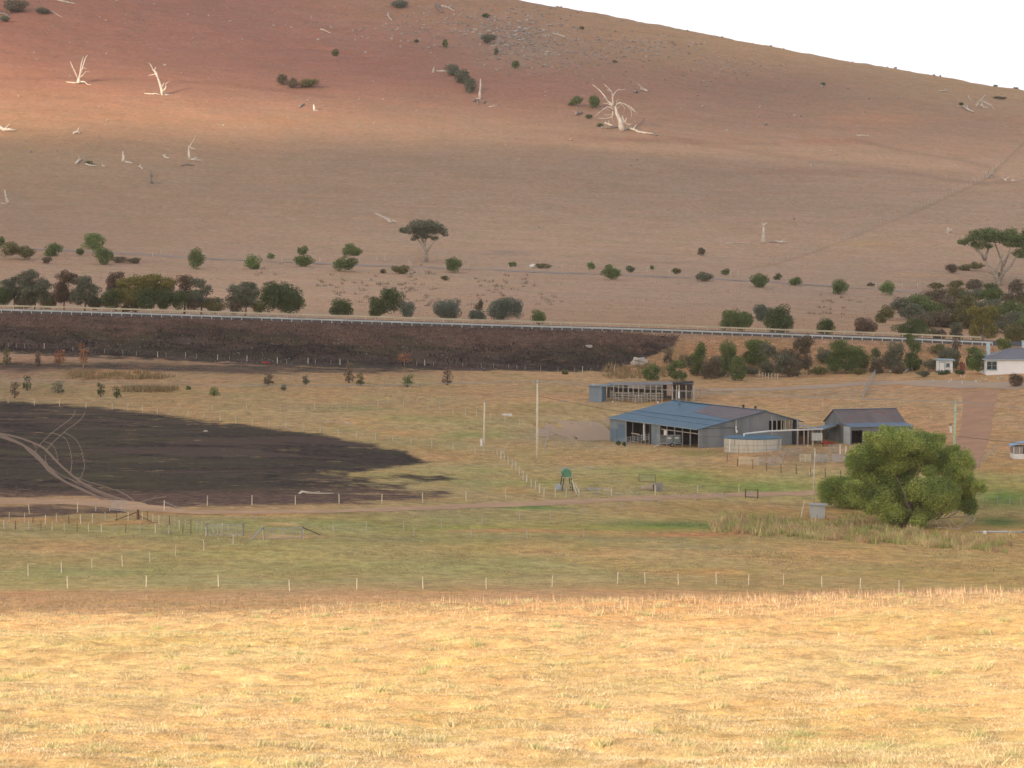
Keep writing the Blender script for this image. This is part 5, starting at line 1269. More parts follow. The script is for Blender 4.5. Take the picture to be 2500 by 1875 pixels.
def fence(label, posts, h=1.15, r=.06, m=None, wires=4, ymin=300, name='wire_fence', wire_r=.005, cat='fence', lean=.03, rails=None, ms=None):
    """posts: (px, base row[, Y]) - every post a part of its own, strands one part"""
    m = m or postm; V = []
    for q in posts:
        V.append(base_at(q[0], 0, q[2]) if len(q) > 2 else G(q[0], q[1], ymin))
    root = empty(name, V[0], label, cat); rr = random.Random(len(posts)*7+int(posts[0][0]))
    for i, v in enumerate(V):
        mm = ms[i] if ms else m
        o = link('post', post_mesh(h, r, mm), None, root, v-V[0]); o.scale = (rr.uniform(.85, 1.15), rr.uniform(.85, 1.15), rr.uniform(.93, 1.07)); o.rotation_euler = (rr.gauss(0, lean), rr.gauss(0, lean), 0)
    if wires:
        b = MB()
        for k in range(wires):
            z = h*(.2+.72*k/max(1, wires-1)); b.tube([v+Vector((0,0,z)) for v in V], wire_r, 3, False)
        b.build('wire', wirem, root)
    if rails:
        b = MB()
        for z in rails[0]:
            for a, c in zip(V[:-1], V[1:]): b.beam(a+Vector((0,-r*.9,z)), c+Vector((0,-r*.9,z)), rails[1], rails[2])
        b.build('rails', rails[3], root)
    return root
F1 = [(163,1437,291),(355,1436,292),(532,1438,292),(706,0,288),(870,0,290),(1032,0,292),(1187,0,293),(1348,0,298),(1508,0,303),(1576,0,303),(1657,0,303),(1750,0,304),(1829,0,304),(1914,0,305),(2008,0,303),(2102,0,301),(2197,0,299)]
fence('front wire fence with widely spaced cream posts just behind the straw field', F1, 1.2, .05)
fence('slanting wire fence of cream posts on the green grass at lower left', [(69,1414),(150,1398),(224.5,1388),(299,1383),(366,1374),(428,1357),(498,1344),(569,1328),(643,1318)], 1.15, .048)
fence('wire fence continuing right from the mesh gate across the green flat', [(740,1316),(1010.6,1308),(1151,1311),(1287,1314),(1425,1312),(1830,1330)], 1.1, .05, postg)
fence('dense droppered fence left of the brown leaning stump, upper of two rows', [(22,1272),(60,1275),(80,1276),(110.5,1280),(138,1278),(168,1279),(197,1279),(226,1276),(257,1274),(285,1272),(313,1271)], 1.1, .05, ms=[postg,postg,rustm,postm,postg,rustm,postm,postm,postg,rustm,postm])
fence('dense droppered fence on the green strip, lower of two rows', [(10,1292),(38,1293),(70,1294),(100,1295),(127,1295),(157,1297),(188,1298),(216,1299),(248,1300),(278,1301),(307,1301),(341,1301),(379,1302),(412,1303),(446,1303),(466,1304),(503,1309)], 1.05, .045, ms=[postm,rustm,postg,rustm,postm,postg,rustm,postm,postm,postg,rustm,postg,postm,postg,rustm,rustm,postm])
fence('droppered fence between the brown stump and the mesh gates', [(348,1270),(360,1271),(373,1277),(388,1280),(402,1281),(413,1281),(427,1284),(438,1292),(453,1290),(466,1292),(480,1293),(492,1296),(503,1298),(520,1300),(531,1302),(543,1300),(558,1302)], 1.1, .045, ms=[postm,rustm,postm,postm,postg,rustm,postg,postm,postg,rustm,postg,postg,postm,postg,postg,postm,postg])
fence('wire fence along the lower edge of the burnt paddock and past the tank stand', [(401,1247),(506,1235),(615,1234),(721,1232),(828,1229),(932,1228),(1032,1227),(1138,1222),(1235,1218),(1328,1217),(1356,1214),(1382,1213),(1413,1213),(1493,1211),(1600,1209),(1703,1205),(1804,1203)], 1.2, .06)
fence('short wire fence in front of the burnt strip at far left', [(-20,1256),(72,1254),(189,1251),(234,1248),(268,1247)], 1.15, .055, ms=[postm,postm,postm,postg,postg])
fence('long wire fence along the upper edge of the burnt paddock', [(-30,982),(20,984),(84,990),(145,992),(210,997),(274,1000),(312,1002),(347.5,1007),(384,1011),(422,1015),(459.5,1018),(498.5,1023),(537,1028),(576,1034),(616,1039),(656,1043),(698,1047),(740,1053),(781.5,1057),(825.5,1065),(870,1070),(916,1074),(959,1080),(1003,1088),(1054,1093),(1106,1098),(1159,1108),(1213,1112)], 1.15, .058)
fence('row of closely set pale posts stepping down to the tank stand', [(1223,1119),(1232,1123),(1240.5,1134),(1250,1143),(1259,1148),(1268,1159),(1277,1171),(1286,1178),(1297,1190),(1307,1196),(1317,1204),(1328,1216)], 1.22, .075)
fence('faint wire fence across the tan paddock above the burnt one', [(439,1001),(519,1004),(602,1004),(684,1001),(768,1001),(848.6,997),(922,993),(985,992),(1044,1001),(1074,1005),(1106,1011),(1137,1013),(1164,1015),(1198,1023),(1233,1030)], 1.1, .05)
fence('thin wire fence far behind the wooden power poles', [(1066,988),(1148,981),(1228,981),(1390,973)], 1.1, .045, postg)
fence('wire fence on the flat below the farm track', [(814,1302),(895,1300),(985,1296),(1078,1290),(1177,1280),(1268,1273),(1344,1269),(1423,1254),(1517,1244),(1609.5,1235),(1696,1225),(1764,1224)], 1.15, .05, postg)
b9 = [(20,848),(40,850),(60,851),(108,853),(140,856),(178,858),(215,860),(255,863),(300,866),(333,868),(385,872),(405,872),(453,875),(480,876),(531,879),(560,880),(603,882),(640,885),(677,887),(700,888),(752,888),(770,889),(808,890),(830,891),(850,891),(987,893),(1017,893),(1037,894),(1058,895),(1130,897),(1175,898),(1205,899),(1242,900),(1262,901),(1282,903),(1320,905),(1362,908),(1402,909),(1422,910),(1442,910),(1480,909),(1499.5,908)]
big9 = {108,385,453,531,603,677,752,830,1037,1422,1499.5}
fence('wire fence with pale posts and thin droppers at the foot of the burnt bank', b9, 1.15, .065, ms=[postm if q[0] in big9 else postg for q in b9], ymin=500)
for o in list(COL.objects):
    if o.name.startswith('post') and o.parent and o.parent['label'].startswith('wire fence with pale posts and thin'):
        if o.data.materials[0] == postg: o.scale = (.55, .55, .8)
# hillside fence
hl = [(1866,645),(1900,640),(1950,624),(2000,606),(2080,575),(2150,545),(2250,505),(2352,460),(2400,436),(2432,410),(2462,380),(2500,342)]
pp = []
for (a, b_) in zip(hl[:-1], hl[1:]):
    n = max(1, int(math.hypot(b_[0]-a[0], b_[1]-a[1])/9)); pp += [(a[0]+(b_[0]-a[0])*k/n, a[1]+(b_[1]-a[1])*k/n) for k in range(n)]
fence('old picket-like fence climbing the hillside diagonally at right', pp[:98], 1.25, .085, postg, wires=3, ymin=700)
# fence of the old road
fence('sparse fence of short white posts beside the old sealed road', [(372,626),(393,622),(689,640),(781,640),(921,638),(940,637),(999,644),(1004,648),(1144,650),(1242,657),(1372,657),(1402,663),(1580,664),(1634,672),(1784,675),(1802,672)], 1.5, .085, ms=[postm]*16, ymin=640)
fence('white post fence running down beside the bank trees', [(1846,918),(1854,920),(1862,923),(1869,925),(1876,925),(1884,926),(1892,927),(1898,928)], 1.15, .07, postm, ymin=480)
fence('grey rail fence running uphill between the barn and the house', [(2106,975),(2109,968),(2112,961),(2115,955),(2118,949),(2121,943),(2124,938),(2127,932),(2131,926),(2136,918)], 1.25, .07, postg, wires=0, rails=((.35,.7,1.05), .05, .14, postg), ymin=440)
fence('tangled grey picket fence beside the driveway', [(2374,1155),(2381,1148),(2387,1142),(2392,1138),(2398,1132),(2405,1126),(2411,1119),(2418,1113),(2426,1107),(2432,1104)], 1.2, .06, postg, wires=3, lean=.12)
fence('little wire fence of thin droppers in front of the gravel apron', [(1330,1105),(1354,1104),(1377.5,1103),(1398,1103),(1421,1102),(1444.6,1099),(1470,1096)], 1.1, .04, postg)
fence('dark steel picket fence below the stock yard', [(1775,1128),(1800,1140),(1838,1145),(1872,1150),(1907,1155),(1944,1157),(1979,1162),(2015,1165),(2053,1168)], 1.25, .045, postd, wires=3)
fence('low wire fence right of the willow by the pond', [(2400,1228),(2435,1230),(2466,1232),(2492,1234)], 1.1, .05, postg)
fence('lone thin posts on the tan slope behind the big shed', [(1442,1040),(1269,1040),(1590,1060)], 1.1, .05, postm, wires=0)
fence('two thin white posts on the slope behind the barn', [(1919,1000),(2009,990)], 1.2, .045, postm, wires=0, ymin=440)
# small gate of the paddock above
fence('white braced paddock gateway beside the old road bend', [(2138,700),(2203,702),(2240,702),(2246,702)], 1.6, .10, postm, wires=0, rails=((1.0,), .06, .1, postm), name='gateway', cat='gate', ymin=640)

# gates, braces, stumps
def mesh_gate(label, p0, p1, base, h, m, posts=None, ups=4, diag=False, name='gate'):
    a = G(p0, base[0], 300); b_ = G(p1, base[1], 300); root = empty(name, a, label, 'gate')
    fr = MB(); zz = Vector((0,0,1)); w = .06
    fr.beam(a+zz*.12, b_+zz*.12, w); fr.beam(a+zz*h, b_+zz*h, w); fr.beam(a+zz*.12, a+zz*h, w); fr.beam(b_+zz*.12, b_+zz*h, w)
    if diag: fr.beam(a+zz*.12, b_+zz*h, .04)
    fr.build('frame', m, root)
    ms_ = MB()
    for k in range(1, ups): q = a.lerp(b_, k/ups); ms_.beam(q+zz*.12, q+zz*h, .04)
    for k in range(1, 8):
        z = .12+(h-.12)*k/8; ms_.tube([a+zz*z, b_+zz*z], .008, 4)
    ms_.build('mesh', galv, root)
    if posts is not None:
        for q in (a, b_): MB().tube([q-zz*.2+Vector((0,.1,0)), q+zz*(h+.12)+Vector((0,.1,0))], .085, 6).build('post', posts, root)
    return root
mesh_gate('pair of mesh gates between two black posts at lower left', 504, 594, (1309,1309), 1.3, galv, postd, 5)
mesh_gate('wide mesh gate with a thick grey bottom pipe, right of the first mesh gates', 643, 739, (1317,1314), 1.2, galv, postd, 4)
mesh_gate('open silver mesh gate at the end of the wheel tracks', 268, 306, (1246,1250), 1.25, galv, None, 4, True)
mesh_gate('rusty brown frame gate over the farm track', 1820, 1850, (1215,1217), 1.1, rustm, rustm, 2)
mesh_gate('dark mesh frame behind the concrete box', 1560, 1600, (1178,1179), 1.1, postd, None, 3)
mesh_gate('small blue-grey yard gate beside the white posts', 2025, 2046, (1106,1106), 1.2, galv, None, 4)
def stick(name, label, cat, a, b_, r, m, extra=None, zoff=(0,0)):
    q = MB().tube([a, (a+b_)/2, b_], [r, r*.95, r*.85], 6); return tag(q.build(name, m, org=a), label, cat)
def up(px, base, top, r, m, name, label, cat, dpx=0, Y=None):
    a = G(px, base, 300) if Y is None else base_at(px, 0, Y); s = a.y/F
    return stick(name, label, cat, a-Vector((0,0,.2)), a+Vector((dpx*s, 0, (base-top)*s)), r, m)
up(337,1268,1244,.20,rustm,'stump','brown weathered gate post at the bend of the track','post')
up(1964,1266,1222,.10,postm,'leaning_post','pale leaning post beside the small pump shed','post', 9) if False else None
a = G(1955,1266,300); s = a.y/F; stick('leaning_post','pale leaning post beside the small pump shed','post', a-Vector((.05,0,.2)), a+Vector((9.5*s,.2,44*s)), .09, postm)
a = G(1223,1111,300); s = a.y/F; stick('leaning_post','white pole leaning against the fence corner','post', a, a+Vector((20*s,.3,31*s)), .07, postm)
a = G(1328,1105,300); s = a.y/F; stick('leaning_post','crooked grey post, lower of two beyond the power pole','post', a, a+Vector((6*s,.3,36*s)), .10, postg)
a = G(1338,1070,300); s = a.y/F; stick('leaning_post','crooked grey post, upper of two beyond the power pole','post', a, a+Vector((3*s,.2,29*s)), .11, postg)
a = G(642,1298,300); s = a.y/F; stick('brace','blue-grey pipe brace sloping left from the wide mesh gate','brace', G(612,1320,300)+Vector((0,0,.05)), a+Vector((0,.1,.6)), .06, galv)
a = G(740,1314,300); stick('brace','dark brace sloping right from the wide mesh gate','brace', a+Vector((0,.1,1.2)), G(782,1306,300), .05, postd)
a = G(401,1247,300); stick('brace','grey pipe brace from the white strainer post by the track','brace', a+Vector((0,.1,1.05)), G(440,1241,300), .05, galv)
a = G(337,1266,300); stick('brace','brown timber brace left of the brown gate post','brace', a+Vector((0,0,.8)), G(281,1272,300)+Vector((0,0,.1)), .06, rustm)
a = G(337,1266,300); stick('brace','brown timber brace right of the brown gate post','brace', a+Vector((0,0,.4)), G(375,1278,300)+Vector((0,0,.1)), .06, rustm)
a = G(1213,1112,300); stick('brace','grey stay wire post brace left of the fence corner','brace', a+Vector((0,0,.9)), G(1190,1110,300), .03, postg)
up(2051,1109,1085,.10,white,'post','white yard post, left one of two by the barn','post')
up(2065,1112,1088,.10,white,'post','white yard post, right one of two by the barn','post')
up(1884,1075,993,.06,galv,'mast','thin steel mast standing in front of the big shed gable','mast', Y=448)
up(1181,1103,982,.13,postm,'power_pole','shorter bare timber pole with a white meter box','pole') if False else None

# ------------------------------------------------------------------ highway guard rails
def guard(label, Y0, zlift, m, h, off, npost=100, spacing=2.0):
    x0 = -102; root = empty('guard_rail', (x0, Y0, hz(x0, Y0)), label, 'guard rail')
    prof = [(0,-.155),(-.08,-.11),(-.08,-.06),(0,-.015),(0,.015),(-.08,.06),(-.08,.11),(0,.155)]
    xs = [x0-120+6*i for i in range(74)]; V = []; Fq = []
    xs = [x for x in xs if x < 100.0] if npost else xs
    for x in xs:
        z = hz(x, Y0)+zlift+h
        for (dy, dz) in prof: V.append((x, Y0+dy*1.2+off, z+dz))
        for (dy, dz) in prof[::-1]: V.append((x, Y0+dy*1.2+off+.02, z+dz))
    n = 16
    for i in range(len(xs)-1):
        for k in range(n): a_ = i*n+k; b_ = i*n+(k+1) % n; Fq.append((a_, a_+n, b_+n, b_))
    b = MB(); b.add(V, Fq); b.build('beam', m, root)
    pm = MB().box((0,0,(h+.1)/2-.3), (.15,.12,h+.22+.6)); me = bpy.data.meshes.new('post'); me.from_pydata(pm.v, [], pm.f); me.materials.append(m)
    for i in range(npost):
        x = x0+spacing*i
        link('post', me, None, root, Vector((x, Y0+.12*(1 if off < 0 else -1)*-1*0-(.10 if m is railw else -.14), hz(x, Y0)+zlift))-root.location)
    e = MB()
    for i in range(1, 56): e.box((x0-spacing*i, Y0-(.10 if m is railw else -.14), hz(x0-spacing*i, Y0)+zlift+h/2), (.15,.12,h+.1))
    o = e.build('post_run', m, root); o['kind'] = 'stuff'
    return root
railw = mat('rail_white', (.66,.66,.61), (.52,.53,.50), .3, .55)
railc = mat('rail_cream', (.66,.57,.40), (.56,.48,.34), .3, .6)
guard('white guard rail with posts along the near side of the highway', 589.2, 0, railw, .62, 0)
guard('cream guard rail along the far side of the highway', 603.6, 0.0, railc, .62, -.12)

# ------------------------------------------------------------------ power poles and lines
polem = mat('pole_timber', (.78,.70,.55), (.62,.54,.41), .8, .85, .2, 6)
poleg = mat('pole_green', (.50,.60,.42), (.38,.46,.32), .6, .85, .2, 6)
ins = mat('insulator', (.62,.62,.60), (.5,.5,.5), 2, .3)
def pole(label, base, top, r, m, arms, name='power_pole', arm_m=None):
    root = empty(name, base, label, 'power pole'); MB().tube([base-Vector((0,0,.5)), (base+top)/2, top], [r, r*.85, r*.7], 10).build('shaft', m, root, smooth=True)
    ends = []
    for (dz, half, yaw) in arms:
        c = top+Vector((0,-.14,dz)); d = Vector((math.cos(yaw), math.sin(yaw), 0))*half
        cr = MB().beam(c-d, c+d, .11, .13).build('crossarm', arm_m or postg, root)
        for t in (-1, 0.0, 1):
            q = c+d*t*.92+Vector((0,0,.07)); z = .16 if t else .34
            MB().tube([q, q+Vector((0,0,z*.5)), q+Vector((0,0,z*.55)), q+Vector((0,0,z))], [.03,.03,.08,.05], 8).build('insulator', ins, cr, org=base); ends.append(q+Vector((0,0,z)))
    return root, ends
b1 = G(1311.5,1122,300); s1 = b1.y/F
t1 = b1+Vector((.3*s1,0,193*s1)); p1, e1 = pole('tall timber power pole with crossarm near the centre', b1, t1, .19, polem, [(-.25, .75, .25)])
b2 = G(1181,1103,300); s2 = b2.y/F; t2 = b2+Vector((2*s2,0,120*s2))
p2, e2 = pole('shorter bare timber pole carrying a white meter box', b2, t2, .16, polem, [])
MB().box((b2.x-6*s2, b2.y-.15, b2.z+23*s2), (5.2*s2, .3, 18*s2)).build('meter_box', white, p2)
MB().tube([t2+Vector((.02,0,-.3)), t2+Vector((.02,0,.35))], [.10,.06], 8).build('cap', galv, p2)
b3 = base_at(2328, 0, 421); s3 = b3.y/F; q3 = P(2333, 982, 421); t3 = Vector((q3.x, 421, q3.z))
p3, e3 = pole('green-tinted power pole with a transformer behind the willow', b3, t3, .21, poleg, [(-.1, 1.0, .35)])
a3 = MB().beam(P(2328,1006,420.8), P(2349,1001,420.8), .08).build('bracket', postg, p3)
for q in ((2349,1001),(2337,1008)): MB().tube([P(q[0],q[1],420.8), P(q[0],q[1]+6,420.8)], [.07,.05], 7).build('fuse', ins, a3, org=b3)
tr = MB().tube([P(2322,1057,420.6), P(2320.5,1040,420.6)], .17, 12).build('transformer', white, p3)
MB().tube([P(2320,1040,420.6), P(2318,1035,420.6)], .05, 6).tube([P(2322,1040,420.6), P(2322,1034,420.6)], .05, 6).build('bushing', postd, tr, org=b3)
MB().beam(P(2322,1044,420.7), P(2329,1044,420.9), .06).beam(P(2322,1052,420.7), P(2329,1052,420.9), .06).build('bracket', galv, p3)
b4 = G(1985,1232,300); s4 = b4.y/F; p4, e4 = pole('slim pale pole rising behind the small pump shed', b4, b4+Vector((4*s4,0,138*s4)), .115, postm, [])
MB().tube([b4+Vector((3.6*s4,-.13,118*s4)), b4+Vector((3.9*s4,-.13,130*s4))], .06, 6).build('conduit', white, p4)
def wire(label, pts_sets, r=.022, m=None, name='power_line'):
    root = empty(name, pts_sets[0][0], label, 'power line') if len(pts_sets) > 1 else None
    for a, b_, sag in pts_sets:
        P_ = [a.lerp(b_, k/14)-Vector((0,0,4*sag*(k/14)*(1-k/14))) for k in range(15)]
        o = MB().tube(P_, r, 4, False)
        if root: o.build('cable', m or linem, root)
        else: tag(o.build(name, m or linem, org=a), label, 'power line')
linem = mat('line_wire', (.42,.40,.37), (.36,.34,.32), .2, .5, metal=.2)
darkw = mat('cable_black', (.04,.04,.04), (.06,.06,.06), .2, .6)
wire('pale power lines from the left edge to the tall timber pole', [(P(-300,905,470), e1[0], 1.25), (P(-300,914,474), e1[2], 1.25)], .026)
wire('pale power lines between the tall timber pole and the green-tinted pole', [(e1[0], e3[0], .45), (e1[2], e3[2], .45)], .026)
wire('pale power lines from the green-tinted pole to the right edge', [(e3[0], P(2900,1029,400), .2), (e3[2], P(2900,1024,404), .2)], .026)
wire('dark service cable from the green-tinted pole to the right edge', [(P(2331,1064,421), P(2700,1098,424), .2)], .024, darkw)
wire('dark service cable from the tall timber pole to the big shed', [(t1-Vector((0,0,2.2)), P(1800,1046,452), .35)], .022, darkw)

# ------------------------------------------------------------------ big shed
EX = Vector((.907,.421,0)); EY = Vector((-.421,.907,0)); UP = Vector((0,0,1))
C0 = P(1706.6, 1046.5, 450); LEN = 30.2; WR = 11.6; WB = 17.6
zr = P(1867, 1003, 450+.421*WR).z; zb = P(1955, 1026, 450+.421*WB).z; ze = C0.z
def S(v, w, z): q = C0+EX*w+EY*v; return Vector((q.x, q.y, z))
gz = min(hz(*S(v, w, 0)[:2]) for v in (0, 15, 30) for w in (0, 9, 17))-.3
shed = empty('farm_shed', S(15, 8, hz(*S(15, 8, 0)[:2])), 'large blue-roofed farm shed with open bays and a rusty patch on its roof', 'shed')
roofb = corrugated('roof_blue', (.054,.128,.188), (.074,.155,.222), tuple(EY), .25, None, .45, .3, .6)
roofr = corrugated('roof_rust', (.185,.15,.16), (.155,.13,.14), tuple(EY), .25, ((.21,.135,.12), .58), .6, .3)
ironf = corrugated('iron_front', (.19,.235,.26), (.26,.30,.32), tuple(EY), .25, None, .55, .5)
irong = corrugated('iron_gable', (.17,.185,.195), (.23,.24,.245), tuple(EX), .25, ((.20,.17,.15), .66), .6, .5)
irond = corrugated('iron_blue', (.12,.19,.25), (.15,.22,.28), tuple(EY), .25, None, .5, .5)
def slab(b, pts, th):                            # plate with thickness; pts ccw from above
    dn = Vector((0,0,-th)); return b.hexa([p+dn for p in pts]+list(pts))
o_ = .25
sl1 = (zr-ze)/WR; sl2 = (zr-zb)/(WB-WR)
rf = slab(MB(), [S(-o_,-o_*1.6,ze-o_*sl1*1.6), S(-o_,WR,zr), S(LEN+o_,WR,zr), S(LEN+o_,-o_*1.6,ze-o_*sl1*1.6)], .10)
slab(rf, [S(-o_,WR,zr), S(-o_,WB+.8,zb-.8*sl2), S(LEN+o_,WB+.8,zb-.8*sl2), S(LEN+o_,WR,zr)], .10)
roof = rf.build('roof', roofb, shed)
pt = [(-.25,5.5),(-.25,11.5),(17,11.5),(15.2,7.2)]
MB().hexa([S(v, w, ze+sl1*w+.004) for v, w in pt]+[S(v, w, ze+sl1*w+.03) for v, w in pt]).build('rusty_sheets', roofr, roof, org=shed.location)
rc = MB().beam(S(-o_,WR,zr+.06), S(LEN+o_,WR,zr+.06), .4, .08).build('ridge_cap', roofb, roof, org=shed.location)
MB().beam(S(-.25,4.6,ze+sl1*4.6+.03), S(LEN+.2,4.6,ze+sl1*4.6+.03), .12, .03).build('sheet_lap', mat('lap_dark_blue', (.05,.09,.15), (.06,.1,.16), 1, .6), roof, org=shed.location)  # lap strip in a darker blue than the roof sheets
for v in (7.2, 3.4):
    q = S(v, WR+.2, zr); MB().tube([q, q+UP*.25, q+UP*.28, q+UP*.55], [.14,.14,.27,.18], 10).build('roof_vent', postd, roof, org=shed.location)
q = S(25.2, 10.0, ze+sl1*10.0); fl = MB().tube([q-UP*.1, q+UP*1.0], .19, 10).build('flue', irond, roof, org=shed.location); 
MB().tube([q+UP*1.0, q+UP*2.2], [.17,.15], 10).build('flue_cowl', white, roof, org=shed.location)
MB().beam(S(-.2,-.5,ze-.12), S(LEN+.2,-.5,ze-.12), .13, .12).build('gutter', mat('gutter_grey', (.30,.34,.36), (.24,.28,.30), 1, .6), roof, org=shed.location)
def vwall(b, v0, v1, w, z0, z1, th=.08):         # wall piece in the long front plane
    return b.hexa([S(v0,w,z0),S(v0,w+th,z0),S(v1,w+th,z0),S(v1,w,z0),S(v0,w,z1),S(v0,w+th,z1),S(v1,w+th,z1),S(v1,w,z1)])
fv = lambda t: LEN*(1-t)                          # t from the far-left corner
fw = MB(); zt = ze-.02
vwall(fw, fv(.19), fv(0), 0, gz, zt); vwall(fw, fv(.575), fv(.48), 0, gz, zt); vwall(fw, fv(.48), fv(.19), .01, zt-.32, zt)
fw.build('front_wall', ironf, shed)
vwall(MB(), fv(.09), fv(.01), -.05, gz, ze-1.75, .04).build('door', irond, shed)
vwall(MB(), fv(.175), fv(.10), -.05, gz, ze-.85, .04).build('sliding_door', irond, shed)
vwall(MB(), fv(1.0), fv(.575), 9.0, gz, zt+1.2).build('inner_wall', mat('inner_boards', (.13,.09,.065), (.07,.05,.04), .5, .9, stretch=(1,1,3)), shed)
vwall(MB(), fv(.60), fv(.585), .3, gz, zt-.3, 8.4).build('inner_wall', dark, shed)  # near-black partition, shade of the open bays put into its colour
vwall(MB(), LEN-.1, 0.1, WB-.1, gz, zb-.05).build('back_wall', irong, shed)
MB().hexa([S(.1,.3,gz+.2),S(.1,WB-.3,gz+.2),S(LEN-.1,WB-.3,gz+.2),S(LEN-.1,.3,gz+.2),S(.1,.3,gz+.32),S(.1,WB-.3,gz+.32),S(LEN-.1,WB-.3,gz+.32),S(LEN-.1,.3,gz+.32)]).build('floor', mat('shed_floor', (.10,.075,.055), (.14,.10,.075), .6, .95), shed)
for t, mm, r in ((.395,white,.16),(.65,galv,.09),(.735,galv,.09),(.82,galv,.09),(.905,galv,.09),(.995,galv,.10),(.575,galv,.06),(.19,galv,.06),(.265,galv,.05)):
    q = S(fv(t), .05, gz); MB().box((q.x, q.y, (gz+zt)/2-.05), (r*1.6, r*1.6, zt-gz-.1), math.atan2(EX.y, EX.x)).build('post', mm, shed)
bm_ = MB().beam(S(fv(.58),.2,ze-.85), S(fv(1),.2,ze-.85), .08, .14).build('girt', postg, shed)
MB().beam(S(fv(.26),-.1,ze-2.1), S(fv(.35),-.1,ze-2.1), .1, .12).build('rail', postm, shed)
# gable end facing right
def gz_at(w): return ze+sl1*w if w <= WR else zr-sl2*(w-WR)
def gwall(b, w0, w1, z0a, z1a=None, v=0, th=.08):
    z1a = z1a or (lambda w: gz_at(w)-.11); cuts = [w0]+([WR] if w0 < WR < w1 else [])+[w1]
    for a_, c_ in zip(cuts[:-1], cuts[1:]):
        za = z0a(a_) if callable(z0a) else z0a; zc_ = z0a(c_) if callable(z0a) else z0a
        b.hexa([S(v,a_,za),S(v,c_,zc_),S(v+th,c_,zc_),S(v+th,a_,za),S(v,a_,z1a(a_)),S(v,c_,z1a(c_)),S(v+th,c_,z1a(c_)),S(v+th,a_,z1a(a_))])
    return b
zo = P(1895, 1027, 455.5).z; zl = P(1895, 1053, 455.5).z
g = MB(); gwall(g, .08, 12.3, gz); gwall(g, 12.3, 16.4, zo); gwall(g, 12.3, 16.4, gz, lambda w: zl); gwall(g, 16.4, WB, zo+.1)
g.build('gable_wall', irong, shed)
gwall(MB(), .1, WB-.1, gz, None, LEN-.12).build('gable_wall', mat('iron_inside', (.15,.155,.155), (.10,.105,.105), .6, .7, stretch=(3,3,.3)), shed)
gwall(MB(), .3, 9, gz, None, fv(.44)).build('inner_wall', mat('iron_inside', (1,1,1)), shed)
gwall(MB(), .1, 6.4, lambda w: ze-.06, lambda w: ze+.0, -.03, .03).build('wall_trim', dark, shed)
gwall(MB(), .1, 6.4, lambda w: ze-1.3, lambda w: ze-1.25, -.03, .03).build('wall_trim', mat('seam', (.10,.11,.115), (.13,.14,.14), 1, .7), shed)
for w in (12.9, 13.7, 14.5, 15.2, 15.9, 16.4, 17.55): q = S(.02, w, 0); MB().box((q.x, q.y, (zl+zo)/2 if w < 16.5 else (gz+zb)/2), (.12,.12,(zo-zl) if w < 16.5 else zb-gz-.15), .43).build('mullion', postg, shed)
gwall(MB(), 14.9, 16.4, lambda w: zl, lambda w: zo-.02, .18, .05).build('board_panel', mat('pale_boards', (.34,.29,.21), (.26,.22,.16), 1.2, .85, stretch=(1,1,4)), shed)
gwall(MB(), 12.3, 17.5, lambda w: gz, lambda w: zo, 4.0, .05).build('inner_wall', dark, shed)  # black sheet behind the gable openings, their inner shade painted in
q = S(-.12, 6.4, 0); MB().tube([Vector((q.x,q.y,gz_at(6.4)-.15)), Vector((q.x,q.y,ze+.1))], .07, 8).build('downpipe', postm, shed)
MB().tube([Vector((q.x,q.y-.05,ze+.15)), Vector((q.x,q.y-.05,ze-.35)), Vector((q.x+.1,q.y-.05,ze-.6)), Vector((q.x+.1,q.y-.05,ze-.85))], [.16,.10,.2,.08], 8).build('rain_head', white, shed)
# hay stored in the right-hand bays
hay = mat('hay', (.30,.13,.07), (.22,.10,.06), 1.5, .95, .4, 12); hayy = mat('hay_pale', (.38,.30,.16), (.28,.22,.12), 1.5, .95, .4, 12)
for i, (t, w, m_, n, r) in enumerate([(.94, 3.0, hay, 1, .75), (.84, 3.6, hay, 1, .75), (.90, 5.5, hayy, 2, .75), (.72, 6.5, hay, 1, .75), (.97, 6, hayy, 2, .75)]):
    for k in range(n):
        q = S(fv(t), w, gz+.33+r+k*1.45); mb = MB().tube([q-EX*.65, q-EX*.6, q+EX*.6, q+EX*.65], [r*.85, r, r, r*.85], 16)
        tag(mb.build('hay_bale', m_, org=q-UP*r, smooth=False), ['russet round hay bale nearest the open corner bay','russet round hay bale one bay left of the corner bay','pale round hay bale behind the russet ones','russet round hay bale deep in the middle bay','pale round hay bale at the back of the corner bay'][i] if k == 0 else ['','','pale round hay bale on top of the middle back bale','','pale round hay bale on top of the stack at the corner'][i], 'hay bale', 'hay bales stored in the big shed')

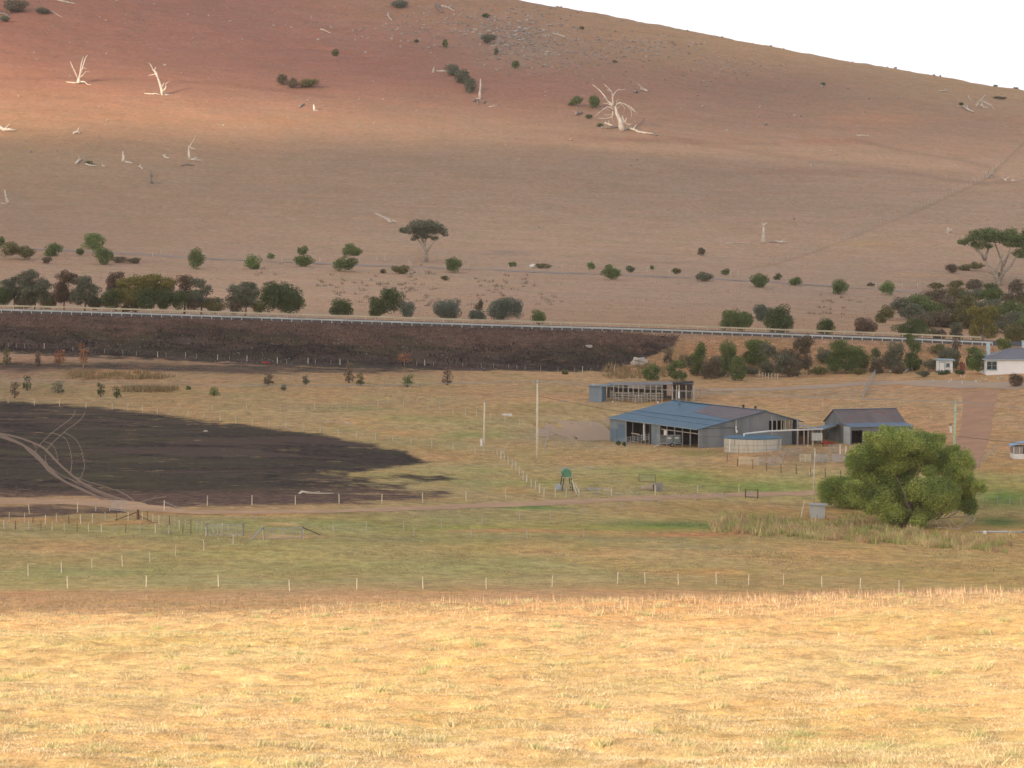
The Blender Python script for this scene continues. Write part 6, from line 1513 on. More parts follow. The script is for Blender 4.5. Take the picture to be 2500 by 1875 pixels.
# ------------------------------------------------------------------ trailer, drum, ramp
def trailer():
    a = G(1608, 1092, 300); b_ = Vector((P(1671, 0, a.y).x, a.y+1.2, 0)); b_.z = hz(b_.x, b_.y); s = a.y/F
    root = empty('stock_trailer', a, 'grey stock crate trailer with two white plates parked at the open shed', 'trailer')
    d = Vector((b_.x-a.x, b_.y-a.y, 0)).normalized(); L = 3.7; n = Vector((-d.y, d.x, 0)); zf = a.z+.45
    fr = MB(); fr.beam(a+UP*.35-d*.6, a+UP*.5+d*.2, .09); fr.beam(a+UP*.5, a+UP*.5+d*L, .1, .12); fr.beam(a+UP*.5+n*1.5, a+UP*.5+n*1.5+d*L, .1, .12); fr.build('chassis', galv, root)
    for k, (x0, x1) in enumerate([(1.25,2.35),(2.45,3.6)]):
        p = MB(); q0 = a+d*x0; q1 = a+d*x1; p.hexa([q0+UP*.62,q0+n*.05+UP*.62,q1+n*.05+UP*.62,q1+UP*.62,q0+UP*1.75,q0+n*.05+UP*1.75,q1+n*.05+UP*1.75,q1+UP*1.75])
        o = p.build('side_panel', mat('panel_grey', (.27,.31,.32), (.20,.23,.24), .9, .5), root)
        c = a+d*((x0+x1)/2-.05)+UP*1.38-n*.02; MB().box(c, (.62,.03,.22), math.atan2(d.y, d.x)).build('plate', white, o, org=root.location)
    cr = MB()
    for k in range(6): cr.beam(a+d*(.05+.23*k)+UP*.5, a+d*(.05+.23*k)+UP*1.6, .045)
    for z in (.6,.85,1.1,1.35,1.6,1.78):
        cr.beam(a+UP*z, a+d*1.22+UP*z, .04); cr.beam(a+n*1.5+UP*z, a+n*1.5+d*L+UP*z, .04)
    for e in (0, L):
        for z in (.6,1.0,1.4,1.78): cr.beam(a+d*e+UP*z, a+d*e+n*1.5+UP*z, .04)
    cr.beam(a+d*1.2+UP*1.8, a+d*L+UP*1.8, .06); cr.build('crate_rails', galv, root)
    w = MB(); c = a+d*2.15-n*.12+UP*.31; w.tube([c-n*.1, c-n*.09, c+n*.09, c+n*.1], [.24,.31,.31,.24], 18); wh = w.build('wheel', mat('tyre', (.02,.02,.02), (.035,.033,.03), 2, .9), root)
    MB().tube([c-n*.12, c-n*.1], .16, 12).build('rim', galv, wh, org=root.location)
    MB().hexa([c-d*.42+UP*.34-n*.1, c+d*.42+UP*.34-n*.1, c+d*.42+UP*.34+n*.12, c-d*.42+UP*.34+n*.12, c-d*.3+UP*.42-n*.1, c+d*.3+UP*.42-n*.1, c+d*.3+UP*.42+n*.12, c-d*.3+UP*.42+n*.12]).build('mudguard', galv, root)
    MB().beam(a-d*.8+UP*.12, a+d*.1+UP*.4, .08).build('drawbar', white, root)
    q = a+d*1.4+n*.7+UP*1.8
    dr = MB().tube([q, q+UP*.04, q+UP*.7, q+UP*.76], [.25,.29,.29,.22], 14); tag(dr.build('drum', mat('drum_white', (.66,.52,.45), (.80,.74,.70), .8, .6), org=q, smooth=False), 'pinkish white drum standing on top of the stock trailer', 'drum')
trailer()
def ramp():
    a = G(1530, 1086, 300); a.y -= 0; s = a.y/F; root = empty('stock_ramp', a, 'galvanised loading race of pipe rails left of the trailer', 'loading race')
    d = Vector((.93,-.36,0)); 
    pts = [a+d*(.62*k)+UP*(-.02) for k in range(7)]
    for k, p in enumerate(pts):
        q = Vector((p.x, p.y, hz(p.x, p.y))); MB().tube([q-UP*.2, q+UP*(1.25+.10*k)], .045, 6).build('post', galv, root)
    r = MB()
    for z in (.35,.6,.85,1.15): r.beam(Vector((pts[0].x,pts[0].y,hz(pts[0].x,pts[0].y)+z)), Vector((pts[-1].x,pts[-1].y,hz(pts[-1].x,pts[-1].y)+z+.55)), .05)
    r.build('rails', galv, root)
    b_ = MB()
    for z in (.3,.6,.9): b_.beam(a-Vector((1.9,-.5,0))+UP*z, a+UP*z, .05)
    b_.beam(a-Vector((1.9,-.5,0)), a-Vector((1.9,-.5,0))+UP*1.0, .06); b_.build('side_rails', galv, root)
ramp()
sh(1509,1082,6,7,'dk','small dark weed bush, left one at the foot of the race'); sh(1524,1084,6,6,'dk','small dark weed bush, right one at the foot of the race'); sh(1572,1080,7,5,'dk','dark weed clump under the race rails')

# ------------------------------------------------------------------ round water tank and its pipe
def tank():
    c = base_at(1837, 0, 438.5); R = 4.28; zt_ = P(1837, 1072, 434.2).z; zb_ = min(hz(c.x, c.y-R), c.z)-.15; n = 56
    root = empty('water_tank', c, 'round stained concrete water tank with a flat blue conical lid', 'water tank')
    b = MB(); V = [(c.x+R*math.cos(2*math.pi*k/n), c.y+R*math.sin(2*math.pi*k/n)) for k in range(n)]
    b.add([(x,y,zb_) for x,y in V]+[(x,y,zt_) for x,y in V], [(k,(k+1)%n,(k+1)%n+n,k+n) for k in range(n)])
    m = bpy.data.materials.new('tank_wall'); m.use_nodes = True; t = m.node_tree; bs = t.nodes['Principled BSDF']; bs.inputs['Roughness'].default_value = .85
    geo = N(t,'ShaderNodeNewGeometry'); mp = N(t,'ShaderNodeMapping'); mp.inputs['Scale'].default_value = (2.6,2.6,.25); t.links.new(geo.outputs['Position'], mp.inputs[0])
    no = N(t,'ShaderNodeTexNoise'); no.inputs['Scale'].default_value = 1.6; no.inputs['Detail'].default_value = 7; t.links.new(mp.outputs[0], no.inputs[0])
    cr = N(t,'ShaderNodeValToRGB'); e = cr.color_ramp.elements; e[0].position = .30; e[0].color = (.17,.13,.09,1); e[1].position = .50; e[1].color = (.54,.51,.43,1); x = e.new(.40); x.color = (.42,.37,.29,1)
    t.links.new(no.outputs['Fac'], cr.inputs[0]); t.links.new(cr.outputs[0], bs.inputs['Base Color'])
    b.build('wall', m, root)
    roofm = mat('tank_lid', (.06,.135,.19), (.08,.16,.22), .5, .6, spec=.1); R2 = R+.12
    V2 = [(c.x+R2*math.cos(2*math.pi*k/n), c.y+R2*math.sin(2*math.pi*k/n)) for k in range(n)]
    b = MB(); b.add([(x,y,zt_-.08) for x,y in V2]+[(x,y,zt_+.03) for x,y in V2]+[(c.x,c.y,zt_+.38)], [(k,(k+1)%n,(k+1)%n+n,k+n) for k in range(n)]+[(n+k,n+(k+1)%n,2*n) for k in range(n)]+[tuple(range(n))[::-1]])
    b.build('roof', roofm, root)
    q = P(1782, 1074, 434.6); MB().tube([Vector((q.x, 434.8, zt_-.02)), Vector((q.x, 434.7, zb_+.2))], .09, 8).build('overflow_pipe', white, root)
    r = MB()
    for z in (.5, 1.15): r.add([(c.x+(R+.02)*math.cos(2*math.pi*k/n), c.y+(R+.02)*math.sin(2*math.pi*k/n), zb_+z+dz) for dz in (0,.05) for k in range(n)], [(k,(k+1)%n,(k+1)%n+n,k+n) for k in range(n)])
    r.build('hoop', mat('hoop_rust', (.24,.19,.14), (.34,.30,.25), 1, .8), root)
    a = P(1816.5, 1068, 437); pts = [a, P(1816.5, 1059.5, 437), P(1822, 1058.5, 437.4), P(1880, 1052.5, 441), P(1940, 1050, 446), P(2008, 1047.5, 452)]
    tag(MB().tube(pts, .13, 8).build('rain_pipe', white, org=a, smooth=True), 'long white rain pipe from the barn gutter to the round tank', 'pipe')
tank()

# ------------------------------------------------------------------ barn with lean-tos
def barn():
    U = Vector((.955,.297,0)); Vv = Vector((.297,-.955,0)); S0 = P(2078, 1041.5, 453)
    def B(u, v, z): q = S0+U*u-Vv*v; return Vector((q.x, q.y, z))      # v = metres back from the front corner
    zs = S0.z; z1_ = P(2063, 1033.5, 456).z; zr_ = P(2044, 1000, 459.5).z; zb_ = P(2026, 1027, 463).z
    g0 = min(hz(*B(u, v, 0)[:2]) for u in (0,10) for v in (0,10))-.2; L = 10.4
    root = empty('barn', B(5,5,hz(*B(5,5,0)[:2])), 'old grey iron barn with a steep rust-streaked gable roof behind the willow', 'barn')
    iron = corrugated('barn_iron', (.15,.155,.16), (.21,.21,.21), tuple(U), .22, ((.17,.13,.11), .6), .7, .5)
    iron2 = corrugated('barn_iron_side', (.16,.175,.185), (.22,.235,.24), tuple(Vv), .22, ((.17,.13,.11), .62), .7, .5)
    rr_ = corrugated('barn_roof', (.155,.135,.135), (.20,.175,.17), tuple(U), .22, ((.21,.13,.12), .50), .75, .5)
    rb_ = corrugated('barn_blue', (.12,.18,.25), (.16,.21,.27), tuple(U), .22, None, .5, .4)
    b = slab(MB(), [B(-.25,3.0,z1_-.05), B(L+.2,3.0,z1_-.05), B(L+.2,6.6,zr_), B(-.25,6.6,zr_)], .07); slab(b, [B(-.25,6.6,zr_), B(L+.2,6.6,zr_), B(L+.2,10.4,zb_-.1), B(-.25,10.4,zb_-.1)], .07); rf = b.build('roof', rr_, root)
    MB().beam(B(-.3,6.6,zr_+.05), B(L+.25,6.6,zr_+.05), .3, .08).build('ridge_cap', rb_, rf, org=root.location)
    slab(MB(), [B(-.1,-.25,zs-.05), B(L+.1,-.25,zs-.05), B(L+.1,3.05,z1_+.0), B(-.1,3.05,z1_+.0)], .07).build('veranda_roof', rb_, root)
    def hx(b, q, z0, z1a, z1b, th, dirn): return b.hexa([Vector((p.x,p.y,z0)) for p in (q[0], q[1], q[1]+dirn*th, q[0]+dirn*th)]+[Vector((q[0].x,q[0].y,z1a)), Vector((q[1].x,q[1].y,z1b)), Vector(((q[1]+dirn*th).x,(q[1]+dirn*th).y,z1b)), Vector(((q[0]+dirn*th).x,(q[0]+dirn*th).y,z1a))])
    hx(MB(), (B(1.9,0,0), B(L,0,0)), g0, zs-.13, zs-.13, .08, -Vv).build('front_wall', iron, root)
    hx(MB(), (B(.1,0.02,0), B(1.9,0.02,0)), zs-.6, zs-.13, zs-.13, .08, -Vv).build('front_wall', iron, root)
    hx(MB(), (B(.1,2.5,0), B(2.2,2.5,0)), g0, zs, zs, .05, -Vv).build('inner_wall', dark, root)  # black plate behind the front opening stands in for shade inside
    w = MB(); hx(w, (B(0,0,0), B(0,3.1,0)), g0, zs-.13, z1_-.08, .08, U); hx(w, (B(0,3.1,0), B(0,6.6,0)), g0, z1_-.08, zr_-.1, .08, U); hx(w, (B(0,6.6,0), B(0,10.2,0)), g0, zr_-.1, zb_-.05, .08, U); w.build('gable_wall', iron2, root)
    w = MB(); hx(w, (B(L,0,0), B(L,3.1,0)), g0, zs-.13, z1_-.08, .08, -U); hx(w, (B(L,3.1,0), B(L,6.6,0)), g0, z1_-.08, zr_-.1, .08, -U); hx(w, (B(L,6.6,0), B(L,10.2,0)), g0, zr_-.1, zb_-.05, .08, -U); w.build('gable_wall', iron2, root)
    hx(MB(), (B(.1,10.2,0), B(L-.1,10.2,0)), g0, zb_-.2, zb_-.2, .08, -Vv).build('back_wall', iron, root)
    d0 = B(-.08,.15,0); d1 = B(-.08,2.6,0); dr = hx(MB(), (d0, d1), g0+.1, P(2072,1043,453).z, P(2066,1042,454).z, .05, -U).build('door', mat('pale_door', (.42,.45,.46), (.52,.55,.56), .8, .6), root)
    MB().beam(Vector((d0.x,d0.y,zs-1.2))-U*.08, Vector((d1.x,d1.y,zs-1.2))-U*.08, .04, .08).build('ledge', galv, dr, org=root.location)
    # left lean-to
    a = P(1994,1042.5,459.5); b_ = P(2036,1031,463); c_ = P(2046,1034.5,456.5); d_ = P(2010,1047.5,452.5)
    slab(MB(), [d_, c_, b_, a], .08).build('lean_to_roof', rb_, root)
    for p in ((2005,1048,452.8),(1996,1043,459)):
        q = P(*p); MB().tube([Vector((q.x,q.y,hz(q.x,q.y)-.2)), q-UP*.05], .07, 6).build('post', galv, root)
    q = P(2009,1048,453); e = P(2042,1037,456); MB().beam(q-UP*.12, e-UP*.12, .08, .14).build('lean_to_beam', mat('tan_beam', (.34,.27,.20), (.28,.22,.16), 1, .8), root)
    q0 = P(1975,1046,460); q1 = P(2026,1046,462); hx(MB(), (q0, q1), g0, q0.z-.1, q0.z-.1, .08, Vector((0,1,0))).build('lean_to_wall', mat('old_boards', (.30,.26,.20), (.20,.17,.13), 1, .85, stretch=(3,1,.5)), root)
    q = P(2028,1044,456); MB().beam(q, Vector((q.x-.9,q.y,hz(q.x,q.y))), .1).build('strut', postd, root)
barn()
def link_roof():
    a = P(1948,1035.5,459); b_ = P(1996,1044,460); root = empty('lean_to', Vector((a.x+1, a.y, hz(a.x+1, a.y))), 'narrow grey lean-to roof joining the big shed and the barn', 'lean-to')
    c_ = P(1996,1046.5,456.5); d_ = P(1948,1038,456)
    slab(MB(), [d_, c_, b_, a], .07).build('roof', mat('sheet_grey', (.27,.31,.34), (.20,.24,.27), .6, .55), root)
    for px, tp, Y, m_ in ((1947,1022,456.2,galv),(1963,1043,456.2,postg),(1973,1045,456.2,postg),(1984,1047,456.2,postg)):
        q = P(px, tp, Y); MB().box((q.x, q.y, (q.z+hz(q.x,q.y))/2-.05), (.16,.14,q.z-hz(q.x,q.y)), 0).build('post', m_, root)
    q = P(1950,1044,460.5); e = P(1996,1044,461); MB().hexa([Vector((q.x,q.y,hz(q.x,q.y)-.1)),Vector((e.x,e.y,hz(e.x,e.y)-.1)),Vector((e.x,e.y+.06,hz(e.x,e.y)-.1)),Vector((q.x,q.y+.06,hz(q.x,q.y)-.1)),q-UP*.1,e-UP*.1,e+Vector((0,.06,-.1)),q+Vector((0,.06,-.1))]).build('back_wall', dark, root)  # back is near-black, so the shade under the roof is painted in
    q = P(1950,1064,457); e = P(1972,1064,457); b = MB()
    for k in range(12): t = q.lerp(e, k/11); b.box((t.x,t.y,(t.z+hz(t.x,t.y))/2), (.09,.03,t.z-hz(t.x,t.y)))
    b.build('board_rail', rustm, root)
link_roof()
def cube():
    a = G(1984, 1083, 440); a.y = 452.5; a.z = hz(a.x, a.y); root = empty('water_cube', a, 'white caged water cube on a stand between shed and barn', 'water cube')
    w = 1.5; z0 = P(1984,1075,452.5).z; h = P(1984,1057,452.5).z-z0
    MB().box((a.x,a.y,z0+h/2), (w,1.1,h*.94)).build('tank', mat('cube_white', (.66,.66,.60), (.76,.75,.70), 1, .5), root)
    c = MB()
    for k in range(7): x = a.x-w/2-.03+(w+.06)*k/6; c.beam((x,a.y-.6,z0), (x,a.y-.6,z0+h), .04); c.beam((x,a.y+.6,z0), (x,a.y+.6,z0+h), .04)
    for k in range(5): z = z0+h*k/4; c.beam((a.x-w/2-.03,a.y-.62,z), (a.x+w/2+.03,a.y-.62,z), .035); c.beam((a.x-w/2-.04,a.y-.6,z), (a.x-w/2-.04,a.y+.6,z), .035)
    c.build('cage', galv, root)
    for dx in (-.65,.65): MB().box((a.x+dx,a.y-.45,(z0+a.z)/2-.05), (.1,.1,z0-a.z+.1)).build('leg', postm, root)
    r = MB().box((a.x+1.6,a.y-.2,a.z+.45), (2.0,.6,.28)); r.box((a.x+1.2,a.y-.3,a.z+.75), (.5,.4,.35)).box((a.x+2.2,a.y-.3,a.z+.22), (.12,.4,.44)).box((a.x+.9,a.y-.3,a.z+.22), (.12,.4,.44))
    tag(r.build('implement', mat('red_paint', (.30,.035,.03), (.22,.03,.03), 1, .5), org=(a.x+1.6,a.y-.2,a.z)), 'red farm implement lying beside the white water cube', 'farm implement')
cube()
def panel(label, p0, p1, base, h, m, bars=6):
    a = G(p0, base[0], 300); b_ = G(p1, base[1], 300); root = empty('cattle_panel', a, label, 'yard panel', 'steel yard panels')  # fixed cattle panels of the stock yard, not gates
    r = MB()
    for k in range(bars): z = .15+(h-.15)*k/(bars-1); r.beam(a+UP*z, b_+UP*z, .05, .085)
    r.build('rails', m, root)
    for q in (a, b_, (a+b_)/2): MB().tube([Vector((q.x,q.y,hz(q.x,q.y)-.1)), Vector((q.x,q.y,hz(q.x,q.y)+h+.06))], .045, 6).build('post', m, root)
panel('cream railed yard panel at the left end of the yard, by the tank', 1805, 1851, (1135,1136), 1.15, cream)
panel('grey see-through yard panel right of the cream one', 1853, 1905, (1136,1136), 1.1, galv, 5)
panel('cream railed yard panel left of the slim pale pole', 1953, 1979, (1128,1128), 1.1, cream)
panel('grey yard panel just right of the slim pale pole', 1992, 2024, (1129,1129), 1.15, galv)
panel('grey yard panel nearest to the willow', 2032, 2064, (1129,1130), 1.15, galv)
panel('low grey back panel of the yard behind the pole', 1905, 1950, (1114,1110), 1.0, postg, 4)
up(1912,1131,1107,.09,postg,'post','grey crooked yard post in the middle of the stock yard','post')
up(1884,1122,1100,.07,postg,'post','thin grey yard post below the tank right edge','post')
up(1956,1104,1092,.09,postg,'post','short grey post at the back of the yard, right one','post'); up(1918,1104,1092,.09,postg,'post','short grey post at the back of the yard, left one','post')
def tub(px, row, r, m, label, name='bucket', cat='bucket'):
    v = G(px, row, 300); s = v.y/F; R = r*s
    tag(MB().tube([v, v+UP*.02, v+UP*R*1.6, v+UP*R*1.9], [R*.8,R*.85,R,R*.9], 12).build(name, m, org=v), label, cat)
tub(1978,1159,2.4,white,'small white bucket hanging low by the dark picket fence'); tub(1972,1090,1.8,white,'little white bucket in front of the water cube'); tub(2027,1089,1.8,white,'little white bucket left of the barn door')

# ------------------------------------------------------------------ pump shed, right hut, outbuilding, house
def pump():
    a = G(1997, 1266, 300); s = a.y/F; w = 34*s; h = 32*s; root = empty('pump_shed', a, 'tiny grey iron pump shed with flat overhanging lid near the willow', 'shed')
    ir = corrugated('pump_iron', (.36,.38,.39), (.46,.48,.49), (1,0,0), .15, ((.30,.27,.24), .66), .5, .5)
    MB().box((a.x, a.y+.9, a.z+h/2-.1), (w, 1.7, h+.2)).build('wall', ir, root)
    MB().hexa([Vector((a.x-w/2-.15,a.y-.15,a.z+h)),Vector((a.x+w/2+.3,a.y-.15,a.z+h-.02)),Vector((a.x+w/2+.3,a.y+1.95,a.z+h+.0)),Vector((a.x-w/2-.15,a.y+1.95,a.z+h)),Vector((a.x-w/2-.15,a.y-.15,a.z+h+.12)),Vector((a.x+w/2+.3,a.y-.15,a.z+h+.08)),Vector((a.x+w/2+.3,a.y+1.95,a.z+h+.12)),Vector((a.x-w/2-.15,a.y+1.95,a.z+h+.14))]).build('roof', mat('pump_lid', (.30,.30,.30), (.38,.38,.38), 1, .6), root)
    MB().box((a.x-.1, a.y+.04, a.z+.3), (.05,.03,.5)).build('latch', postd, root)
    b = MB(); rr = random.Random(4)
    for _ in range(40): b.blob((a.x+rr.uniform(1.2,2.6), a.y+rr.uniform(-.3,.6), a.z+rr.uniform(0,.2)), (.3,.3,.16), rr.randint(0,99), .4, 5, 4)
    tag(b.build('soil_heap', dirt, org=a), 'small heap of reddish soil right of the pump shed', 'soil heap')
pump()
def hut():
    a = G(2474, 1121, 300); s = a.y/F; root = empty('hut', a, 'small white-based hut with a curved blue roof at the right edge', 'shed'); w = 4.2; h = 31*s
    MB().box((a.x+w/2, a.y+1.5, a.z+h*.2), (w, 3, h*.42)).build('lower_wall', white, root)
    MB().box((a.x+w/2, a.y+1.52, a.z+h*.7), (w-.1, 2.9, h*.6)).build('upper_wall', mat('hut_board', (.34,.30,.27), (.26,.23,.21), 1.5, .85), root)
    MB().box((a.x+.9, a.y-.02, a.z+h*.7), (.06,.08,h*.6)).build('post', white, root); MB().box((a.x+1.9, a.y+.02, a.z+h*.68), (.9,.06,h*.5)).build('window', dark, root)
    for x in (.05,): MB().box((a.x+x, a.y-.03, a.z+h/2), (.12,.12,h)).build('post', white, root)
    V = []; n = 12
    for e in (-.25, 3.3):
        for k in range(n+1): t = k/n; V.append((a.x-.4+(w+.8)*t, a.y+e, a.z+h+.05+.55*math.sin(math.pi*t)))
    V += [(x,y,z-.06) for x,y,z in V]; m_ = n+1
    Fc = [(k,k+1,k+1+m_,k+m_) for k in range(n)]+[(k+2*m_,k+3*m_,k+1+3*m_,k+1+2*m_) for k in range(n)]+[(k,k+2*m_,k+1+2*m_,k+1) for k in range(n)]+[(k+m_,k+1+m_,k+1+3*m_,k+3*m_) for k in range(n)]
    MB().add(V, Fc).build('roof', mat('hut_roof', (.25,.38,.50), (.20,.31,.42), 1, .5), root)
hut()
def window(par, root, cx, cy, cz, w, h, nx=2, ny=2, fm=None):
    fm = fm or winf; f = MB(); t = .08
    f.box((cx,cy,cz+h/2), (w+t,.08,t)); f.box((cx,cy,cz-h/2), (w+t,.08,t)); f.box((cx-w/2,cy,cz), (t,.08,h-t)); f.box((cx+w/2,cy,cz), (t,.08,h-t))
    for k in range(1, nx): f.box((cx-w/2+w*k/nx,cy,cz), (.10,.08,h-t))
    for k in range(1, ny): f.box((cx,cy+.005,cz-h/2+h*k/ny), (w-t,.05,.045))
    fo = f.build('window', fm, root)
    MB().box((cx,cy+.03,cz), (w-.02,.02,h-.02)).build('pane', glass, fo, org=root.location)
    MB().box((cx,cy-.06,cz-h/2-.09), (w+.3,.18,.07)).build('sill', fm, fo, org=root.location)
    return fo
winf = mat('window_blue', (.30,.40,.43), (.24,.33,.36), 2, .5); glass = mat('pane_glass', (.02,.035,.04), (.03,.05,.055), 1, .08, spec=.6)
def house():
    Y = G(2450, 914, 470).y; s = Y/F; root = empty('house', base_at(2460, 0, Y), 'white farmhouse with grey hipped roof and pale blue chimneys, cut by the right edge', 'house')
    xl = P(2409,914,Y).x; xr = xl+15.5; zw = P(2409,877,Y).z; z0 = min(P(2409,915,Y).z, hz(xl,Y))-.4; dp = 8.5
    wallm = mat('house_render', (.88,.87,.86), (.82,.81,.80), .5, .8, .15, 10)
    MB().box(((xl+xr)/2, Y+dp/2, (z0+zw)/2), (xr-xl, dp, zw-z0)).build('wall', wallm, root)
    o = .42; zr_ = zw+(877-849)*s-.25; cx0 = P(2465,849,Y+4.2).x; cx1 = xr-(cx0-xl)
    a = [Vector((xl-o,Y-o,zw)),Vector((xr+o,Y-o,zw)),Vector((xr+o,Y+dp+o,zw)),Vector((xl-o,Y+dp+o,zw))]; r0 = Vector((cx0,Y+dp/2,zr_)); r1 = Vector((cx1,Y+dp/2,zr_))
    rm = mat('house_roof', (.165,.16,.185), (.205,.20,.225), .8, .6, .3, 3, stretch=(1,4,4))
    low = [v-UP*.02 for v in a]
    b = MB().add(a+[r0,r1]+low, [(0,1,5,4),(1,2,5),(2,3,4,5),(3,0,4),(9,8,7,6)]); rf = b.build('roof', rm, root)
    fb = MB(); 
    for i in range(4): fb.beam(a[i]-UP*.10, a[(i+1)%4]-UP*.10, .05, .17)
    fb.build('fascia', mat('fascia_green', (.42,.50,.50), (.36,.44,.44), 1, .6), root)
    MB().beam(a[0]+UP*.03, r0+UP*.03, .16, .06).beam(r0+UP*.05, r1+UP*.05, .2, .06).beam(a[1]+UP*.03, r1+UP*.03, .16, .06).build('ridge_cap', mat('ridge_cap', (.24,.24,.27), (.2,.2,.23), 1, .6), rf, org=root.location)
    window(root, root, P(2429,0,Y).x, Y-.04, P(2429,892.5,Y).z, 24*s, 19.5*s)
    window(root, root, xl+9.5, Y-.04, P(2429,892.5,Y).z, 24*s, 19.5*s)
    cb = mat('chimney_blue', (.42,.52,.54), (.50,.60,.62), 2, .7)
    for i, (x, Yc, top, bot) in enumerate([(2412.5, Y+dp*.55, 839, 878), (2500, Y+dp*.7, 833, 865)]):
        q = P(x, top, Yc); e = P(x, bot, Yc); w_ = 8.5*s if i == 0 else 9*s
        c = MB().box((q.x, Yc, (q.z+e.z)/2-.2), (w_, .8, q.z-e.z+.4)).build('chimney', cb, root)
        MB().box((q.x, Yc, q.z+.04), (w_+.12, .92, .12)).build('chimney_cap', cb, c, org=root.location)
house()
def outb():
    v = G(2316, 911, 470); Y = v.y; s = Y/F; root = empty('outbuilding', v, 'small white outbuilding with flat roof, white door and little window', 'outbuilding')
    xl = P(2297,0,Y).x; xr = P(2333,0,Y).x; zt_ = P(2316,881,Y).z; z0 = v.z-.3; dp = 2.6
    MB().box(((xl+xr)/2, Y+dp/2, (z0+zt_)/2), (xr-xl, dp, zt_-z0)).build('wall', mat('outb_white', (.85,.84,.82), (.74,.73,.71), .9, .8), root)
    MB().hexa([Vector((x,y,z)) for z_ in (0,) for x,y,z in ((xl-.3,Y-.35,zt_+.05),(xr+.4,Y-.35,zt_-.02),(xr+.4,Y+dp+.2,zt_-.02),(xl-.3,Y+dp+.2,zt_+.05),(xl-.3,Y-.35,zt_+.33),(xr+.4,Y-.35,zt_+.26),(xr+.4,Y+dp+.2,zt_+.26),(xl-.3,Y+dp+.2,zt_+.33))]).build('roof', mat('outb_roof', (.36,.46,.50), (.30,.38,.42), 1, .6), root)
    xd = P(2306.5,0,Y).x; d = MB().box((xd, Y-.04, P(0,896,Y).z-.1), (12*s,.06,22*s)).build('door', mat('door_white', (.82,.82,.80), (.76,.76,.74), 1, .5), root)
    f = MB(); f.box((xd-6.8*s,Y-.05,P(0,896,Y).z-.1), (.08,.08,22*s)); f.box((xd+6.8*s,Y-.05,P(0,896,Y).z-.1), (.08,.08,22*s)); f.box((xd,Y-.05,P(0,884.3,Y).z-.02), (14.6*s,.08,.09)); f.build('door_frame', winf, root)
    window(root, root, P(2321,0,Y).x, Y-.04, P(0,891,Y).z, 8*s, 8*s, 2, 1)
    q = base_at(2345, 0, Y+1.5); tag(MB().box((q.x,q.y,q.z+.9), (.6,.1,1.9)).box((q.x+.5,q.y,q.z+.8), (.25,.1,1.6)).build('panel', mat('dull_red', (.22,.07,.05), (.17,.06,.045), 1, .7), org=q), 'dull red upright panel right of the white outbuilding', 'panel')
outb()
GL = ['turquoise and white pot at the left end of the garden bank','low white stone left of the upright garden stake','upright white garden stake left of the leaning pair','left one of the pair of leaning white garden stakes','right one of the pair of leaning white garden stakes','white garden post at the front of the bank','white topped bluish pot in the middle of the garden bank','small pale stone between the two bluish pots','white stake in low greenery right of the bluish pot','large white garden stone near the right dusky shrub','pale flat stone beside the large white one']
for i, (x, y, w, h, m_) in enumerate([(2278,933,3,4,'b'),(2317,933,3,3,'w'),(2322,931,1.5,7,'w'),(2347,920,1.5,6,'w'),(2354,922,1.5,7,'w'),(2349,936,2,7,'w'),(2383,933,4,5,'b'),(2397,924,2,2,'w'),(2406,929,1.5,5,'w'),(2437,926,3,4,'w'),(2443,921,3,2,'w')]):
    v = G(x, y, 440); s = v.y/F; mm = white if m_ == 'w' else mat('pot_blue', (.45,.58,.58), (.6,.7,.68), 4, .5)
    lean = .35 if i in (3,) else (-.3 if i == 4 else 0); mb = MB()
    if h > 4.5: mb.tube([v, v+Vector((-lean*h*s,0,h*s))], [w*s*.55, w*s*.45], 7)
    else: mb.blob((v.x,v.y,v.z+h*s*.45), (w*s*.6,w*s*.6,h*s*.55), i, .2, 7, 5)
    tag(mb.build('garden_ornament' if h <= 4.5 else 'garden_stake', mm, org=v), GL[i], 'garden ornament' if h <= 4.5 else 'garden stake')

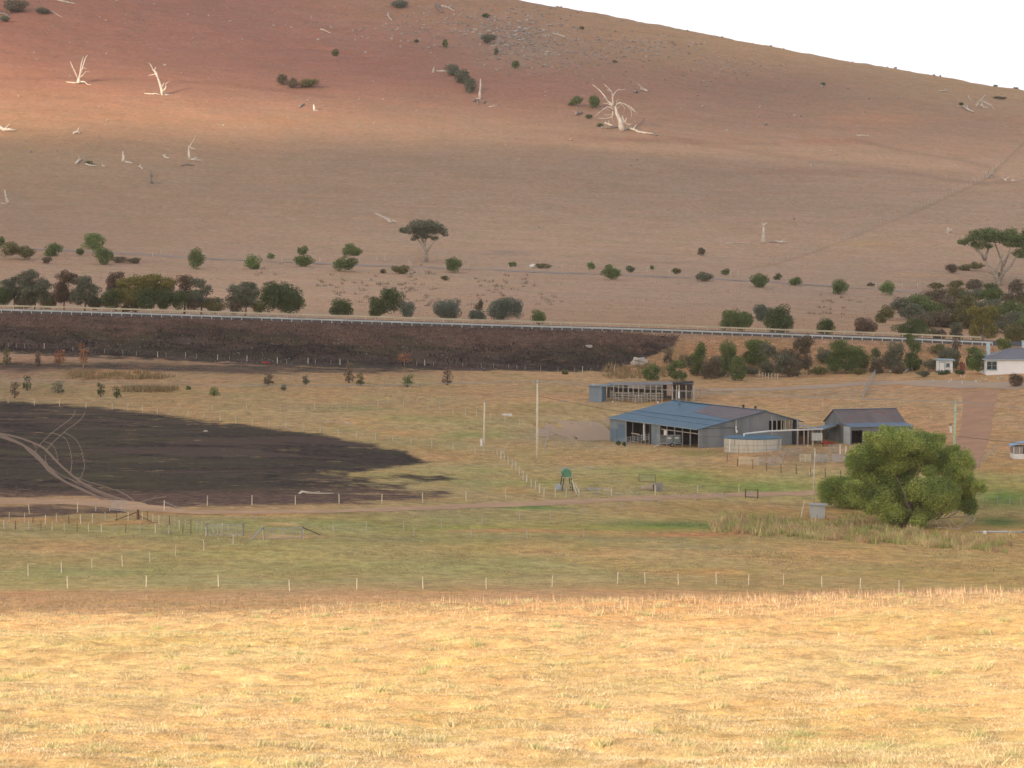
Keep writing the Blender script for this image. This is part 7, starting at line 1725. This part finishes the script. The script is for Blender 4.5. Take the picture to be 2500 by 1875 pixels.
# ------------------------------------------------------------------ old stock yards behind the big shed
def yards():
    a = G(1438, 981, 470); Y = a.y; s = Y/F; root = empty('shed', a, 'small blue iron shed with a flat blue roof at the left of the old yards', 'shed')
    ir = corrugated('old_blue', (.20,.25,.29), (.25,.29,.33), (1,0,0), .25, None, .6, .5); irs = corrugated('old_blue_side', (.10,.17,.23), (.13,.20,.26), (0,1,0), .25, None, .6, .5)
    zt_ = P(0,944,Y).z; w = 31*s; n = Vector((.55,.83,0)); d = Vector((1,0,0)); dp = 3.0
    q = [a, a+d*w, a+d*w+Vector((.85,dp,0)), a+Vector((.85,dp,0))]; zz = lambda v, z: Vector((v.x, v.y, z))
    b = MB().hexa([zz(v, a.z-.3) for v in q]+[zz(v, zt_) for v in q]); b.build('wall', ir, root)
    sw = [q[1]+Vector((.01,0,0)), q[1]+Vector((.03,0,0)), q[2]+Vector((.03,0,0)), q[2]+Vector((.01,0,0))]; MB().hexa([zz(v, a.z-.3) for v in sw]+[zz(v, zt_-.01) for v in sw]).build('side_wall', irs, root)
    r = [a+Vector((-.2,-.3,0)), a+d*(w+.25)+Vector((0,-.3,0)), a+d*(w+1.2)+Vector((.9,dp+.4,0)), a+Vector((.7,dp+.4,0))]
    MB().hexa([zz(v, zt_+.02) for v in r]+[zz(v, zt_+.22) for v in r]).build('roof', mat('old_roof_blue', (.10,.20,.28), (.14,.23,.31), 1, .55), root)
    MB().tube([zz(a+Vector((.75,.2,0)), zt_+.2), zz(a+Vector((.75,.2,0)), zt_+.55)], .09, 7).build('roof_pipe', white, root)
    # long low open shelter
    Yb = Y+3.0; c0 = P(1484, 940, Yb); c1 = P(1695, 937, Yb+1.5)
    rt = empty('open_shelter', Vector((c0.x, c0.y, hz(c0.x,c0.y))), 'long low open-fronted shelter with patched grey roof in the old yards', 'shelter')
    gm = mat('patched_roof', (.27,.25,.24), (.19,.18,.18), .35, .8, .2, 4)
    MB().hexa([c0-UP*.12, c1-UP*.12, c1+Vector((0,4,.10)), c0+Vector((0,4,.10)), c0, c1, c1+Vector((0,4,.24)), c0+Vector((0,4,.24))]).build('roof', gm, rt)
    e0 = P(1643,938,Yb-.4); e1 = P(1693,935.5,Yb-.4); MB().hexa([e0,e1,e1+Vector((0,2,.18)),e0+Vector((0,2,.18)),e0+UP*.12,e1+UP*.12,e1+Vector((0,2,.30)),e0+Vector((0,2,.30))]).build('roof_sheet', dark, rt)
    bw = [Vector((c0.x,c0.y+3.9,c0.z-3.3)),Vector((c1.x,c1.y+3.9,c1.z-2.9)),Vector((c1.x,c1.y+4,c1.z-2.9)),Vector((c0.x,c0.y+4,c0.z-3.3))]
    MB().hexa(bw+[Vector((bw[0].x,bw[0].y,c0.z)),Vector((bw[1].x,bw[1].y,c1.z)),Vector((bw[2].x,bw[2].y,c1.z)),Vector((bw[3].x,bw[3].y,c0.z))]).build('back_wall', mat('back_boards', (.085,.075,.065), (.16,.14,.12), .8, .9, stretch=(3,1,.4)), rt)
    for x0, x1, r0_, r1_, mm in ((1534,1572,939,948,'p'),(1572,1612,939,946,'g'),(1628,1639,938,966,'t'),(1612,1618,938,944,'g')):
        A = P(x0, r0_+1.5, Yb-.1); Bq = P(x1, r1_, Yb-.1); m_ = {'p': mat('board_pale', (.36,.32,.27), (.28,.24,.20), 1.5, .85, stretch=(3,1,.5)), 'g': mat('board_grey', (.22,.20,.18), (.16,.15,.13), 1.5, .85, stretch=(3,1,.5)), 't': mat('board_tan', (.36,.27,.21), (.30,.22,.17), 1.5, .85, stretch=(3,1,.5))}[mm]
        MB().box(((A.x+Bq.x)/2, A.y, (A.z+Bq.z)/2), (Bq.x-A.x, .06, A.z-Bq.z)).build('board', m_, rt)
    for x in (1498,1510,1521,1534,1546,1559,1574,1588,1602,1616,1641,1652,1658,1675,1692,1696):
        q = P(x, 941, Yb-.2); g_ = hz(q.x, q.y); MB().box((q.x, q.y, (q.z+g_)/2), (.17,.17,q.z-g_+.1)).build('post', postg if x != 1658 else postm, rt)
    rl = MB()
    for z in (.5,1.0,1.45): 
        A = P(1490, 960, Yb-.3); Bq = P(1620, 960, Yb-.3); rl.beam(Vector((A.x,A.y,hz(A.x,A.y)+z)), Vector((Bq.x,Bq.y,hz(Bq.x,Bq.y)+z)), .05, .12)
    rl.build('rails', postg, rt)
    fence('grey timber yard rails in front of the old open shelter, left run', [(1490,973),(1494,975),(1503,979),(1518.6,981),(1533,981),(1551,984),(1567,984),(1580,982),(1594,980),(1609,978)], 1.45, .085, postg, wires=0, rails=((.35,.7,1.05,1.4), .05, .11, postg), name='yard_rails', ymin=470)
    fence('grey timber yard rails at the right end of the old yards', [(1650,974),(1675,966),(1688,972),(1697,970),(1708,970),(1727,970)], 1.5, .085, postg, wires=0, rails=((.4,.9,1.45), .05, .11, postg), name='yard_rails', ymin=470)
    up(1642,981,937,.07,galv,'pole','tall thin grey pole rising behind the shed flue','pole', Y=Y-1)
    tub(1496,983,2,white,'small white can at the corner of the small blue shed'); tub(1606,985,2.5,white,'pale can lying behind the shed flue'); tub(1669,958,2,white,'white bucket hanging among the right yard posts')
yards()

# ------------------------------------------------------------------ tank stand, troughs, box
def stand():
    a = G(1387, 1199, 300); s = a.y/F; root = empty('tank_stand', a, 'green barrel tank on a tall dark timber stand', 'tank stand')
    c = P(1385, 1156, a.y-.3); R = 10.8*s
    tk = MB().tube([c, c+Vector((0,.02,0)), c+Vector((-.25,1.75,0)), c+Vector((-.25,1.77,0))], [R*.97,R,R,R*.97], 22).build('tank', mat('tank_green', (.07,.21,.12), (.09,.24,.145), .8, .45), root)
    MB().box((c.x-.25, c.y+.9, c.z+R+.03), (.5,.4,.16)).build('hatch', mat('hatch_blue', (.25,.38,.42), (.2,.3,.34), 1, .6), tk, org=root.location)
    zt_ = c.z-R; 
    for dx, dy, sp in ((-.42,0,-.32),(.5,0,.28),(-.68,1.5,-.32),(.25,1.5,.28)):
        t = Vector((c.x+dx, c.y+dy, zt_+.15)); f = Vector((c.x+dx+sp, c.y+dy, 0)); f.z = hz(f.x, f.y)-.15; MB().beam(t, f, .13).build('leg', postd, root)
    b = MB(); b.box((c.x, c.y+.8, zt_+.05), (1.3,1.9,.1)); z = a.z+.75; b.beam((c.x-.68,c.y,z), (c.x+.72,c.y,z), .09); b.beam((c.x-.9,c.y+1.5,z), (c.x+.5,c.y+1.5,z), .09); b.beam((c.x-.66,c.y,z+.5), (c.x+.64,c.y+.02,z), .07); b.beam((c.x-.72,c.y,z-.35), (c.x+.75,c.y,z-.35), .08); b.build('bracing', postg, root)
    MB().beam((c.x-.75,c.y-.05,z+.45), (c.x+.05,c.y-.05,z+.15), .22,.03).build('board', galv, root)
    for k, (p0, p1) in enumerate((((1396,1172),(1408,1206)),((1404,1180),(1415,1205)))):
        q = P(p0[0], p0[1], a.y-.6); f = G(p1[0], p1[1], 300); tag(MB().beam(q, f, .12, .07).build('plank', postm, org=f), ['long pale plank leaning against the tank stand','shorter pale plank leaning beside the long one'][k], 'plank')
    q = G(1362, 1196, 300); tag(MB().hexa([q+Vector(v) for v in ((-.45,0,0),(.45,0,0),(.55,.8,0),(-.35,.8,0),(-.3,.1,.75),(.4,.1,.7),(.5,.7,.72),(-.3,.7,.78))]).build('sheet_heap', mat('sheet_heap', (.30,.34,.38), (.40,.43,.46), 2, .5), org=q), 'crumpled grey sheet metal left of the tank stand legs', 'sheet metal')
stand()
def trough(label, p0, p1, row, wd, h, m, name='trough'):
    a = G(p0, row, 300); b_ = G(p1, row+1, 300); root = empty(name, a, label, 'trough'); d = (b_-a); d.z = 0; L = d.length; d.normalize(); n = Vector((-d.y, d.x, 0)); z = min(a.z, b_.z)
    o = MB(); t = .08
    for (q0, q1) in ((a, a+d*L),(a+n*wd, a+n*wd+d*L)): o.beam(Vector((q0.x,q0.y,z+h/2)), Vector((q1.x,q1.y,z+h/2)), t, h)
    for q0 in (a+d*t*.5, a+d*(L-t*.5)): o.beam(Vector((q0.x,q0.y,z+h/2))+n*t*.6, Vector((q0.x,q0.y,z+h/2))+n*(wd-t*.6), t, h-.01)
    o.build('wall', m, root); c = a+d*L/2+n*wd/2; MB().box((c.x, c.y, z+h*.35), (L-.1, wd-.05, h*.5), math.atan2(d.y, d.x)).build('base', m, root)
    return root
trough('pale oval concrete trough right of the tank stand', 1434, 1467, 1197, .9, .38, concrete)
r_ = trough('flat white slab trough lying low in front of the concrete one', 1422, 1463, 1205, .5, .14, concrete, 'slab')
trough('white bath-like trough on the paddock right of the short pole', 1227, 1250, 1014, .8, .3, white)
log('pale log beside the trough right of the tank stand', (0,0), [(1473*3.456,1199*3.456),(1492*3.456,1198*3.456)], 12, postm)
up(1233,1032,1015,.05,postm,'post','thin post below the white bath-like trough','post')
def cbox():
    a = G(1597, 1199, 300); s = a.y/F; root = empty('concrete_box', a, 'square concrete box with dark open face beside the farm track', 'concrete box'); w = 21*s; h = 18*s
    MB().box((a.x+w/2, a.y+.75, a.z+h/2-.08), (w, 1.4, h+.15)).build('body', mat('box_grey', (.20,.19,.18), (.28,.26,.24), 1, .9), root)
    MB().box((a.x+.09, a.y+.03, a.z+h/2-.05), (.18,.1,h+.1)).build('edge', concrete, root); MB().box((a.x+w*.55, a.y+.03, a.z+h*.45), (.05,.04,h*.8)).build('bar', postd, root)
    b = MB().tube([a+Vector((-.05,.7,h*.45)), a+Vector((-1.7,1.1,.25))], [h*.46,h*.35], 12); tag(b.build('culvert_pipe', mat('pipe_clay', (.40,.31,.24), (.32,.25,.19), 1, .9), org=a+Vector((-1,.9,0))), 'stubby clay-coloured pipe lying against the concrete box', 'pipe')
cbox()
v = G(2405, 1304, 330); tag(MB().blob((v.x,v.y,v.z+.18), (.26,.26,.26), 3, .05, 10, 8).build('float', white, org=v), 'round white float ball at the edge of the pond', 'float')
# fallen dead trunk inside the burnt paddock
timber('bleached fallen trunk lying on the burnt paddock', (620,920), [[(375,985),(400,968),(440,968),(500,978),(560,968)],[(540,985),(600,985),(675,982)],[(400,975),(385,990)],[(440,980),(500,988),(560,985)]], [22,14,10,12], name='dead_branch', cat='dead branch', first='trunk')
v = G(650,887,500); tag(MB().blob((v.x,v.y,v.z+.12), (.9,.3,.18), 8, .2, 8, 4).build('tarp', mat('red_tarp', (.45,.03,.03), (.35,.03,.03), 1, .6), org=v), 'small flat red object at the foot of the burnt bank', 'red object')
v = G(1300,654,640); tag(MB().blob((v.x,v.y,v.z+.5), (1.0,.6,.7), 18, .35, 7, 5).build('rock', white, org=v), 'white slab of rubble beside the old sealed road', 'rock')
v = G(1438,848,560); tag(MB().blob((v.x,v.y,v.z+.2), (.9,.4,.3), 19, .35, 7, 5).build('rock', rockw, org=v), 'white elongated stone on the burnt bank near its right end', 'rock')
v = G(1560,890,540); tag(MB().blob((v.x,v.y,v.z+.4), (1.6,1.0,.9), 22, .35, 8, 6).build('rock', rockw, org=v), 'pale boulder where the burnt bank meets the dry grass', 'rock')
v = G(502,1054,330); tag(MB().blob((v.x,v.y,v.z+.1), (.4,.2,.15), 23, .3, 7, 5).build('rock', rockw, org=v), 'small pale stone alone on the burnt paddock', 'rock')
v = G(1379,980,450); tag(MB().box((v.x,v.y,v.z+.1), (1.0,.5,.06)).build('sheet', galv, org=v), 'pale sheet of iron lying left of the small blue shed', 'sheet metal')
